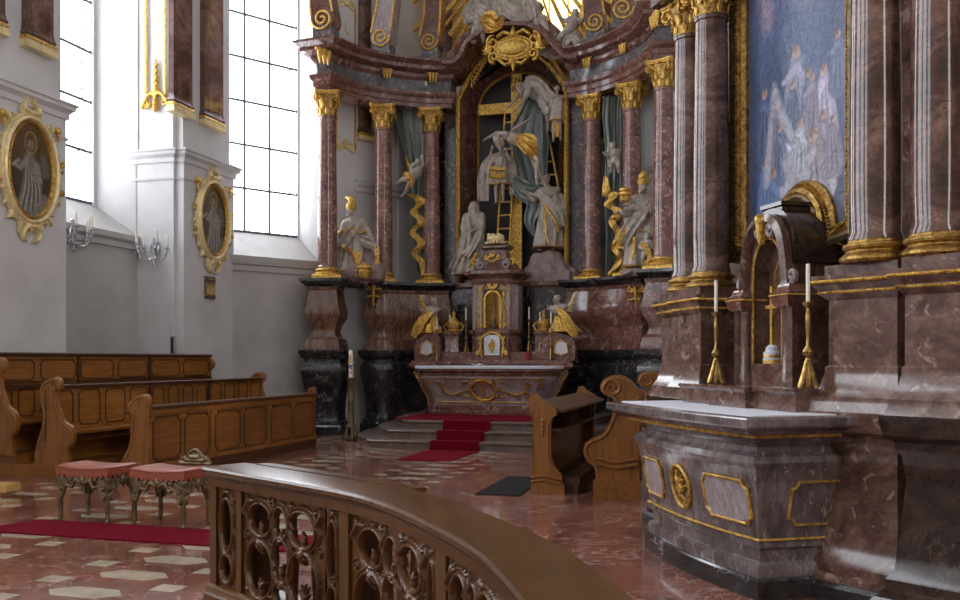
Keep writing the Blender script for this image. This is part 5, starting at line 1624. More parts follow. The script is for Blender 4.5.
def body(J, k=1.0, fat=1.0, beard=False):
    m = MB(); V = Vector
    j = {a: V(b) for a, b in J.items()}
    g = lambda a: a * k * fat
    m.cap(j['hpl'], j['hpr'], g(.095), None, 10); m.cap(j['pel'], j['wst'], g(.115), g(.105), 12); m.cap(j['wst'], j['che'], g(.105), g(.135), 12)
    m.cap(j['shl'].lerp(j['shr'], .2), j['shr'].lerp(j['shl'], .2), g(.085), None, 10); m.cap(j['che'], j['nek'], g(.10), g(.05), 10)
    m.cap(j['nek'], V(j['hed']) - V((0, 0, .04 * k)), g(.05), g(.045), 8)
    for q in 'lr':
        m.cap(j['sh' + q], j['el' + q], g(.056), g(.042), 10); m.cap(j['el' + q], j['ha' + q], g(.043), g(.028), 10)
        m.cap(j['hp' + q], j['kn' + q], g(.090), g(.058), 10); m.cap(j['kn' + q], j['ft' + q], g(.060), g(.036), 10)
        d = (j['to' + q] - j['ft' + q]).normalized(); m.cap(j['ft' + q] - V((0, 0, .01 * k)), j['ft' + q] + d * .15 * k, g(.035), g(.026), 8)
        m.cap(j['kn' + q] * .75 + j['ft' + q] * .25, j['kn' + q] * .45 + j['ft' + q] * .55, g(.058), g(.045), 8)
        hand(m, j['ha' + q], (j['ha' + q] - j['el' + q]), k, side=1 if q == 'l' else -1)
    P = head(m, j['hed'], J['face'], k, beard)
    return m, P


def stand(k, face=(0, -1, 0), dx=0, **kw):
    """standing figure facing -y; l is at +x"""
    h = k
    J = dict(pel=(0, 0, .95 * h), wst=(0, 0, 1.08 * h), che=(0, 0, 1.28 * h), nek=(0, 0, 1.46 * h), hed=(0, -.02 * h, 1.62 * h),
             shl=(.19 * h, 0, 1.38 * h), ell=(.25 * h, -.02 * h, 1.08 * h), hal=(.22 * h, -.2 * h, .92 * h),
             shr=(-.19 * h, 0, 1.38 * h), elr=(-.25 * h, -.02 * h, 1.08 * h), har=(-.22 * h, -.2 * h, .92 * h),
             hpl=(.09 * h, 0, .92 * h), knl=(.10 * h, -.04 * h, .50 * h), ftl=(.11 * h, 0, .07 * h), tol=(.13 * h, -.2 * h, .03 * h),
             hpr=(-.09 * h, 0, .92 * h), knr=(-.10 * h, -.04 * h, .50 * h), ftr=(-.11 * h, 0, .07 * h), tor=(-.13 * h, -.2 * h, .03 * h), face=face)
    for a, b in kw.items(): J[a] = tuple(x * h for x in b) if a != 'face' else b
    return J


def robe(rings, folds=9, amp=.12, seed=0, n=72, th=0, ragged=.0):
    """draped garment: rings (x, y, z, rx, ry); folds deepen downwards. returns (MB, bottom ring points)"""
    rnd = random.Random(seed); ph = [rnd.uniform(0, 6) for _ in range(4)]
    R_ = np.array(cr(rings, 5)); m_ = len(R_); out = []
    for j, (x, y, z, rx, ry) in enumerate(R_):
        t = j / (m_ - 1); ring = []
        for i in range(n):
            a = 2 * PI * i / n
            f = sin(a * folds + ph[0] + 1.5 * sin(t * 3 + ph[1])) * .6 + sin(a * (folds * 2 + 1) + ph[2] - t * 2) * .3 + sin(a * 3 + ph[3] + t * 4) * .35
            k_ = 1 + amp * (.25 + .75 * t) * f
            ring.append((x + rx * k_ * cos(a), y + ry * k_ * sin(a), z + ragged * t * sin(a * folds * .5 + ph[1]) * rx))
        out.append(ring)
    m = MB().loft(out)
    return m, out


def hem(ring, r=.02, close=True):
    p = list(ring) + [ring[0]]
    return MB().tube(p, r, 5, 1.6)


def sash(pts, w, th=.02, folds=2, n=9):
    """twisting band of cloth along pts"""
    P = [Vector(p) for p in cr(pts, 5)]; rows = []
    for i, p in enumerate(P):
        t = (P[min(i + 1, len(P) - 1)] - P[max(i - 1, 0)]).normalized()
        b = t.cross(Vector((0, -1, 0))); b = b.normalized() if b.length > .05 else Vector((1, 0, 0)); nn = b.cross(t)
        ww = float(np.interp(i / (len(P) - 1), np.linspace(0, 1, len(w)), w)) if hasattr(w, '__len__') else w
        rows.append([tuple(p + b * ww * (q - .5) + nn * .16 * ww * sin((q - .5) * PI * 2 * folds + i * .12)) for q in np.linspace(0, 1, n)])
    return MB().sheet(rows, th)


def rockmb(c, r, n=14, seed=1, flat=1):
    rnd = random.Random(seed); m = MB()
    for i in range(n):
        a = rnd.uniform(0, 2 * PI); q = rnd.random() ** .5
        x = c[0] + r[0] * q * cos(a) * .75; y = c[1] + r[1] * q * sin(a) * .75; s = rnd.uniform(.35, .6) * min(r[0], r[1], r[2] * 1.6)
        hh = r[2] * (1 - q * .6) * rnd.uniform(.6, 1.0)
        m.ell((x, y, c[2] + hh * .45), (s * 1.3, s, hh * .6), 8, Matrix.Rotation(rnd.uniform(-.4, .4), 3, 'Y'))
    m.box(c[0] - r[0] * .8, c[0] + r[0] * .8, c[1] - r[1] * .8, c[1] + r[1] * .8, c[2], c[2] + r[2] * .25)
    return m


def wing(L=.5, s=1, k=1.0):
    """feathered wing in xz plane growing to s*x and up"""
    S = [(cr([(0, 0), (s * .12 * L, .25 * L), (s * .3 * L, .5 * L), (s * .5 * L, .95 * L)], 4), [.09 * L, .08 * L, .05 * L, .02 * L])]
    for i in range(9):
        t = i / 8; x = s * (.05 + .40 * t) * L; z = (.1 + .75 * t) * L
        S.append(leaf(x, z, (PI / 2 - s * (1.5 - .9 * t)) if True else 0, (.40 - .1 * t) * L, -s * .3, .045 * L))
    return MB().relief(S, .012, .015, 1.2)


def Hp(px, py, v): return HA.at(px, py, v)


def rel(o, p): return (p[0] - o[0], p[1] - o[1], p[2] - o[2])


# --------------------------------------------------------- left seated priest on his rock
o = Hp(357, 280, .45); o = (o[0], .45, 3.25)
t = thing('statue', 'pale stone statue with gold feathered cap leaning on a rock, left of the high altar', 'statue', HA, o)
k = .93
J = stand(k, face=(-.5, -.8, .15), hed=(-.13, -.06, 1.60), nek=(-.10, 0, 1.43), che=(-.07, 0, 1.25), wst=(.0, 0, 1.05), pel=(.03, 0, .90), shl=(.11, .02, 1.36), shr=(-.26, -.04, 1.33),
          ell=(.30, -.08, 1.12), hal=(.44, -.14, .92), elr=(-.32, -.14, 1.02), har=(-.10, -.26, 1.06), knl=(.14, -.20, .52), ftl=(.02, -.18, .16), tol=(-.05, -.4, .12), knr=(-.20, -.10, .50), ftr=(-.24, -.08, .10), tor=(-.33, -.3, .05))
mb, P = body(J, k, 1.0, True)
sculpt(mb, 'figure', 'skin', t, .013)
rb, rings = robe([(-.07, 0, 1.38, .10, .09), (-.08, 0, 1.28, .22, .15), (-.03, -.01, 1.02, .22, .17), (0, -.03, .8, .25, .20), (.0, -.04, .5, .27, .24), (-.05, -.04, .20, .30, .25)], 8, .15, 3)
rb.cap((-.24, -.04, 1.24), (-.30, -.13, .97), .10, .085); rb.cap((-.30, -.13, .97), (-.12, -.24, 1.0), .085, .06); rb.cap((.1, .02, 1.26), (.28, -.08, 1.04), .10, .09); rb.cap((.28, -.08, 1.04), (.40, -.13, .88), .09, .07)
rb.join(sash([(.15, -.18, 1.25), (-.05, -.26, .95), (-.25, -.2, .72), (-.32, -.12, .4), (-.34, -.1, .1)], [.14, .2, .22, .24, .2], .03))
rb.join(sash([(.2, -.2, .85), (.35, -.22, .78), (.5, -.2, .7), (.56, -.18, .5)], [.22, .26, .2, .12], .03))
sculpt(rb, 'robe', 'stone', t, .016, 2)
h = MB()
h.join(sash([(-.28, -.17, .80), (-.15, -.30, .68), (.03, -.34, .58), (.15, -.33, .40)], [.07, .09, .09, .05], .02)); h.join(sash([(-.36, -.2, 1.0), (-.2, -.28, 1.03), (.0, -.27, 1.1), (.18, -.24, 1.0), (.3, -.24, 1.05)], .055, .02))
h.join(sash([(.14, -.3, .58), (.17, -.32, .42), (.15, -.33, .28)], [.12, .16, .10], .03)); h.join(sash([(.56, -.26, .7), (.58, -.26, .5), (.60, -.26, .32)], [.05, .08, .12], .03))
h.build('gilt_trim', Mt['gold'], t)
h = MB().lathe([(.10, 0), (.12, .05), (.11, .12), (.06, .18), (.01, .2)], tuple(P(0, -.01, .045)), 14); h.build('gilt_cap', Mt['gold'], t)
h = MB().relief([leaf(0, 0, PI / 2 + .3, .26, .8, .055), leaf(.03, 0, PI / 2, .2, .6, .04)], .012, .01, 1); h.xf(Matrix.Translation(P(-.04, 0, .16))); h.build('gilt_feather', Mt['gold'], t)
MB().tube([tuple(a) for a in ((-.14, -.33, .98), (.1, -.3, 1.2))], .018, 6).build('scroll', Mt['stone'], t)
x0_ = Hp(369, 275, .2)
ro = thing('carved_rock', 'pinkish carved rock under the leaning statue left of the high altar', 'rock', HA, (o[0] + .2, .38, 3.25))
sculpt(rockmb((0, 0, 0), (.50, .30, .95), 16, 4), 'rock_block', 'rock', ro, .02, 1)
t = thing('gilt_vessel', 'small gold pot at the foot of the rock, left side of the high altar', 'vessel', HA, (x0_[0], -.02, 3.25))
MB().lathe([(.09, 0), (.13, .08), (.14, .16), (.11, .20), (.15, .22), (.15, .27), (.10, .29), (.04, .33)], n=16).build('bowl', Mt['gold'], t)
MB().tube([(-.13, 0, .2), (-.2, 0, .16), (-.19, 0, .08), (-.12, 0, .06)], .02, 6).build('handle', Mt['gold'], t)

# --------------------------------------------------------- right priest holding a vessel
o = Hp(641, 268, .42); o = (o[0], .42, 3.33)
t = thing('statue', 'pale stone statue in tall gold turban holding a gold vessel, right of the high altar', 'statue', HA, o)
k = 1.0
J = stand(k, face=(-.75, -.6, .05), hed=(.04, -.02, 1.60), hal=(-.28, -.22, 1.22), ell=(.20, -.14, 1.10), elr=(-.24, -.08, 1.12), har=(-.34, -.22, 1.02), ftl=(.12, .04, .07))
J['elr'] = (-.22, -.12, 1.08); J['har'] = (-.36, -.24, 1.08); J['hal'] = (-.20, -.28, 1.20)
mb, P = body(J, k, 1.0, True); sculpt(mb, 'figure', 'skin', t, .013)
rb, rings = robe([(0, 0, 1.46, .09, .08), (0, 0, 1.36, .21, .14), (.0, -.01, 1.1, .20, .16), (.0, -.02, .85, .21, .18), (-.04, -.02, .45, .25, .22), (-.04, -.02, .05, .30, .26)], 8, .16, 8)
rb.cap((-.18, 0, 1.34), (-.22, -.12, 1.08), .095, .085); rb.cap((-.22, -.12, 1.08), (-.33, -.22, 1.07), .085, .075); rb.cap((.18, 0, 1.34), (.2, -.14, 1.1), .095, .09); rb.cap((.2, -.14, 1.1), (-.14, -.27, 1.18), .09, .07)
rb.join(sash([(.18, -.12, 1.3), (0, -.24, 1.0), (-.2, -.25, .75), (-.34, -.18, .5)], [.15, .25, .28, .25], .03))
rb.join(sash([(.2, -.1, 1.15), (.22, -.15, .8), (.18, -.2, .5), (.2, -.2, .2)], [.15, .2, .2, .2], .03))
sculpt(rb, 'robe', 'stone', t, .016, 2)
h = hem(rings[-1], .022); h.join(hem(rings[-9], .016)); h.join(sash([(-.25, -.27, .78), (-.36, -.26, .6), (-.4, -.2, .44), (-.30, -.25, .38)], [.04, .08, .1, .05], .02)); h.join(sash([(-.1, -.27, .6), (-.12, -.29, .4), (-.15, -.29, .15)], .05, .02))
h.build('gilt_trim', Mt['gold'], t)
MB().lathe([(.10, -.02), (.125, .02), (.13, .07), (.10, .10), (.11, .13), (.09, .19), (.05, .24), (.015, .28)], tuple(P(0, -.01, .06)), 16).build('gilt_turban', Mt['gold'], t)
MB().cap(tuple(P(0, -.09, -.06)), tuple(P(.02, -.10, -.22)), .03, .02).build('gilt_veil', Mt['gold'], t)
t2 = thing('gilt_vessel', 'lidded gold vessel held up by the turbaned statue', 'vessel', HA, (o[0] - .27, o[1] - .30, o[2] + 1.26))
MB().lathe([(.04, 0), (.10, .04), (.12, .10), (.10, .13), (.13, .15), (.13, .19), (.11, .21), (.13, .23), (.12, .27), (.05, .30)], n=16).build('bowl', Mt['gold'], t2)
t2 = thing('gilt_censer', 'small gold censer hanging at the left hand of the turbaned statue', 'censer', HA, (o[0] - .44, o[1] - .34, o[2] + .92))
MB().lathe([(.03, 0), (.09, .04), (.10, .09), (.06, .12), (.02, .16)], n=14).build('bowl', Mt['gold'], t2); MB().cap((0, 0, .14), (.04, .04, .24), .006).build('chain', Mt['gold'], t2)
ro = thing('carved_rock', 'grey carved base under the turbaned statue', 'rock', HA, (o[0] - .02, o[1] - .02, 3.25))
sculpt(rockmb((0, 0, -.04), (.42, .32, .20), 12, 6), 'rock_block', 'rock', ro, .02, 1)


def putto(name, label, fr, pos, k, J, wings=None, cloth=None, rot=0, mat='stone'):
    t = thing(name, label, 'putto', fr, pos, rot)
    mb, P = body(J, k, 1.45)
    c = J['hed']; mb.ell(c, (.10 * k, .11 * k, .115 * k), 12)
    sculpt(mb, 'figure', mat, t, .012, 1)
    hair_mb(P, k * 1.15, .05, 26, 5).build('hair', Mt['gold' if wings == 'g' else mat], t, 60)
    return t, P


def pj(k, **kw):
    """infant proportions"""
    b = dict(pel=(0, 0, .40), wst=(0, 0, .50), che=(0, 0, .62), nek=(0, 0, .74), hed=(0, -.03, .90), shl=(.15, 0, .70), ell=(.24, -.08, .58), hal=(.30, -.18, .62), shr=(-.15, 0, .70), elr=(-.24, -.08, .58), har=(-.30, -.18, .62),
             hpl=(.08, 0, .38), knl=(.12, -.12, .24), ftl=(.12, 0, .05), tol=(.14, -.1, .02), hpr=(-.08, 0, .38), knr=(-.12, -.12, .24), ftr=(-.12, 0, .05), tor=(-.14, -.1, .02))
    b.update({a: c for a, c in kw.items() if a != 'face'})
    J = {a: tuple(x * k for x in c) for a, c in b.items()}; J['face'] = kw.get('face', (0, -1, 0)); return J


x, y, z = Hp(416, 190, 1.45)
t, P = putto('winged_putto', 'pale putto with gold wings clutching the left grey drapery', HA, (x, 1.42, z), .75, pj(.75, hed=(.10, -.04, .78), nek=(.05, 0, .64), che=(.0, 0, .54), wst=(-.06, 0, .44), pel=(-.12, 0, .36), shl=(.14, .05, .66), shr=(-.08, -.10, .62), hal=(.22, -.02, .88), ell=(.22, 0, .72), elr=(.0, -.22, .68), har=(.14, -.22, .76),
            hpl=(-.10, .06, .34), knl=(-.22, 0, .12), ftl=(-.34, .02, -.08), tol=(-.42, 0, -.14), hpr=(-.18, -.06, .36), knr=(-.38, -.06, .32), ftr=(-.56, -.04, .22), tor=(-.64, -.04, .18), face=(.5, -.8, -.1)))
w_ = wing(.34, -1); w_.xf(Matrix.Translation((-.06, .04, .42))); w_.build('gilt_wing', Mt['gold'], t)
sash([(-.22, -.12, .34), (-.12, -.16, .28), (-.05, -.1, .22), (-.1, -.05, .06)], .12, .02).build('gilt_loincloth', Mt['gold'], t)
x, y, z = Hp(616, 175, 1.4)
t, P = putto('winged_putto', 'small pale putto at the top of the right grey drapery', HA, (x, 1.25, z), .62, pj(.62, hal=(-.20, -.1, .88), ell=(-.22, -.1, .74), hed=(-.08, -.04, .92), face=(-.4, -.8, .1)))
x, y, z = Hp(646, 262, .1)
t, P = putto('putto', 'small pale putto leaning against the turbaned statue', HA, (x + .03, .12, 3.35), .62, pj(.62, har=(-.1, -.24, .5), hal=(.1, -.22, .5)))
sash([(-.1, -.14, .42), (.0, -.17, .3), (.06, -.14, .12), (-.04, -.12, .02)], .1, .02).build('gilt_cloth', Mt['gold'], t)


# --------------------------------------------------------- hanging draperies
def drapery(label, top, bot, v, side, hemmed):
    """cloth hung between columns; top/bot: list of (px_left, px_right, py)"""
    t = thing('hanging_drapery', label, 'drapery', HA, (0, v, 3.3))
    rows = []
    prof = np.array(top)
    ys = np.linspace(prof[0, 2], prof[-1, 2], 46)
    for j, py in enumerate(ys):
        a = np.interp(py, prof[:, 2], prof[:, 0]); b = np.interp(py, prof[:, 2], prof[:, 1]); row = []
        for q in np.linspace(0, 1, 26):
            x, _, z = Hp(a + (b - a) * q, py, v)
            row.append((x, .07 * sin(q * 17 + j * .07) * (.5 + .5 * sin(q * 5)) + .03 * sin(q * 40), z - 3.3))
        rows.append(row)
    MB().sheet(rows, .012).build('cloth', Mt['cloth'], t, 60)
    rows = []
    for j, (px, py, w) in enumerate(cr(hemmed, 6)):
        x, _, z = Hp(px, py, v - .12)
        rows.append([(x + w * 1.15 * (q - .5), -.10 + .025 * sin(j * .9 + q * 3), z - 3.3 + .02 * sin(q * 9)) for q in np.linspace(0, 1, 7)])
    MB().sheet(rows, .015).build('gilt_hem', Mt['gold'], t, 50)
    return t


drapery('blue grey drapery with wavy gold hem hanging between the two left columns', [(393, 431, 108), (398, 428, 130), (404, 426, 150), (410, 425, 168), (412, 424, 200), (414, 424, 240), (418, 425, 272)], None, 1.75, -1,
        [(411, 194, .16), (421, 202, .22), (413, 212, .14), (422, 222, .2), (412, 232, .14), (421, 243, .18), (414, 254, .14), (421, 262, .14), (423, 276, .06)])
drapery('blue grey drapery with wavy gold hem hanging between the two right columns', [(604, 624, 96), (603, 622, 120), (606, 622, 150), (605, 622, 190), (606, 621, 230), (606, 617, 276)], None, 1.62, 1,
        [(605, 176, .06), (608, 196, .2), (618, 192, .16), (608, 204, .16), (619, 212, .18), (612, 222, .14), (619, 234, .14), (614, 248, .12), (620, 258, .12), (610, 275, .12)])

# --------------------------------------------------------- Descent group
cv = 2.45
a = Hp(517, 75, cv); b_ = Hp(520, 250, cv)
zc = Hp(517, 108, cv)[2]; x0c = Hp(479.5, 108, cv)[0]; x1c = Hp(558, 108, cv)[0]
t = thing('gilt_cross', 'tall gilt wooden cross in the niche of the high altar', 'cross', HA, (a[0], cv, 3.25))
MB().box(-.125, .125, -.06, .06, 0, a[2] - 3.25).build('upright', Mt['gold'], t)
MB().box(x0c - a[0], x1c - a[0], -.075, .065, zc - .12 - 3.25, zc + .12 - 3.25).build('crossbeam', Mt['gold'], t)
for i, s_t in enumerate(('I.N.', 'R.I.')):
    cu = bpy.data.curves.new('inscription', 'FONT'); cu.body = s_t; cu.size = .17; cu.extrude = .008; cu.align_x = 'CENTER'
    tmp = bpy.data.objects.new('inscription', cu); COL.objects.link(tmp)
    me = bpy.data.meshes.new_from_object(tmp.evaluated_get(bpy.context.evaluated_depsgraph_get())); bpy.data.objects.remove(tmp)
    ti = link('inscription', me, Mt['woodd'], t); ti.rotation_euler = (PI / 2, 0, 0); ti.location = (0, -.07, a[2] - 3.25 - .19 - i * .2)


def ladder(label, p0, p1, w, n, v):
    A = Vector(Hp(*p0, v)); B = Vector(Hp(*p1, v + .2))
    t = thing('gilt_ladder', label, 'ladder', HA, tuple(A))
    d = B - A
    for s in (-1, 1): MB().tube([(s * w / 2, 0, 0), (d.x + s * w * .42, d.y, d.z)], .028, 6).build('rail', Mt['gold'], t)
    for i in range(n):
        q = d * ((i + .6) / n); MB().tube([(q.x - w * .47, q.y - .01, q.z), (q.x + w * .47, q.y - .01, q.z)], .022, 6).build('rung', Mt['gold'], t)


ladder('gilt ladder leaning on the left side of the gilt cross', (503, 250), (511, 104), .30, 11, 2.2)
ladder('gilt ladder leaning on the right arm of the gilt cross', (562, 235), (541, 118), .24, 9, 2.25)


def statue(label, px, py, v, k, J, robes, hems=(), sashes=(), extra=None, beard=False, hairL=.1, mat='stone', rmat='stone', seed=2, pos=None):
    p = Hp(px, py, v) if pos is None else pos
    t = thing('statue', label, 'statue', HA, p)
    mb, P = body(J, k, 1.0, beard); sculpt(mb, 'figure', 'skin', t, .013)
    hair_mb(P, k, hairL, 26, seed).build('hair', Mt['skin' if mat == 'stone' else mat], t, 60)
    rb = MB(); hm = MB(); hn = 0
    for (rr, fo_, am, sd, h_) in robes:
        q, rings = robe(rr, fo_, am, sd); rb.join(q)
        if h_: hm.join(hem(rings[-1], .02)); hn += 1
    for s_ in sashes: rb.join(sash(*s_))
    if extra: extra(rb)
    if rb.v: sculpt(rb, 'robe', rmat, t, .016, 2)
    for s_ in hems: hm.join(sash(*s_))
    if hm.v: hm.build('gilt_trim', Mt['gold'], t, 60)
    return t


# mourning woman, left foot of the cross
k = .98
J = stand(k, face=(.6, -.7, -.25), hed=(.0, -.06, 1.56), har=(.0, -.24, 1.1), hal=(.12, -.26, 1.02))
def veil(rb):
    rb.cap((0, .0, 1.56), (0, .03, 1.36), .125, .16); rb.cap((-.17, 0, 1.33), (-.22, -.08, 1.06), .10, .09); rb.cap((-.22, -.08, 1.06), (-.04, -.22, 1.08), .09, .06); rb.cap((.17, 0, 1.33), (.22, -.1, 1.05), .1, .09); rb.cap((.22, -.1, 1.05), (.14, -.24, 1.02), .09, .06)
statue('pale stone statue of a veiled mourner standing at the left foot of the cross', 474, 276, 1.95, k, J,
       [([(0, 0, 1.42, .10, .09), (0, 0, 1.32, .22, .16), (0, -.01, 1.0, .23, .18), (-.02, -.02, .5, .28, .24), (-.08, -.02, .02, .40, .30)], 8, .17, 5, False)], sashes=[([(-.15, -.16, 1.3), (-.1, -.26, .9), (-.2, -.26, .5), (-.4, -.2, .1)], [.2, .26, .26, .3], .03), ([(.2, -.1, 1.2), (.15, -.26, .8), (-.1, -.3, .4)], [.12, .2, .2], .03)], extra=veil, hairL=.12)
# standing man, right foot of the cross
k = .98
J = stand(k, face=(-.8, -.4, .35), hed=(-.08, -.03, 1.60), hal=(-.38, -.18, 1.30), ell=(-.06, -.22, 1.16), elr=(-.34, -.06, 1.16), har=(-.50, -.12, 1.36), knr=(-.16, -.12, .5), ftr=(-.24, -.02, .08))
statue('pale stone statue of a robed youth reaching up, right foot of the cross', 549, 252, 2.05, k, J,
       [([(-.02, 0, 1.44, .10, .09), (0, 0, 1.33, .22, .15), (.03, -.01, 1.0, .22, .17), (.02, -.02, .55, .27, .23), (-.03, -.02, .10, .33, .26)], 8, .17, 11, True)],
       sashes=[([(-.2, -.15, 1.3), (0, -.25, 1.05), (.2, -.22, .8), (.28, -.15, .5)], [.14, .24, .3, .26], .03), ([(.24, 0, 1.25), (.3, -.1, .9), (.32, -.1, .6)], [.12, .22, .2], .03)],
       hems=[([(-.18, -.2, 1.22), (.0, -.29, .92), (.18, -.27, .65), (.26, -.22, .4)], .045, .02), ([(-.05, -.24, .9), (-.02, -.3, .5), (.05, -.3, .15)], .04, .02)],
       extra=lambda rb: (rb.cap((-.18, 0, 1.34), (-.33, -.06, 1.16), .095, .08), rb.cap((-.33, -.06, 1.16), (-.45, -.11, 1.3), .08, .055), rb.cap((.17, 0, 1.34), (-.05, -.2, 1.16), .1, .09)), beard=False)
# man below the body, standing on the ladder in gold skirt
k = .80
J = stand(k, face=(.2, -.8, .4), hed=(.04, -.06, 1.58), hal=(.25, -.25, 1.42), ell=(.30, -.12, 1.22), har=(-.18, -.25, 1.48), elr=(-.30, -.12, 1.25), knl=(.12, -.16, .5), ftl=(.1, -.02, .12), knr=(-.1, -.06, .48))
statue('bearded stone figure in gold trimmed tunic on the left ladder', 500, 205, 2.05, k, J,
       [([(0, 0, 1.14, .08, .07), (0, 0, 1.04, .18, .13), (0, -.01, .8, .16, .14), (0, -.02, .62, .20, .17), (0, -.02, .45, .23, .19)], 9, .14, 14, True)],
       sashes=[([(-.1, -.1, 1.1), (-.28, -.1, .9), (-.36, -.05, .55), (-.38, 0, .10)], [.14, .24, .32, .28], .04), ([(.1, .1, 1.1), (.25, .1, .9), (.3, .05, .55), (.3, .05, .2)], [.14, .2, .22, .2], .04)],
       hems=[([(-.18, -.17, .80), (0, -.20, .76), (.18, -.17, .78)], .06, .03), ([(-.17, -.2, .64), (0, -.24, .60), (.17, -.2, .64)], .14, .03)], beard=True)
# the dead Christ lowered
k = .98
Jc = dict(pel=(.42, -.05, .02), wst=(.30, -.06, .10), che=(.12, -.08, .19), nek=(-.04, -.10, .22), hed=(-.20, -.16, .15), shl=(.02, -.2, .26), shr=(-.02, .08, .24), ell=(-.22, -.12, .48 - .16), hal=(-.42, -.14, .22),
          elr=(.12, .0, .40), har=(.42, .0, .56), hpl=(.48, -.12, 0), knl=(.70, -.16, -.36), ftl=(.66, -.12, -.76), tol=(.72, -.22, -.9), hpr=(.48, .06, 0), knr=(.62, .0, -.42), ftr=(.80, .02, -.80), tor=(.88, -.05, -.94), face=(-.7, -.6, -.5))
Jc = {a: (tuple(q * 1.0 for q in c)) for a, c in Jc.items()}
t = statue('pale stone body being lowered from the cross, wrapped in gold loincloth', 508, 148, 1.75, k, Jc, [],
           hems=[([(.26, -.18, .16), (.40, -.22, .02), (.56, -.2, -.14), (.66, -.12, -.30)], [.16, .26, .28, .14], .04), ([(.38, -.2, .18), (.58, -.2, .08), (.70, -.16, -.1)], [.1, .2, .1], .04)], hairL=.16, beard=True, seed=9)
# helper leaning over the crossbeam
k = .92
J = dict(pel=(.22, .0, .42), wst=(.16, -.04, .52), che=(.06, -.1, .60), nek=(-.06, -.16, .58), hed=(-.16, -.22, .56), shl=(.06, -.26, .56), shr=(-.06, -.02, .60), ell=(-.04, -.34, .30), hal=(-.22, -.36, .08), elr=(-.26, -.12, .42), har=(-.40, -.2, .22),
         hpl=(.30, -.05, .36), knl=(.42, -.1, .02), ftl=(.40, .05, -.32), tol=(.42, -.1, -.4), hpr=(.28, .08, .36), knr=(.46, .05, .0), ftr=(.46, .12, -.3), tor=(.5, .0, -.4), face=(-.6, -.5, -.6))
def mant(rb):
    rb.cap((-.04, -.12, .60), (.20, -.04, .50), .16, .20); rb.cap((.05, -.24, .56), (-.02, -.33, .34), .09, .07); rb.cap((.22, 0, .5), (.44, -.06, .06), .17, .14)
statue('stone helper bending over the crossbeam of the gilt cross', 530, 116, 2.15, k, J, [], sashes=[([(-.05, -.2, .75), (.15, -.28, .70), (.35, -.25, .5), (.48, -.2, .2)], [.1, .2, .3, .2], .03), ([(.3, -.25, .45), (.55, -.22, .3), (.62, -.2, 0), (.6, -.2, -.3)], [.2, .22, .2, .12], .03)], extra=mant, beard=True, seed=4)
# helper on the right ladder
k = .72
J = stand(k, face=(-.5, -.7, -.3), hal=(-.28, -.2, 1.5), ell=(-.1, -.2, 1.35))
statue('small stone helper with gold leggings on the right ladder', 557, 143, 2.0, k, J,
       [([(0, 0, 1.0, .07, .07), (0, 0, .92, .15, .12), (0, 0, .7, .15, .12), (0, 0, .48, .18, .15)], 7, .14, 21, True)], hems=[([(.0, -.14, .4), (.02, -.15, .25), (.05, -.13, .1)], .1, .02)], seed=6)
# the great blue grey cloth
t = thing('descent_cloth', 'large blue grey cloth hanging from the crossbeam behind the lowered body', 'cloth', HA, (0, 2.2, 3.25))
pr = np.array([(527, 545, 99), (520, 546, 112), (512, 547, 126), (508, 548, 140), (513, 547, 155), (518, 546, 172), (521, 547, 190), (529, 545, 205), (532, 541, 216), (533, 538, 231)])
rows = []
for j, py in enumerate(np.linspace(99, 231, 50)):
    a = np.interp(py, pr[:, 2], pr[:, 0]); b = np.interp(py, pr[:, 2], pr[:, 1]); row = []
    for q in np.linspace(0, 1, 34):
        x, _, z = Hp(a + (b - a) * q, py, 2.2)
        row.append((x, .07 * sin(q * 19 + j * .10) * (.6 + .4 * sin(q * 7 + j * .05)) + .03 * sin(q * 43 - j * .1), z - 3.25))
    rows.append(row)
MB().sheet(rows, .015).build('cloth', Mt['cloth'], t, 60)
m = MB()
for pts, w in (([(514, 178), (522, 186), (533, 190), (541, 183)], [.16, .3, .3, .1]), ([(512, 184), (520, 194), (532, 200), (540, 190)], [.1, .2, .24, .1]), ([(536, 190), (534, 208), (530, 222), (534, 236)], [.3, .34, .26, .06])):
    m.join(sash([rel((0, 2.2, 3.25), Hp(a, b, 2.05)) for a, b in pts], w, .02))
m.build('gathered_folds', Mt['cloth'], t, 60)
ro = thing('carved_rock', 'large pinkish carved rock at the right foot of the cross', 'rock', HA, (Hp(549, 284, 2.0)[0], 1.98, 3.25))
sculpt(rockmb((0, 0, 0), (.64, .36, .88), 26, 9), 'rock_block', 'rock', ro, .022, 1)
ro = thing('carved_rock', 'grey pink carved rock at the left foot of the cross behind the tabernacle', 'rock', HA, (Hp(487, 284, 2.1)[0], 2.15, 3.25))
sculpt(rockmb((0, 0, 0), (.60, .28, .40), 14, 12), 'rock_block', 'rock', ro, .022, 1)

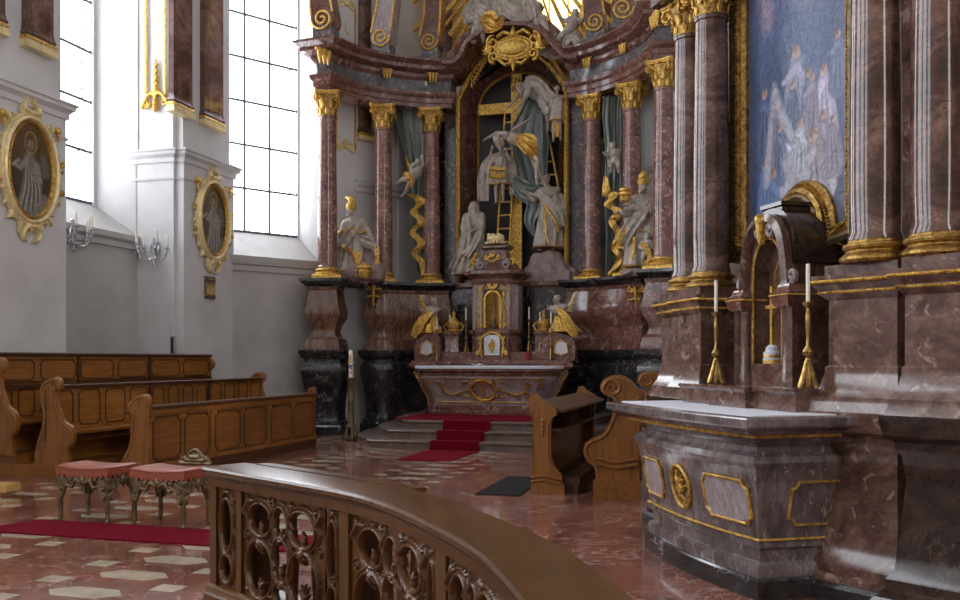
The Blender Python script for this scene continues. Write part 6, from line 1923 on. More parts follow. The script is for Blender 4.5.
# --------------------------------------------------------- gable group above
gz = HA.at(500, 28, 1.9)
k = 1.0
def seat_J(k, face, s=1):
    J = dict(pel=(0, .05, .18), wst=(0, .03, .32), che=(s * .04, 0, .52), nek=(s * .05, -.02, .70), hed=(s * .06, -.06, .86), shl=(.2, 0, .62), shr=(-.16, 0, .62), ell=(.34, -.1, .45), hal=(.46, -.2, .62), elr=(-.32, -.1, .45), har=(-.44, -.2, .35),
             hpl=(.1, 0, .14), knl=(.26, -.38, .2), ftl=(.3, -.36, -.2), tol=(.34, -.5, -.24), hpr=(-.1, 0, .14), knr=(-.24, -.38, .18), ftr=(-.26, -.34, -.22), tor=(-.3, -.5, -.26))
    J = {a: tuple(q * k for q in c) for a, c in J.items()}; J['face'] = face; return J
for px, py, s, lab, sd in ((488, 22, -1, 'stone figure in heavy folds seated on the left of the altar gable', 31), (517, 22, 1, 'stone figure in heavy folds seated on the right of the altar gable', 37)):
    statue(lab, px, py, 1.85, 1.0, seat_J(1.0, (s * .2, -.9, .1), s),
           [([(0, 0, .66, .12, .1), (0, 0, .5, .24, .17), (0, -.04, .25, .28, .24), (0, -.2, .1, .36, .28), (0, -.22, -.08, .42, .22)], 9, .17, sd, False)],
           sashes=[([(-.25, -.3, .3), (-.1, -.44, .1), (.1, -.46, -.05), (.3, -.4, -.15)], [.2, .3, .3, .2], .03), ([(.25, -.2, .4), (.35, -.35, .15), (.45, -.35, -.12)], [.2, .3, .2], .03), ([(-.2, -.2, .5), (-.35, -.3, .15), (-.3, -.42, -.15)], [.2, .3, .25], .03)], beard=s < 0, seed=sd)
x, y, z = Hp(478, 42, 1.4)
t, P = putto('putto', 'pale putto standing on the left slope of the altar gable', HA, (x, 1.5, z), .85, pj(.85, face=(.4, -.9, .1), hal=(.25, -.2, .7)))
x, y, z = Hp(490, 33, 1.3)
sm = sash([(-.2, 0, .3), (0, -.1, .28), (.15, -.1, .15), (.28, -.02, .3)], [.2, .34, .3, .1], .04); sm.join(sash([(-.15, 0, .1), (.05, -.1, .08), (.2, -.05, .12)], [.1, .2, .1], .03))
solo('gilt_cloth', 'crumpled gold cloth on the altar gable beside the left putto', 'cloth', sm, Mt['gold'], HA, (x, 1.38, z), sharp=60)
x, y, z = Hp(541, 32, 1.5)
t, P = putto('putto', 'pale putto stretching one leg over the right slope of the altar gable', HA, (x - .05, 1.62, z), .82, pj(.82, hed=(-.22, -.05, .82), nek=(-.16, 0, .7), che=(-.12, 0, .58), wst=(-.06, 0, .48), pel=(0, 0, .38), shl=(.04, 0, .68), shr=(-.26, 0, .62), hal=(-.1, -.25, .8), ell=(.05, -.2, .7), elr=(-.36, -.1, .5), har=(-.3, -.2, .36), knl=(.16, -.14, .16), ftl=(.28, -.12, -.1), tol=(.36, -.14, -.16), knr=(-.06, -.2, .16), ftr=(-.1, -.12, -.08), tor=(-.1, -.22, -.1), face=(-.3, -.9, 0)))
x, y, z = Hp(566, 46, 1.6)
t, P = putto('putto', 'pale cherub riding a swirling grey cloud right of the altar gable', HA, (x + .12, 1.75, z + .12), .8, pj(.8, hed=(.08, -.06, .74), nek=(.05, 0, .6), che=(.0, 0, .5), wst=(-.04, 0, .4), pel=(-.1, 0, .3), hpl=(-.1, .04, .3), hpr=(-.12, -.06, .28), knl=(-.3, -.1, .2), knr=(-.26, -.2, .16), ftl=(-.42, -.1, .02), ftr=(-.4, -.2, -.02), tol=(-.5, -.1, 0), tor=(-.48, -.2, -.04), shl=(.14, 0, .6), shr=(-.1, -.1, .56), hal=(.3, -.2, .5), ell=(.24, -.1, .5), face=(.3, -.9, 0)))
m = MB()
for i, (a, b, r) in enumerate(((0, 0, .24), (-.22, -.05, .2), (.2, .02, .2), (.05, .2, .2), (-.42, -.02, .16), (-.6, .02, .12), (.0, -.2, .16))): m.ell((a, 0, b), (r * 1.2, r * .8, r), 12)
m.tube([(x_, -.24, z_) for x_, z_ in spiral(.05, .02, .2, 1.6, 0, 1)], .04, 6)
ct = thing('carved_cloud', 'swirling grey carved cloud on the right shoulder of the altar gable', 'cloud', HA, (x + .05, 1.8, z))
sculpt(m, 'cloud_mass', 'stone', ct, .02, 1)

# gilt rays and amber window
rc = (Hp(520, -70, 2.6)[0], 2.6, Hp(520, -70, 2.6)[2])
t = thing('gilt_rays', 'bundle of long gilt rays spreading behind the altar gable', 'rays', HA, rc)
for i, ang in enumerate(list(np.linspace(198, 258, 13)) + list(np.linspace(282, 330, 9))):
    L = 3.3 - .5 * (i % 2); g_ = R(ang); w_ = .035 + .02 * (i % 2)
    m = MB().prism([(cos(g_) * .3 - sin(g_) * w_ * .4, sin(g_) * .3 + cos(g_) * w_ * .4), (cos(g_) * L - sin(g_) * w_, sin(g_) * L + cos(g_) * w_), (cos(g_) * L + sin(g_) * w_, sin(g_) * L - cos(g_) * w_), (cos(g_) * .3 + sin(g_) * w_ * .4, sin(g_) * .3 - cos(g_) * w_ * .4)], -.03, .03)
    m.build('ray', Mt['gold'], t)
wc = Hp(549, -12, 3.25)
m = MB().prism(oval(wc[0], wc[2], .85, 1.35, 30)[:-1], 3.30, 3.36)
struct('window_6', m, Mt['yellowlight'], HA)
m = MB()
for q in (-.45, 0, .45): m.box(wc[0] + q - .02, wc[0] + q + .02, 3.26, 3.30, wc[2] - 1.25, wc[2] + 1.3)
m.sweepv(oval(wc[0], wc[2], .88, 1.38, 30)[:-1], [(-.05, 3.22), (-.05, 3.38), (.08, 3.38), (.08, 3.22)], closed=True)
struct('trim_1', m, Mt['goldflat'], HA)
Mt['yelwall'] = plain('ochre_plaster', (.55, .40, .12), .6, nscale=3, namp=.2)
m = MB().box(-2.3, 2.2, 3.37, 3.40, 7.3, WT); struct('wall_apse_ochre', m, Mt['yelwall'], HA)

# --------------------------------------------------------- scroll consoles on the cornice
def scroll_console(label, px, py, v, r, lean, H=1.7, flip=1, light=False):
    x, y, z = Hp(px, py, v)
    zb_ = 8.22; o = (x, v, zb_)
    t = thing('scroll_console', label, 'console', HA, o)
    cz = max(z - zb_, r + .12)
    MB().plan([(-r * .8, -.2), (r * .8, -.2), (r * .8, .2), (-r * .8, .2)], [(.05, -.02), (.05, .06), (0, .09), (0, cz - r * .6)]).build('foot_block', Mt['grey'], t)
    s = flip
    out = [(r * s * cos(a), cz + r * sin(a)) for a in np.linspace(-PI * .9, .1, 12)]
    left = cr([(-r * s * .98, cz + .1), (-r * s * 1.02 + lean * .12, cz + H * .3), (-r * s * .8 + lean * .5, cz + H * .7), (-r * s * .9 + lean, cz + H)], 4)
    right = cr([(r * s * .7 + lean, cz + H), (r * s * .72 + lean * .5, cz + H * .7), (r * s * .6 + lean * .12, cz + H * .35), (r * s * .95, cz + .12)], 4)
    poly = out + right[::-1] + left[::-1]
    MB().prism(poly, -.2, .2).build('scroll_body', Mt['violet' if light else 'redm'], t)
    m = MB().tube([(x_, -.205, z_) for x_, z_ in left], .025, 6); m.tube([(x_, -.205, z_) for x_, z_ in right], .025, 6)
    m.tube([(x_, -.21, z_) for x_, z_ in spiral(0, cz, r * .92, 1.9, PI if s > 0 else 0, s, .12, 20)], .026, 6)
    m.build('gilt_edging', Mt['gold'], t)


scroll_console('brown marble scroll console at the far left end of the altar cornice', 326, 22, .0, .26, -.10, 1.9)
scroll_console('pale violet scroll console second from left on the altar cornice', 384, 40, 1.05, .24, .42, 1.9, -1, True)
scroll_console('brown scroll console left of the gilt rays', 432, 44, 1.6, .23, .20, 1.9, -1)
scroll_console('brown scroll console right of the carved cloud', 596, 25, 1.5, .23, -.15, 1.9, 1)
scroll_console('brown scroll console second from right on the altar cornice', 624, 12, .9, .24, -.3, 1.9, -1)

# --------------------------------------------------------- tabernacle and table ornaments
tx = Hp(493, 340, .75)[0]
t = thing('tabernacle', 'pink marble tabernacle with gilt niche, silver door and gilt crest on the high altar', 'tabernacle', HA, (tx, .95, 1.54))
wT = .50
TPl = [(-wT, .35), (-wT, -.05), (-.34, -.25), (.34, -.25), (wT, -.05), (wT, .35)]
MB().plan(TPl, [(.03, 0), (.03, .08), (0, .12), (0, .48), (.04, .52), (.06, .56), (.06, .60), (0, .62)]).build('base_block', Mt['redm'], t)
MB().plan([(-wT, .35), (-wT, -.02), (-.36, -.2), (-.2, -.2), (-.2, .0), (.2, .0), (.2, -.2), (.36, -.2), (wT, -.02), (wT, .35)], [(0, .62), (0, 1.52)]).build('body_block', Mt['violet'], t)
MB().box(-.2, .2, -.19, .0, 1.40, 1.52).build('lintel', Mt['violet'], t)
MB().plan(TPl, [(0, 1.5), (.03, 1.55), (.03, 1.60), (.10, 1.66), (.16, 1.70), (.16, 1.76), (.05, 1.80)]).build('cornice', Mt['redm'], t)
MB().plan(TPl, [(0, 1.78), (-.04, 1.84), (-.12, 1.95), (-.22, 2.10), (-.24, 2.2), (-.16, 2.24), (-.16, 2.28), (-.24, 2.32)]).build('domed_top', Mt['redm'], t)
arT = [(-.17, .64), (-.17, 1.20)] + oval(0, 1.2, .17, .17, 14, PI, 0) + [(.17, 1.20), (.17, .64)]
m = MB().sweepv(arT, [(-.02, -.2), (-.02, -.24), (.02, -.25), (.03, -.2)]); m.build('gilt_niche_frame', Mt['gold'], t)
m = MB().box(-.19, .19, -.02, .02, .62, 1.42)
for i in range(7): m.tube([(-.15 + .05 * i, -.03, .66), (-.15 + .05 * i, -.03, 1.34)], .016, 6)
m.build('gilt_niche_lining', Mt['gold'], t)
m = MB().box(-.012, .012, -.15, -.13, .82, 1.22); m.box(-.09, .09, -.15, -.13, 1.08, 1.10); m.lathe([(.09, .64), (.10, .68), (.05, .74), (.03, .80), (.02, .84)], (0, -.13, 0), 14); m.build('niche_crucifix', Mt['bronze'], t)
S = [(oval(0, 1.50, .10, .09), .03), (oval(0, 1.49, .05, .05, 10), .03)]
for s in (-1, 1):
    S += [(cr([(s * .24, .64), (s * .25, 1.0), (s * .23, 1.3), (s * .27, 1.42), (s * .2, 1.5)], 5), .018), (spiral(s * .26, 1.42, .05, 1.2, 0, -s), .014), (spiral(s * .13, 1.56, .05, 1.2, PI / 2, -s), .014), (spiral(s * .27, .70, .045, 1.2, 0, s), .014)]
    S += [leaf(s * .1, 1.58, PI / 2 - s * .6, .1, s, .022), ([(s * .36, .64), (s * .36, 1.5)], .014)]
    for z_ in (.8, .95, 1.1, 1.25): S.append(leaf(s * .25, z_, PI / 2 - s * .5, .09, s, .016))
MB().relief(S, .009, .012, 1.4, fn=lambda x, z, d: (x, -.21 - d, z)).build('gilt_scrollwork', Mt['gold'], t)
m = MB().box(-.17, .17, -.29, -.25, .10, .50); sdoor = m.build('silver_door', Mt['silver'], t)
S = [(oval(0, .28, .05, .08, 12), .02), ([(0, .4), (0, .16)], .02)] + [leaf(0, .28, a * PI / 4, .10, .3, .01) for a in range(8)]
MB().relief(S, .008, .012, 1.4, fn=lambda x, z, d: (x, -.29 - d, z)).build('gilt_door_emblem', Mt['gold'], sdoor)
S = [(cr([(-.22, .08), (-.24, .3), (-.2, .46), (0, .55), (.2, .46), (.24, .3), (.22, .08)], 5), .028), (spiral(-.3, .14, .05, 1.2, 0, 1), .022), (spiral(.3, .14, .05, 1.2, PI, -1), .022)]
for s in (-1, 1):
    for z_ in (.2, .3, .4): S.append(leaf(s * .25, z_, PI / 2 - s * .6, .1, s, .022))
MB().relief(S, .009, .02, 1.4, fn=lambda x, z, d: (x, -.27 - d, z)).build('gilt_door_frame', Mt['gold'], t)
m = MB(); S = [(oval(0, 0, .10, .05, 14), .022)]
for s in (-1, 1):
    S += [(spiral(s * .12, .02, .06, 1.3, PI / 2, -s), .018), leaf(0, .02, PI / 2 - s * .7, .14, s, .03)]
m.relief(S, .010, .02, 1.6); m.xf(Matrix.Translation((0, -.22, 2.0)))
m.build('gilt_crest', Mt['gold'], t)
for s in (-1, 1):
    m = MB(); m.relief([(spiral(0, 0, .09, 1.4, PI / 2, -s), .022), leaf(0, .08, PI / 2, .14, s, .03), leaf(s * .06, -.02, -s * .4 + (0 if s > 0 else PI), .14, -s, .026)], .010, .02, 1.5)
    m.xf(Matrix.Translation((s * .40, -.14, 1.96))); m.build('gilt_corner_scroll', Mt['gold'], t)
    m = MB().tube([(x_, -.2, z_) for x_, z_ in spiral(s * .27, 1.9, .09, 1.3, PI / 2, -s)], .03, 7, 1.4); m.build('marble_volute', Mt['violet'], t)
m = MB().ell((0, 0, 2.42), (.2, .13, .09), 14)
for i in range(16):
    a = i * PI / 8; m.ell((.2 * cos(a), .14 * sin(a), 2.34), .035, 6)
for i in range(9): m.ell((.15 * sin(i * 2.4), .08 * cos(i * 2.4), 2.46 + .02 * (i % 3)), .045, 6)
m.build('gilt_lamb_crown', Mt['goldflat'], t)

for ch in t.children_recursive:
    for q in ch.data.vertices: q.co.z *= 1.06
for s, px, lab, lab2 in ((-1, 428, 'gold robed kneeling angel on the left of the high altar table', 'left'), (1, 562, 'gold robed kneeling angel with raised wing on the right of the high altar table', 'right')):
    x = Hp(px, 335, .7)[0]
    tp = thing('angel_pedestal', 'pink marble scroll pedestal with silver plaque under the %s kneeling angel' % lab2, 'pedestal', HA, (x, .85, 1.54))
    pr = cr([(s * .28, 0), (s * .28, .3), (s * .2, .46), (0, .54), (-s * .2, .58), (-s * .28, .5)], 4) + [(-s * .3, 0)]
    MB().prism(pr, -.22, .2).build('scroll_block', Mt['redm'], tp)
    S = [([(-.14, .16), (0, .10), (.14, .16), (.12, .34), (0, .42), (-.12, .34), (-.14, .16)], .014)]
    spq = MB().prism([(-.13, .17), (0, .12), (.13, .17), (.11, .33), (0, .40), (-.11, .33)], -.235, -.22).build('silver_plaque', Mt['silver'], tp)
    MB().relief(S, .009, .01, 1.2, fn=lambda x_, z_, d: (x_, -.235 - d, z_)).build('gilt_plaque_frame', Mt['gold'], spq)
    J = dict(pel=(0, 0, .28), wst=(-s * .04, 0, .42), che=(-s * .08, -.02, .58), nek=(-s * .10, -.03, .72), hed=(-s * .15, -.06, .86), shl=(.08, 0, .68), shr=(-.24 if s > 0 else -.02, 0, .66), ell=(.02 - s * .1, -.2, .5), hal=(-s * .26, -.26, .58), elr=(-.06 - s * .1, -.16, .48), har=(-s * .28, -.2, .60),
             hpl=(.08, 0, .26), knl=(-s * .22, -.1, .10), ftl=(s * .24, -.06, .04), tol=(s * .36, -.06, .02), hpr=(-.08, 0, .26), knr=(-s * .26, .06, .16), ftr=(s * .20, .08, .04), tor=(s * .34, .1, .02))
    if s < 0: J['shl'], J['shr'] = (.24, 0, .66), (-.04, 0, .68)
    J = {a: tuple(q * .8 for q in c) for a, c in J.items()}; J['face'] = (-s * .85, -.4, 0)
    ta = thing('kneeling_angel', lab, 'angel statue', HA, (x, .80, 2.10))
    mb, P = body(J, .8, 1.0); sculpt(mb, 'figure', 'stone', ta, .012, 1)
    hair_mb(P, .8, .09, 24, 3).build('hair', Mt['stone'], ta, 60)
    rb, rings = robe([(-s * .07, 0, .50, .10, .09), (-s * .03, 0, .34, .15, .14), (s * .02, -.02, .2, .22, .17), (s * .06, -.02, .02, .34, .20)], 7, .18, 41 + s)
    rb.join(sash([(-s * .1, -.12, .48), (s * .08, -.2, .3), (s * .2, -.2, .1), (s * .3, -.18, -.08)], [.12, .2, .24, .14], .03))
    sculpt(rb, 'gilt_robe', 'gold', ta, .014, 1)
    w_ = wing(.42, s); w_.xf(Matrix.Translation((s * .02, .08, .42))); w_.build('gilt_wing', Mt['gold' if s < 0 else 'goldflat'], ta)
for px, lab in ((454, 'left'), (544, 'right')):
    x = Hp(px, 325, 1.0)[0]
    t = thing('gilt_reliquary', 'domed gold reliquary on a marble plinth, %s of the tabernacle' % lab, 'reliquary', HA, (x, .98, 1.72))
    MB().plan(sq(0, 0, .15), [(.02, 0), (0, .05), (0, .34), (.03, .38), (.03, .42)]).build('marble_plinth', Mt['redm'], t)
    m = MB().lathe([(.15, .42), (.17, .45), (.12, .5), (.15, .54), (.16, .62), (.10, .70), (.04, .74), (.03, .80), (.045, .83), (.01, .88)], n=16); m.build('domed_body', Mt['gold'], t)
    m = MB()
    for s in (-1, 1): m.tube([(s * (.17 + .0 * a), 0, .45), (s * .22, 0, .55), (s * .15, 0, .63)], .02, 6)
    m.build('gilt_handle', Mt['gold'], t)

for px, yb, yt, v, lab in ((437, 361, 318, .60, 'front left brass candlestick on the high altar table'), (450, 355, 315, .85, 'brass candlestick between the left angel and the tabernacle'), (466, 350, 308, 1.0, 'short brass candlestick touching the left of the tabernacle'),
                        (529, 347, 307, 1.0, 'brass candlestick touching the right of the tabernacle'), (540, 353, 312, .85, 'brass candlestick between the tabernacle and the right angel'), (551, 361, 305, .60, 'front right tall brass candlestick on the high altar table')):
    zb2 = 1.54 if v < .7 else 1.72
    x, _, zt_ = Hp(px, yt, v)
    tot = zt_ - zb2; ch = .27 if px != 551 else .4
    candlestick('altar_candlestick', lab, HA, (x, v, zb2), tot - ch + .02, ch, .06, 'brass', 'brass candlesticks on the high altar', .016)
x = Hp(528, 356, .62)[0]
t = thing('votive_light', 'small red glass votive light on the high altar table', 'votive light', HA, (x, .62, 1.54))
MB().lathe([(.035, 0), (.04, .02), (.042, .17), (.038, .17), (.034, .03)], n=14).build('red_glass', Mt['red'], t); MB().lathe([(.028, .03), (.028, .1)], n=10).build('candle', Mt['wax'], t)
x = Hp(478, 366, .1)[0]
t = thing('open_book', 'small white folded cloth on the left half of the high altar table', 'cloth', HA, (x, .1, 1.436)); t.name = 'folded_cloth'
MB().sheet([[(i * .06, j * .05, .015 + .02 * sin(i * 2 + j)) for i in range(-2, 3)] for j in range(-2, 3)], .01).build('cloth', Mt['linen'], t)
# ------------------------------------------------------------------ oval saint paintings on the left piers
def oval_portrait(label, pxc, pyc, px0, px1, py0, py1, seed, flip=1):
    f0 = NV.w((-9.9, 0, 0)); f = Frame(f0.x, f0.y, 0, R(73.8))      # x along the wall, y outwards
    va = NV.atu(px0, pyc, -9.9)[1]; vb = NV.atu(px1, pyc, -9.9)[1]; vc = (va + vb) / 2
    pc = NV.atu(480 + FL * 0 + pxc - 480 + 0, pyc, -9.9)
    a = (vb - va) / 2; zt = NV.atu(pxc, py0, -9.9)[2]; zb_ = NV.atu(pxc, py1, -9.9)[2]; b = (zt - zb_) / 2; zc = (zt + zb_) / 2
    t = thing('oval_painting', label, 'painting', f, (vc, -.03, zc))
    k = a
    S = [(oval(0, 0, a * 1.22, b * 1.14), .055 * k * 1.6), (oval(0, 0, a * 1.36, b * 1.22), .02)]
    rnd = random.Random(seed)
    for i in range(22):
        th_ = 2 * PI * i / 22 + .1
        x, z = a * 1.36 * cos(th_), b * 1.23 * sin(th_)
        S.append((spiral(x, z, (.085 + .03 * (i % 3)) * k, 1.3, th_ + PI, 1 if i % 2 else -1), .024 * k))
        if i % 2 == 0: S.append(leaf(x, z, th_ + .7, (.28 + .08 * (i % 4 == 0)) * k, -1.6, .045 * k))
        else: S.append(leaf(x * 1.04, z * 1.03, th_ - .5, .17 * k, 1.4, .035 * k))
    for s in (-1, 1):
        S += [(cr([(s * .10 * k, b * 1.25), (s * .34 * k, b * 1.30), (s * .30 * k, b * 1.42), (s * .12 * k, b * 1.50), (s * .2 * k, b * 1.60)], 5), [.09 * k, .10 * k, .06 * k, .05 * k, .03 * k])]
        S += [(cr([(s * .15 * k, -b * 1.22), (s * .36 * k, -b * 1.34), (s * .34 * k, -b * 1.5), (s * .16 * k, -b * 1.56)], 5), [.09 * k, .08 * k, .06 * k, .03 * k])]
        S += [leaf(s * .5 * k, -b * 1.16, -PI / 2 - s * .2, .4 * k, s * .5, .06 * k), leaf(s * .9 * k, -b * .95, -PI / 2, .36 * k, s * .7, .06 * k)]
        S += [leaf(s * 1.0 * k, b * .95, PI / 2 - s * .3, .34 * k, s * .5, .06 * k)]
    MB().relief(S, .012, .03, 2.0, fn=lambda x, z, d: (x, -d, z)).build('rococo_frame', Mt['goldflat'], t)
    S = []
    for s in (-1, 1):
        cx, cz = s * 1.28 * k, b * .98
        for q in range(5): S.append(leaf(cx, cz, PI / 2 - s * (q - 2) * .5, .26 * k, (q - 2) * .4 * s, .045 * k))
        S.append(leaf(cx, cz, -PI / 2, .3 * k, s * .3, .04 * k))
        for cz2 in (b * .3, -b * .35):
            for q in range(5): S.append(leaf(s * 1.5 * k, cz2, q * 1.25, .13 * k, .5, .035 * k))
    MB().relief(S, .014, .03, 1.4, fn=lambda x, z, d: (x, -.03 - d, z)).build('gilt_flowers', Mt['gold'], t)
    m = MB().sweepv(oval(0, 0, a * 1.04, b * 1.03, 40)[:-1], [(-.05 * k, -.02), (-.05 * k, -.05), (0, -.085), (.05 * k, -.05), (.05 * k, -.02)], closed=True)
    m.build('gilt_oval_moulding', Mt['gold'], t)
    g = (.20, .18, .155); h = 2 * b
    O = [('s', [(-.1 * a, h * .05), (.1 * a, h * .4), (-.05 * a, h * .62)], [.55 * a, .42 * a, .25 * a], g, .15 * a, 1),
         ('s', [(0, h * .78)], .17 * a, (.28, .19, .12), .06 * a, 1), ('s', [(0, h * .72), (0, h * .60)], [.10 * a, .05 * a], (.14, .13, .12), .08 * a, .9),
         ('s', oval(0, h * .80, .27 * a, .12 * h, 16), .015 * a, (.6, .42, .12), .05 * a, .8)]
    for i in range(9):
        x = (-.5 + i * .12) * a; O.append(('s', [(x, h * .06), (x * .7 + .1 * a, h * .3), (x * .4, h * .52)], [.03 * a, .035 * a, .02 * a], (.035, .03, .028) if i % 2 else (.46, .42, .37), .05 * a, .75))
    O += [('s', [(-.2 * a, h * .60), (-.5 * a, h * .50), (-.7 * a * flip, h * .52)], [.12 * a, .1 * a, .06 * a], (.26, .235, .21), .06 * a, .9), ('s', [(.3 * a, h * .56), (.45 * a, h * .4), (.1 * a, h * .42)], [.12 * a, .1 * a, .05 * a], (.28, .255, .23), .06 * a, .9)]
    O += [('s', [(-.8 * a, h * .52), (-.55 * a, h * .58)], .06 * a, (.34, .31, .26), .04 * a, .9), ('s', [(.6 * a, h * .66), (.7 * a, h * .5)], [.14 * a, .2 * a], (.15, .13, .11), .1 * a, .8), ('s', [(.65 * a, h * .2), (.4 * a, h * .1)], .2 * a, (.24, .21, .19), .12 * a, .8)]
    me = canvas('oval_canvas', 'oval_oil_painting', 80, 130, 2 * a, h, O, lambda x, z: np.stack([.02 + .11 * z, .014 + .06 * z, .01 + .014 * z], -1) * (1 - .3 * np.abs(x - .5)[..., None]),
                shape=lambda x, z: (x / a) ** 2 + ((z - b) / b) ** 2 < 1.0)
    c = link('oval_canvas', me, None, t); c.location = (0, -.035, -b)


oval_portrait('large oval painting of a saint in cream and gold rococo frame, nearer the viewer', 27, 171, 5, 48, 125, 216, 1)
oval_portrait('oval painting of a saint in cream and gold frame on the farther pillar', 210, 220, 198, 223, 187, 254, 2, -1)

# gilt ornament and lines on the pillar face towards the nave
f0 = NV.w((0, 14.33, 0)); F3 = Frame(f0.x, f0.y, 0, R(-16.2))
def nvat(px, py): p = NV.at(px, py, 14.33); return (p[0], p[2])
for px in (146, 165):
    x, z = nvat(px, 95)
    solo('gilt_strip', 'thin vertical gilt strip on the %s of the white pillar face' % ('left' if px < 150 else 'right'), 'gilt strip', MB().box(-.022, .022, -.02, .01, 0, WT - z), Mt['gold'], F3, (x, 0, z))
x, z = nvat(156, 100)
S = [([(0, -.05), (0, .75)], [.04, .03, .012]), (cr([(-.28, -.12), (-.2, .02), (-.1, .12), (0, .08), (.1, .12), (.2, .02), (.28, -.12)], 4), .035), ([(0, -.18), (0, -.02)], .05)]
for i, zz in enumerate((.12, .26, .38, .5, .62)):
    for s in (-1, 1): S.append(leaf(0, zz, PI / 2 - s * .9, .14 - .015 * i, s * .9, .022))
for s in (-1, 1): S += [(spiral(s * .2, -.06, .08, 1.3, 0, s), .022), leaf(s * .24, -.1, PI / 2 - s * .5, .16, s, .025)]
solo('gilt_ornament', 'gilt leafy finial ornament between the strips on the white pillar face', 'ornament', MB().relief(S, .012, .015, 1.3), Mt['gold'], F3, (x, 0, z))

# gilt line frame on the apse wall behind the first column
def w2(px, py): p = WF2.at(px, py, 0); return (p[0], p[2])
for (pa, pb, side) in ((336, 355, 0),):
    xa, xb = w2(336, 100)[0], w2(355, 100)[0]; za, zt_ = w2(345, 148)[1], w2(345, 5)[1]
    t = thing('gilt_wall_frame', 'thin gilt line frame with rococo crests on the white wall behind the first column', 'wall frame', WF2, ((xa + xb) / 2, -.005, za))
    hw_ = (xb - xa) / 2
    m = MB().sweepv([(-hw_, 0), (hw_, 0), (hw_, zt_ - za), (-hw_, zt_ - za)][::-1], [(-.02, 0), (-.02, -.02), (.02, -.02), (.02, 0)], closed=True); m.build('gilt_line', Mt['gold'], t)
    S = []
    for zz in (0, zt_ - za):
        for s in (-1, 1): S += [(spiral(s * .12, zz + .02, .09, 1.3, PI / 2, -s), .022), leaf(0, zz, PI / 2 - s * .5, .26, s, .03), leaf(s * .1, zz, -PI / 2 + s * .5, .2, s, .025)]
    S += [leaf(0, zt_ - za - .4, -PI / 2, .3, .5, .03), leaf(.02, zt_ - za - .8, -PI / 2, .3, -.5, .03)]
    MB().relief(S, .014, .012, 1.3).build('gilt_crest', Mt['goldflat'], t)
# white pilaster strip on apse wall with gilt necking
for px, py in ((370, 148), (648, 128)):
    pass


def sconce(label, fr, pos, arms, k=1.0, rot=0):
    t = thing('wall_candelabra', label, 'candelabra', fr, pos, rot)
    MB().relief([(oval(0, 0, .06, .1, 12), .03), ([(0, .2), (0, -.2)], [.02, .05, .02])], .01, .02, 1.2).build('back_plate', Mt['silver'], t)
    for i, a in enumerate(arms):
        s = sin(a); c_ = -cos(a); r = .34 * k
        zz = .06 if i % 2 else -.02
        pts = cr([(0, -.03, -.05), (s * r * .3, c_ * r * .3, -.2), (s * r * .75, c_ * r * .75, -.2), (s * r, c_ * r, -.02 + zz)], 5)
        MB().tube(pts, .011, 6).build('arm', Mt['silver'], t)
        e = pts[-1]
        MB().lathe([(.012, 0), (.05, .015), (.055, .03), (.02, .03), (.018, .07)], e, 12).build('glass_drip_pan', Mt['glassrod'], t)
        MB().lathe([(.015, .05), (.015, .26), (.004, .275)], e, 8).build('candle', Mt['wax'], t)
        m = MB()
        for q in range(4):
            b = q * PI / 2; m.lathe([(.002, -.07), (.012, -.055), (.006, -.03), (.003, 0)], (e[0] + .045 * cos(b), e[1] + .045 * sin(b), e[2]), 6)
        m.build('crystal_drops', Mt['glassrod'], t); bpy.data.objects[t.children[-1].name]['kind'] = 'stuff'
    MB().lathe([(.002, -.34), (.03, -.3), (.02, -.22), (.035, -.1), (.015, .0), (.03, .08), (.01, .2)], (0, -.06, 0), 10).build('crystal_stem', Mt['glassrod'], t)


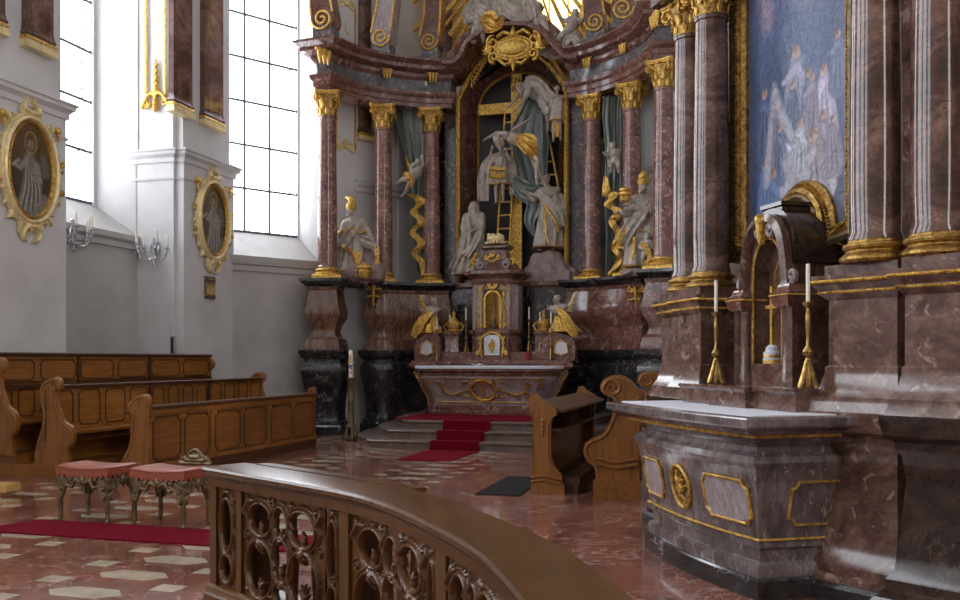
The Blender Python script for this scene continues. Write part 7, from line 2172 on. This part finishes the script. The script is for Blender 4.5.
x, z = nvat(156, 249)
sconce('crystal wall candelabra on the white pillar between the two windows', F3, (x, -.02, z), [-1.3, -.7, 0, .7, 1.3])
p = NV.atu(71, 232, -10.84)
f0 = NV.w((-10.86, 0, 0)); F4 = Frame(f0.x, f0.y, 0, R(73.8))
sconce('crystal wall candelabra under the left window, half hidden by the nearer pier', F4, (p[1], -.02, p[2]), [-1.3, -.6, .2, .8, 1.4], .95)

# plaque, thermometer
f0 = NV.w((-9.9, 0, 0)); F5 = Frame(f0.x, f0.y, 0, R(73.8))
p0 = NV.atu(204, 288, -9.9); p1 = NV.atu(214, 288, -9.9); za = NV.atu(209, 299, -9.9)[2]; zb2 = NV.atu(209, 276.5, -9.9)[2]
t = thing('relief_plaque', 'small brown relief plaque below the farther oval painting', 'plaque', F5, ((p0[1] + p1[1]) / 2, 0, za))
w_ = (p1[1] - p0[1]) / 2; h_ = zb2 - za
Mt['plaq'] = plain('brown_plaque', (.16, .12, .09), .5, nscale=12, namp=.4, bump=.3)
MB().box(-w_, w_, -.03, 0, 0, h_).build('board', Mt['plaq'], t)
S = [([(-w_ * .6 + i * w_ * .4, h_ * .2), (-w_ * .6 + i * w_ * .4, h_ * .6)], [.03, .02]) for i in range(4)] + [([(-w_ * .9, h_ * .12), (w_ * .9, h_ * .12)], .02), ([(-w_ * .9, h_ * .85), (w_ * .9, h_ * .85)], .02)] + [(oval(-w_ * .6 + i * w_ * .4, h_ * .68, .012, .015, 8), .015) for i in range(4)]
MB().relief(S, .008, .005, 1.0, fn=lambda x, z, d: (x, -.03 - d, z)).build('carved_figures', Mt['brass'], t)
x, z = nvat(174.5, 355); x2, z2 = nvat(174.5, 336)
Mt['greybox'] = plain('grey_painted_metal', (.30, .33, .33), .5)
t = thing('wall_box', 'narrow grey metal box low on the white pillar edge', 'box', F3, (x, -.02, z))
MB().box(-.045, .045, -.05, .0, 0, z2 - z).build('housing', Mt['greybox'], t)
m = MB().box(-.03, .03, -.052, -.05, .03, .33)
for i in range(6): m.box(-.03, .03, -.055, -.05, .04 + i * .05, .06 + i * .05)
m.build('slotted_grille', Mt['iron'], t)
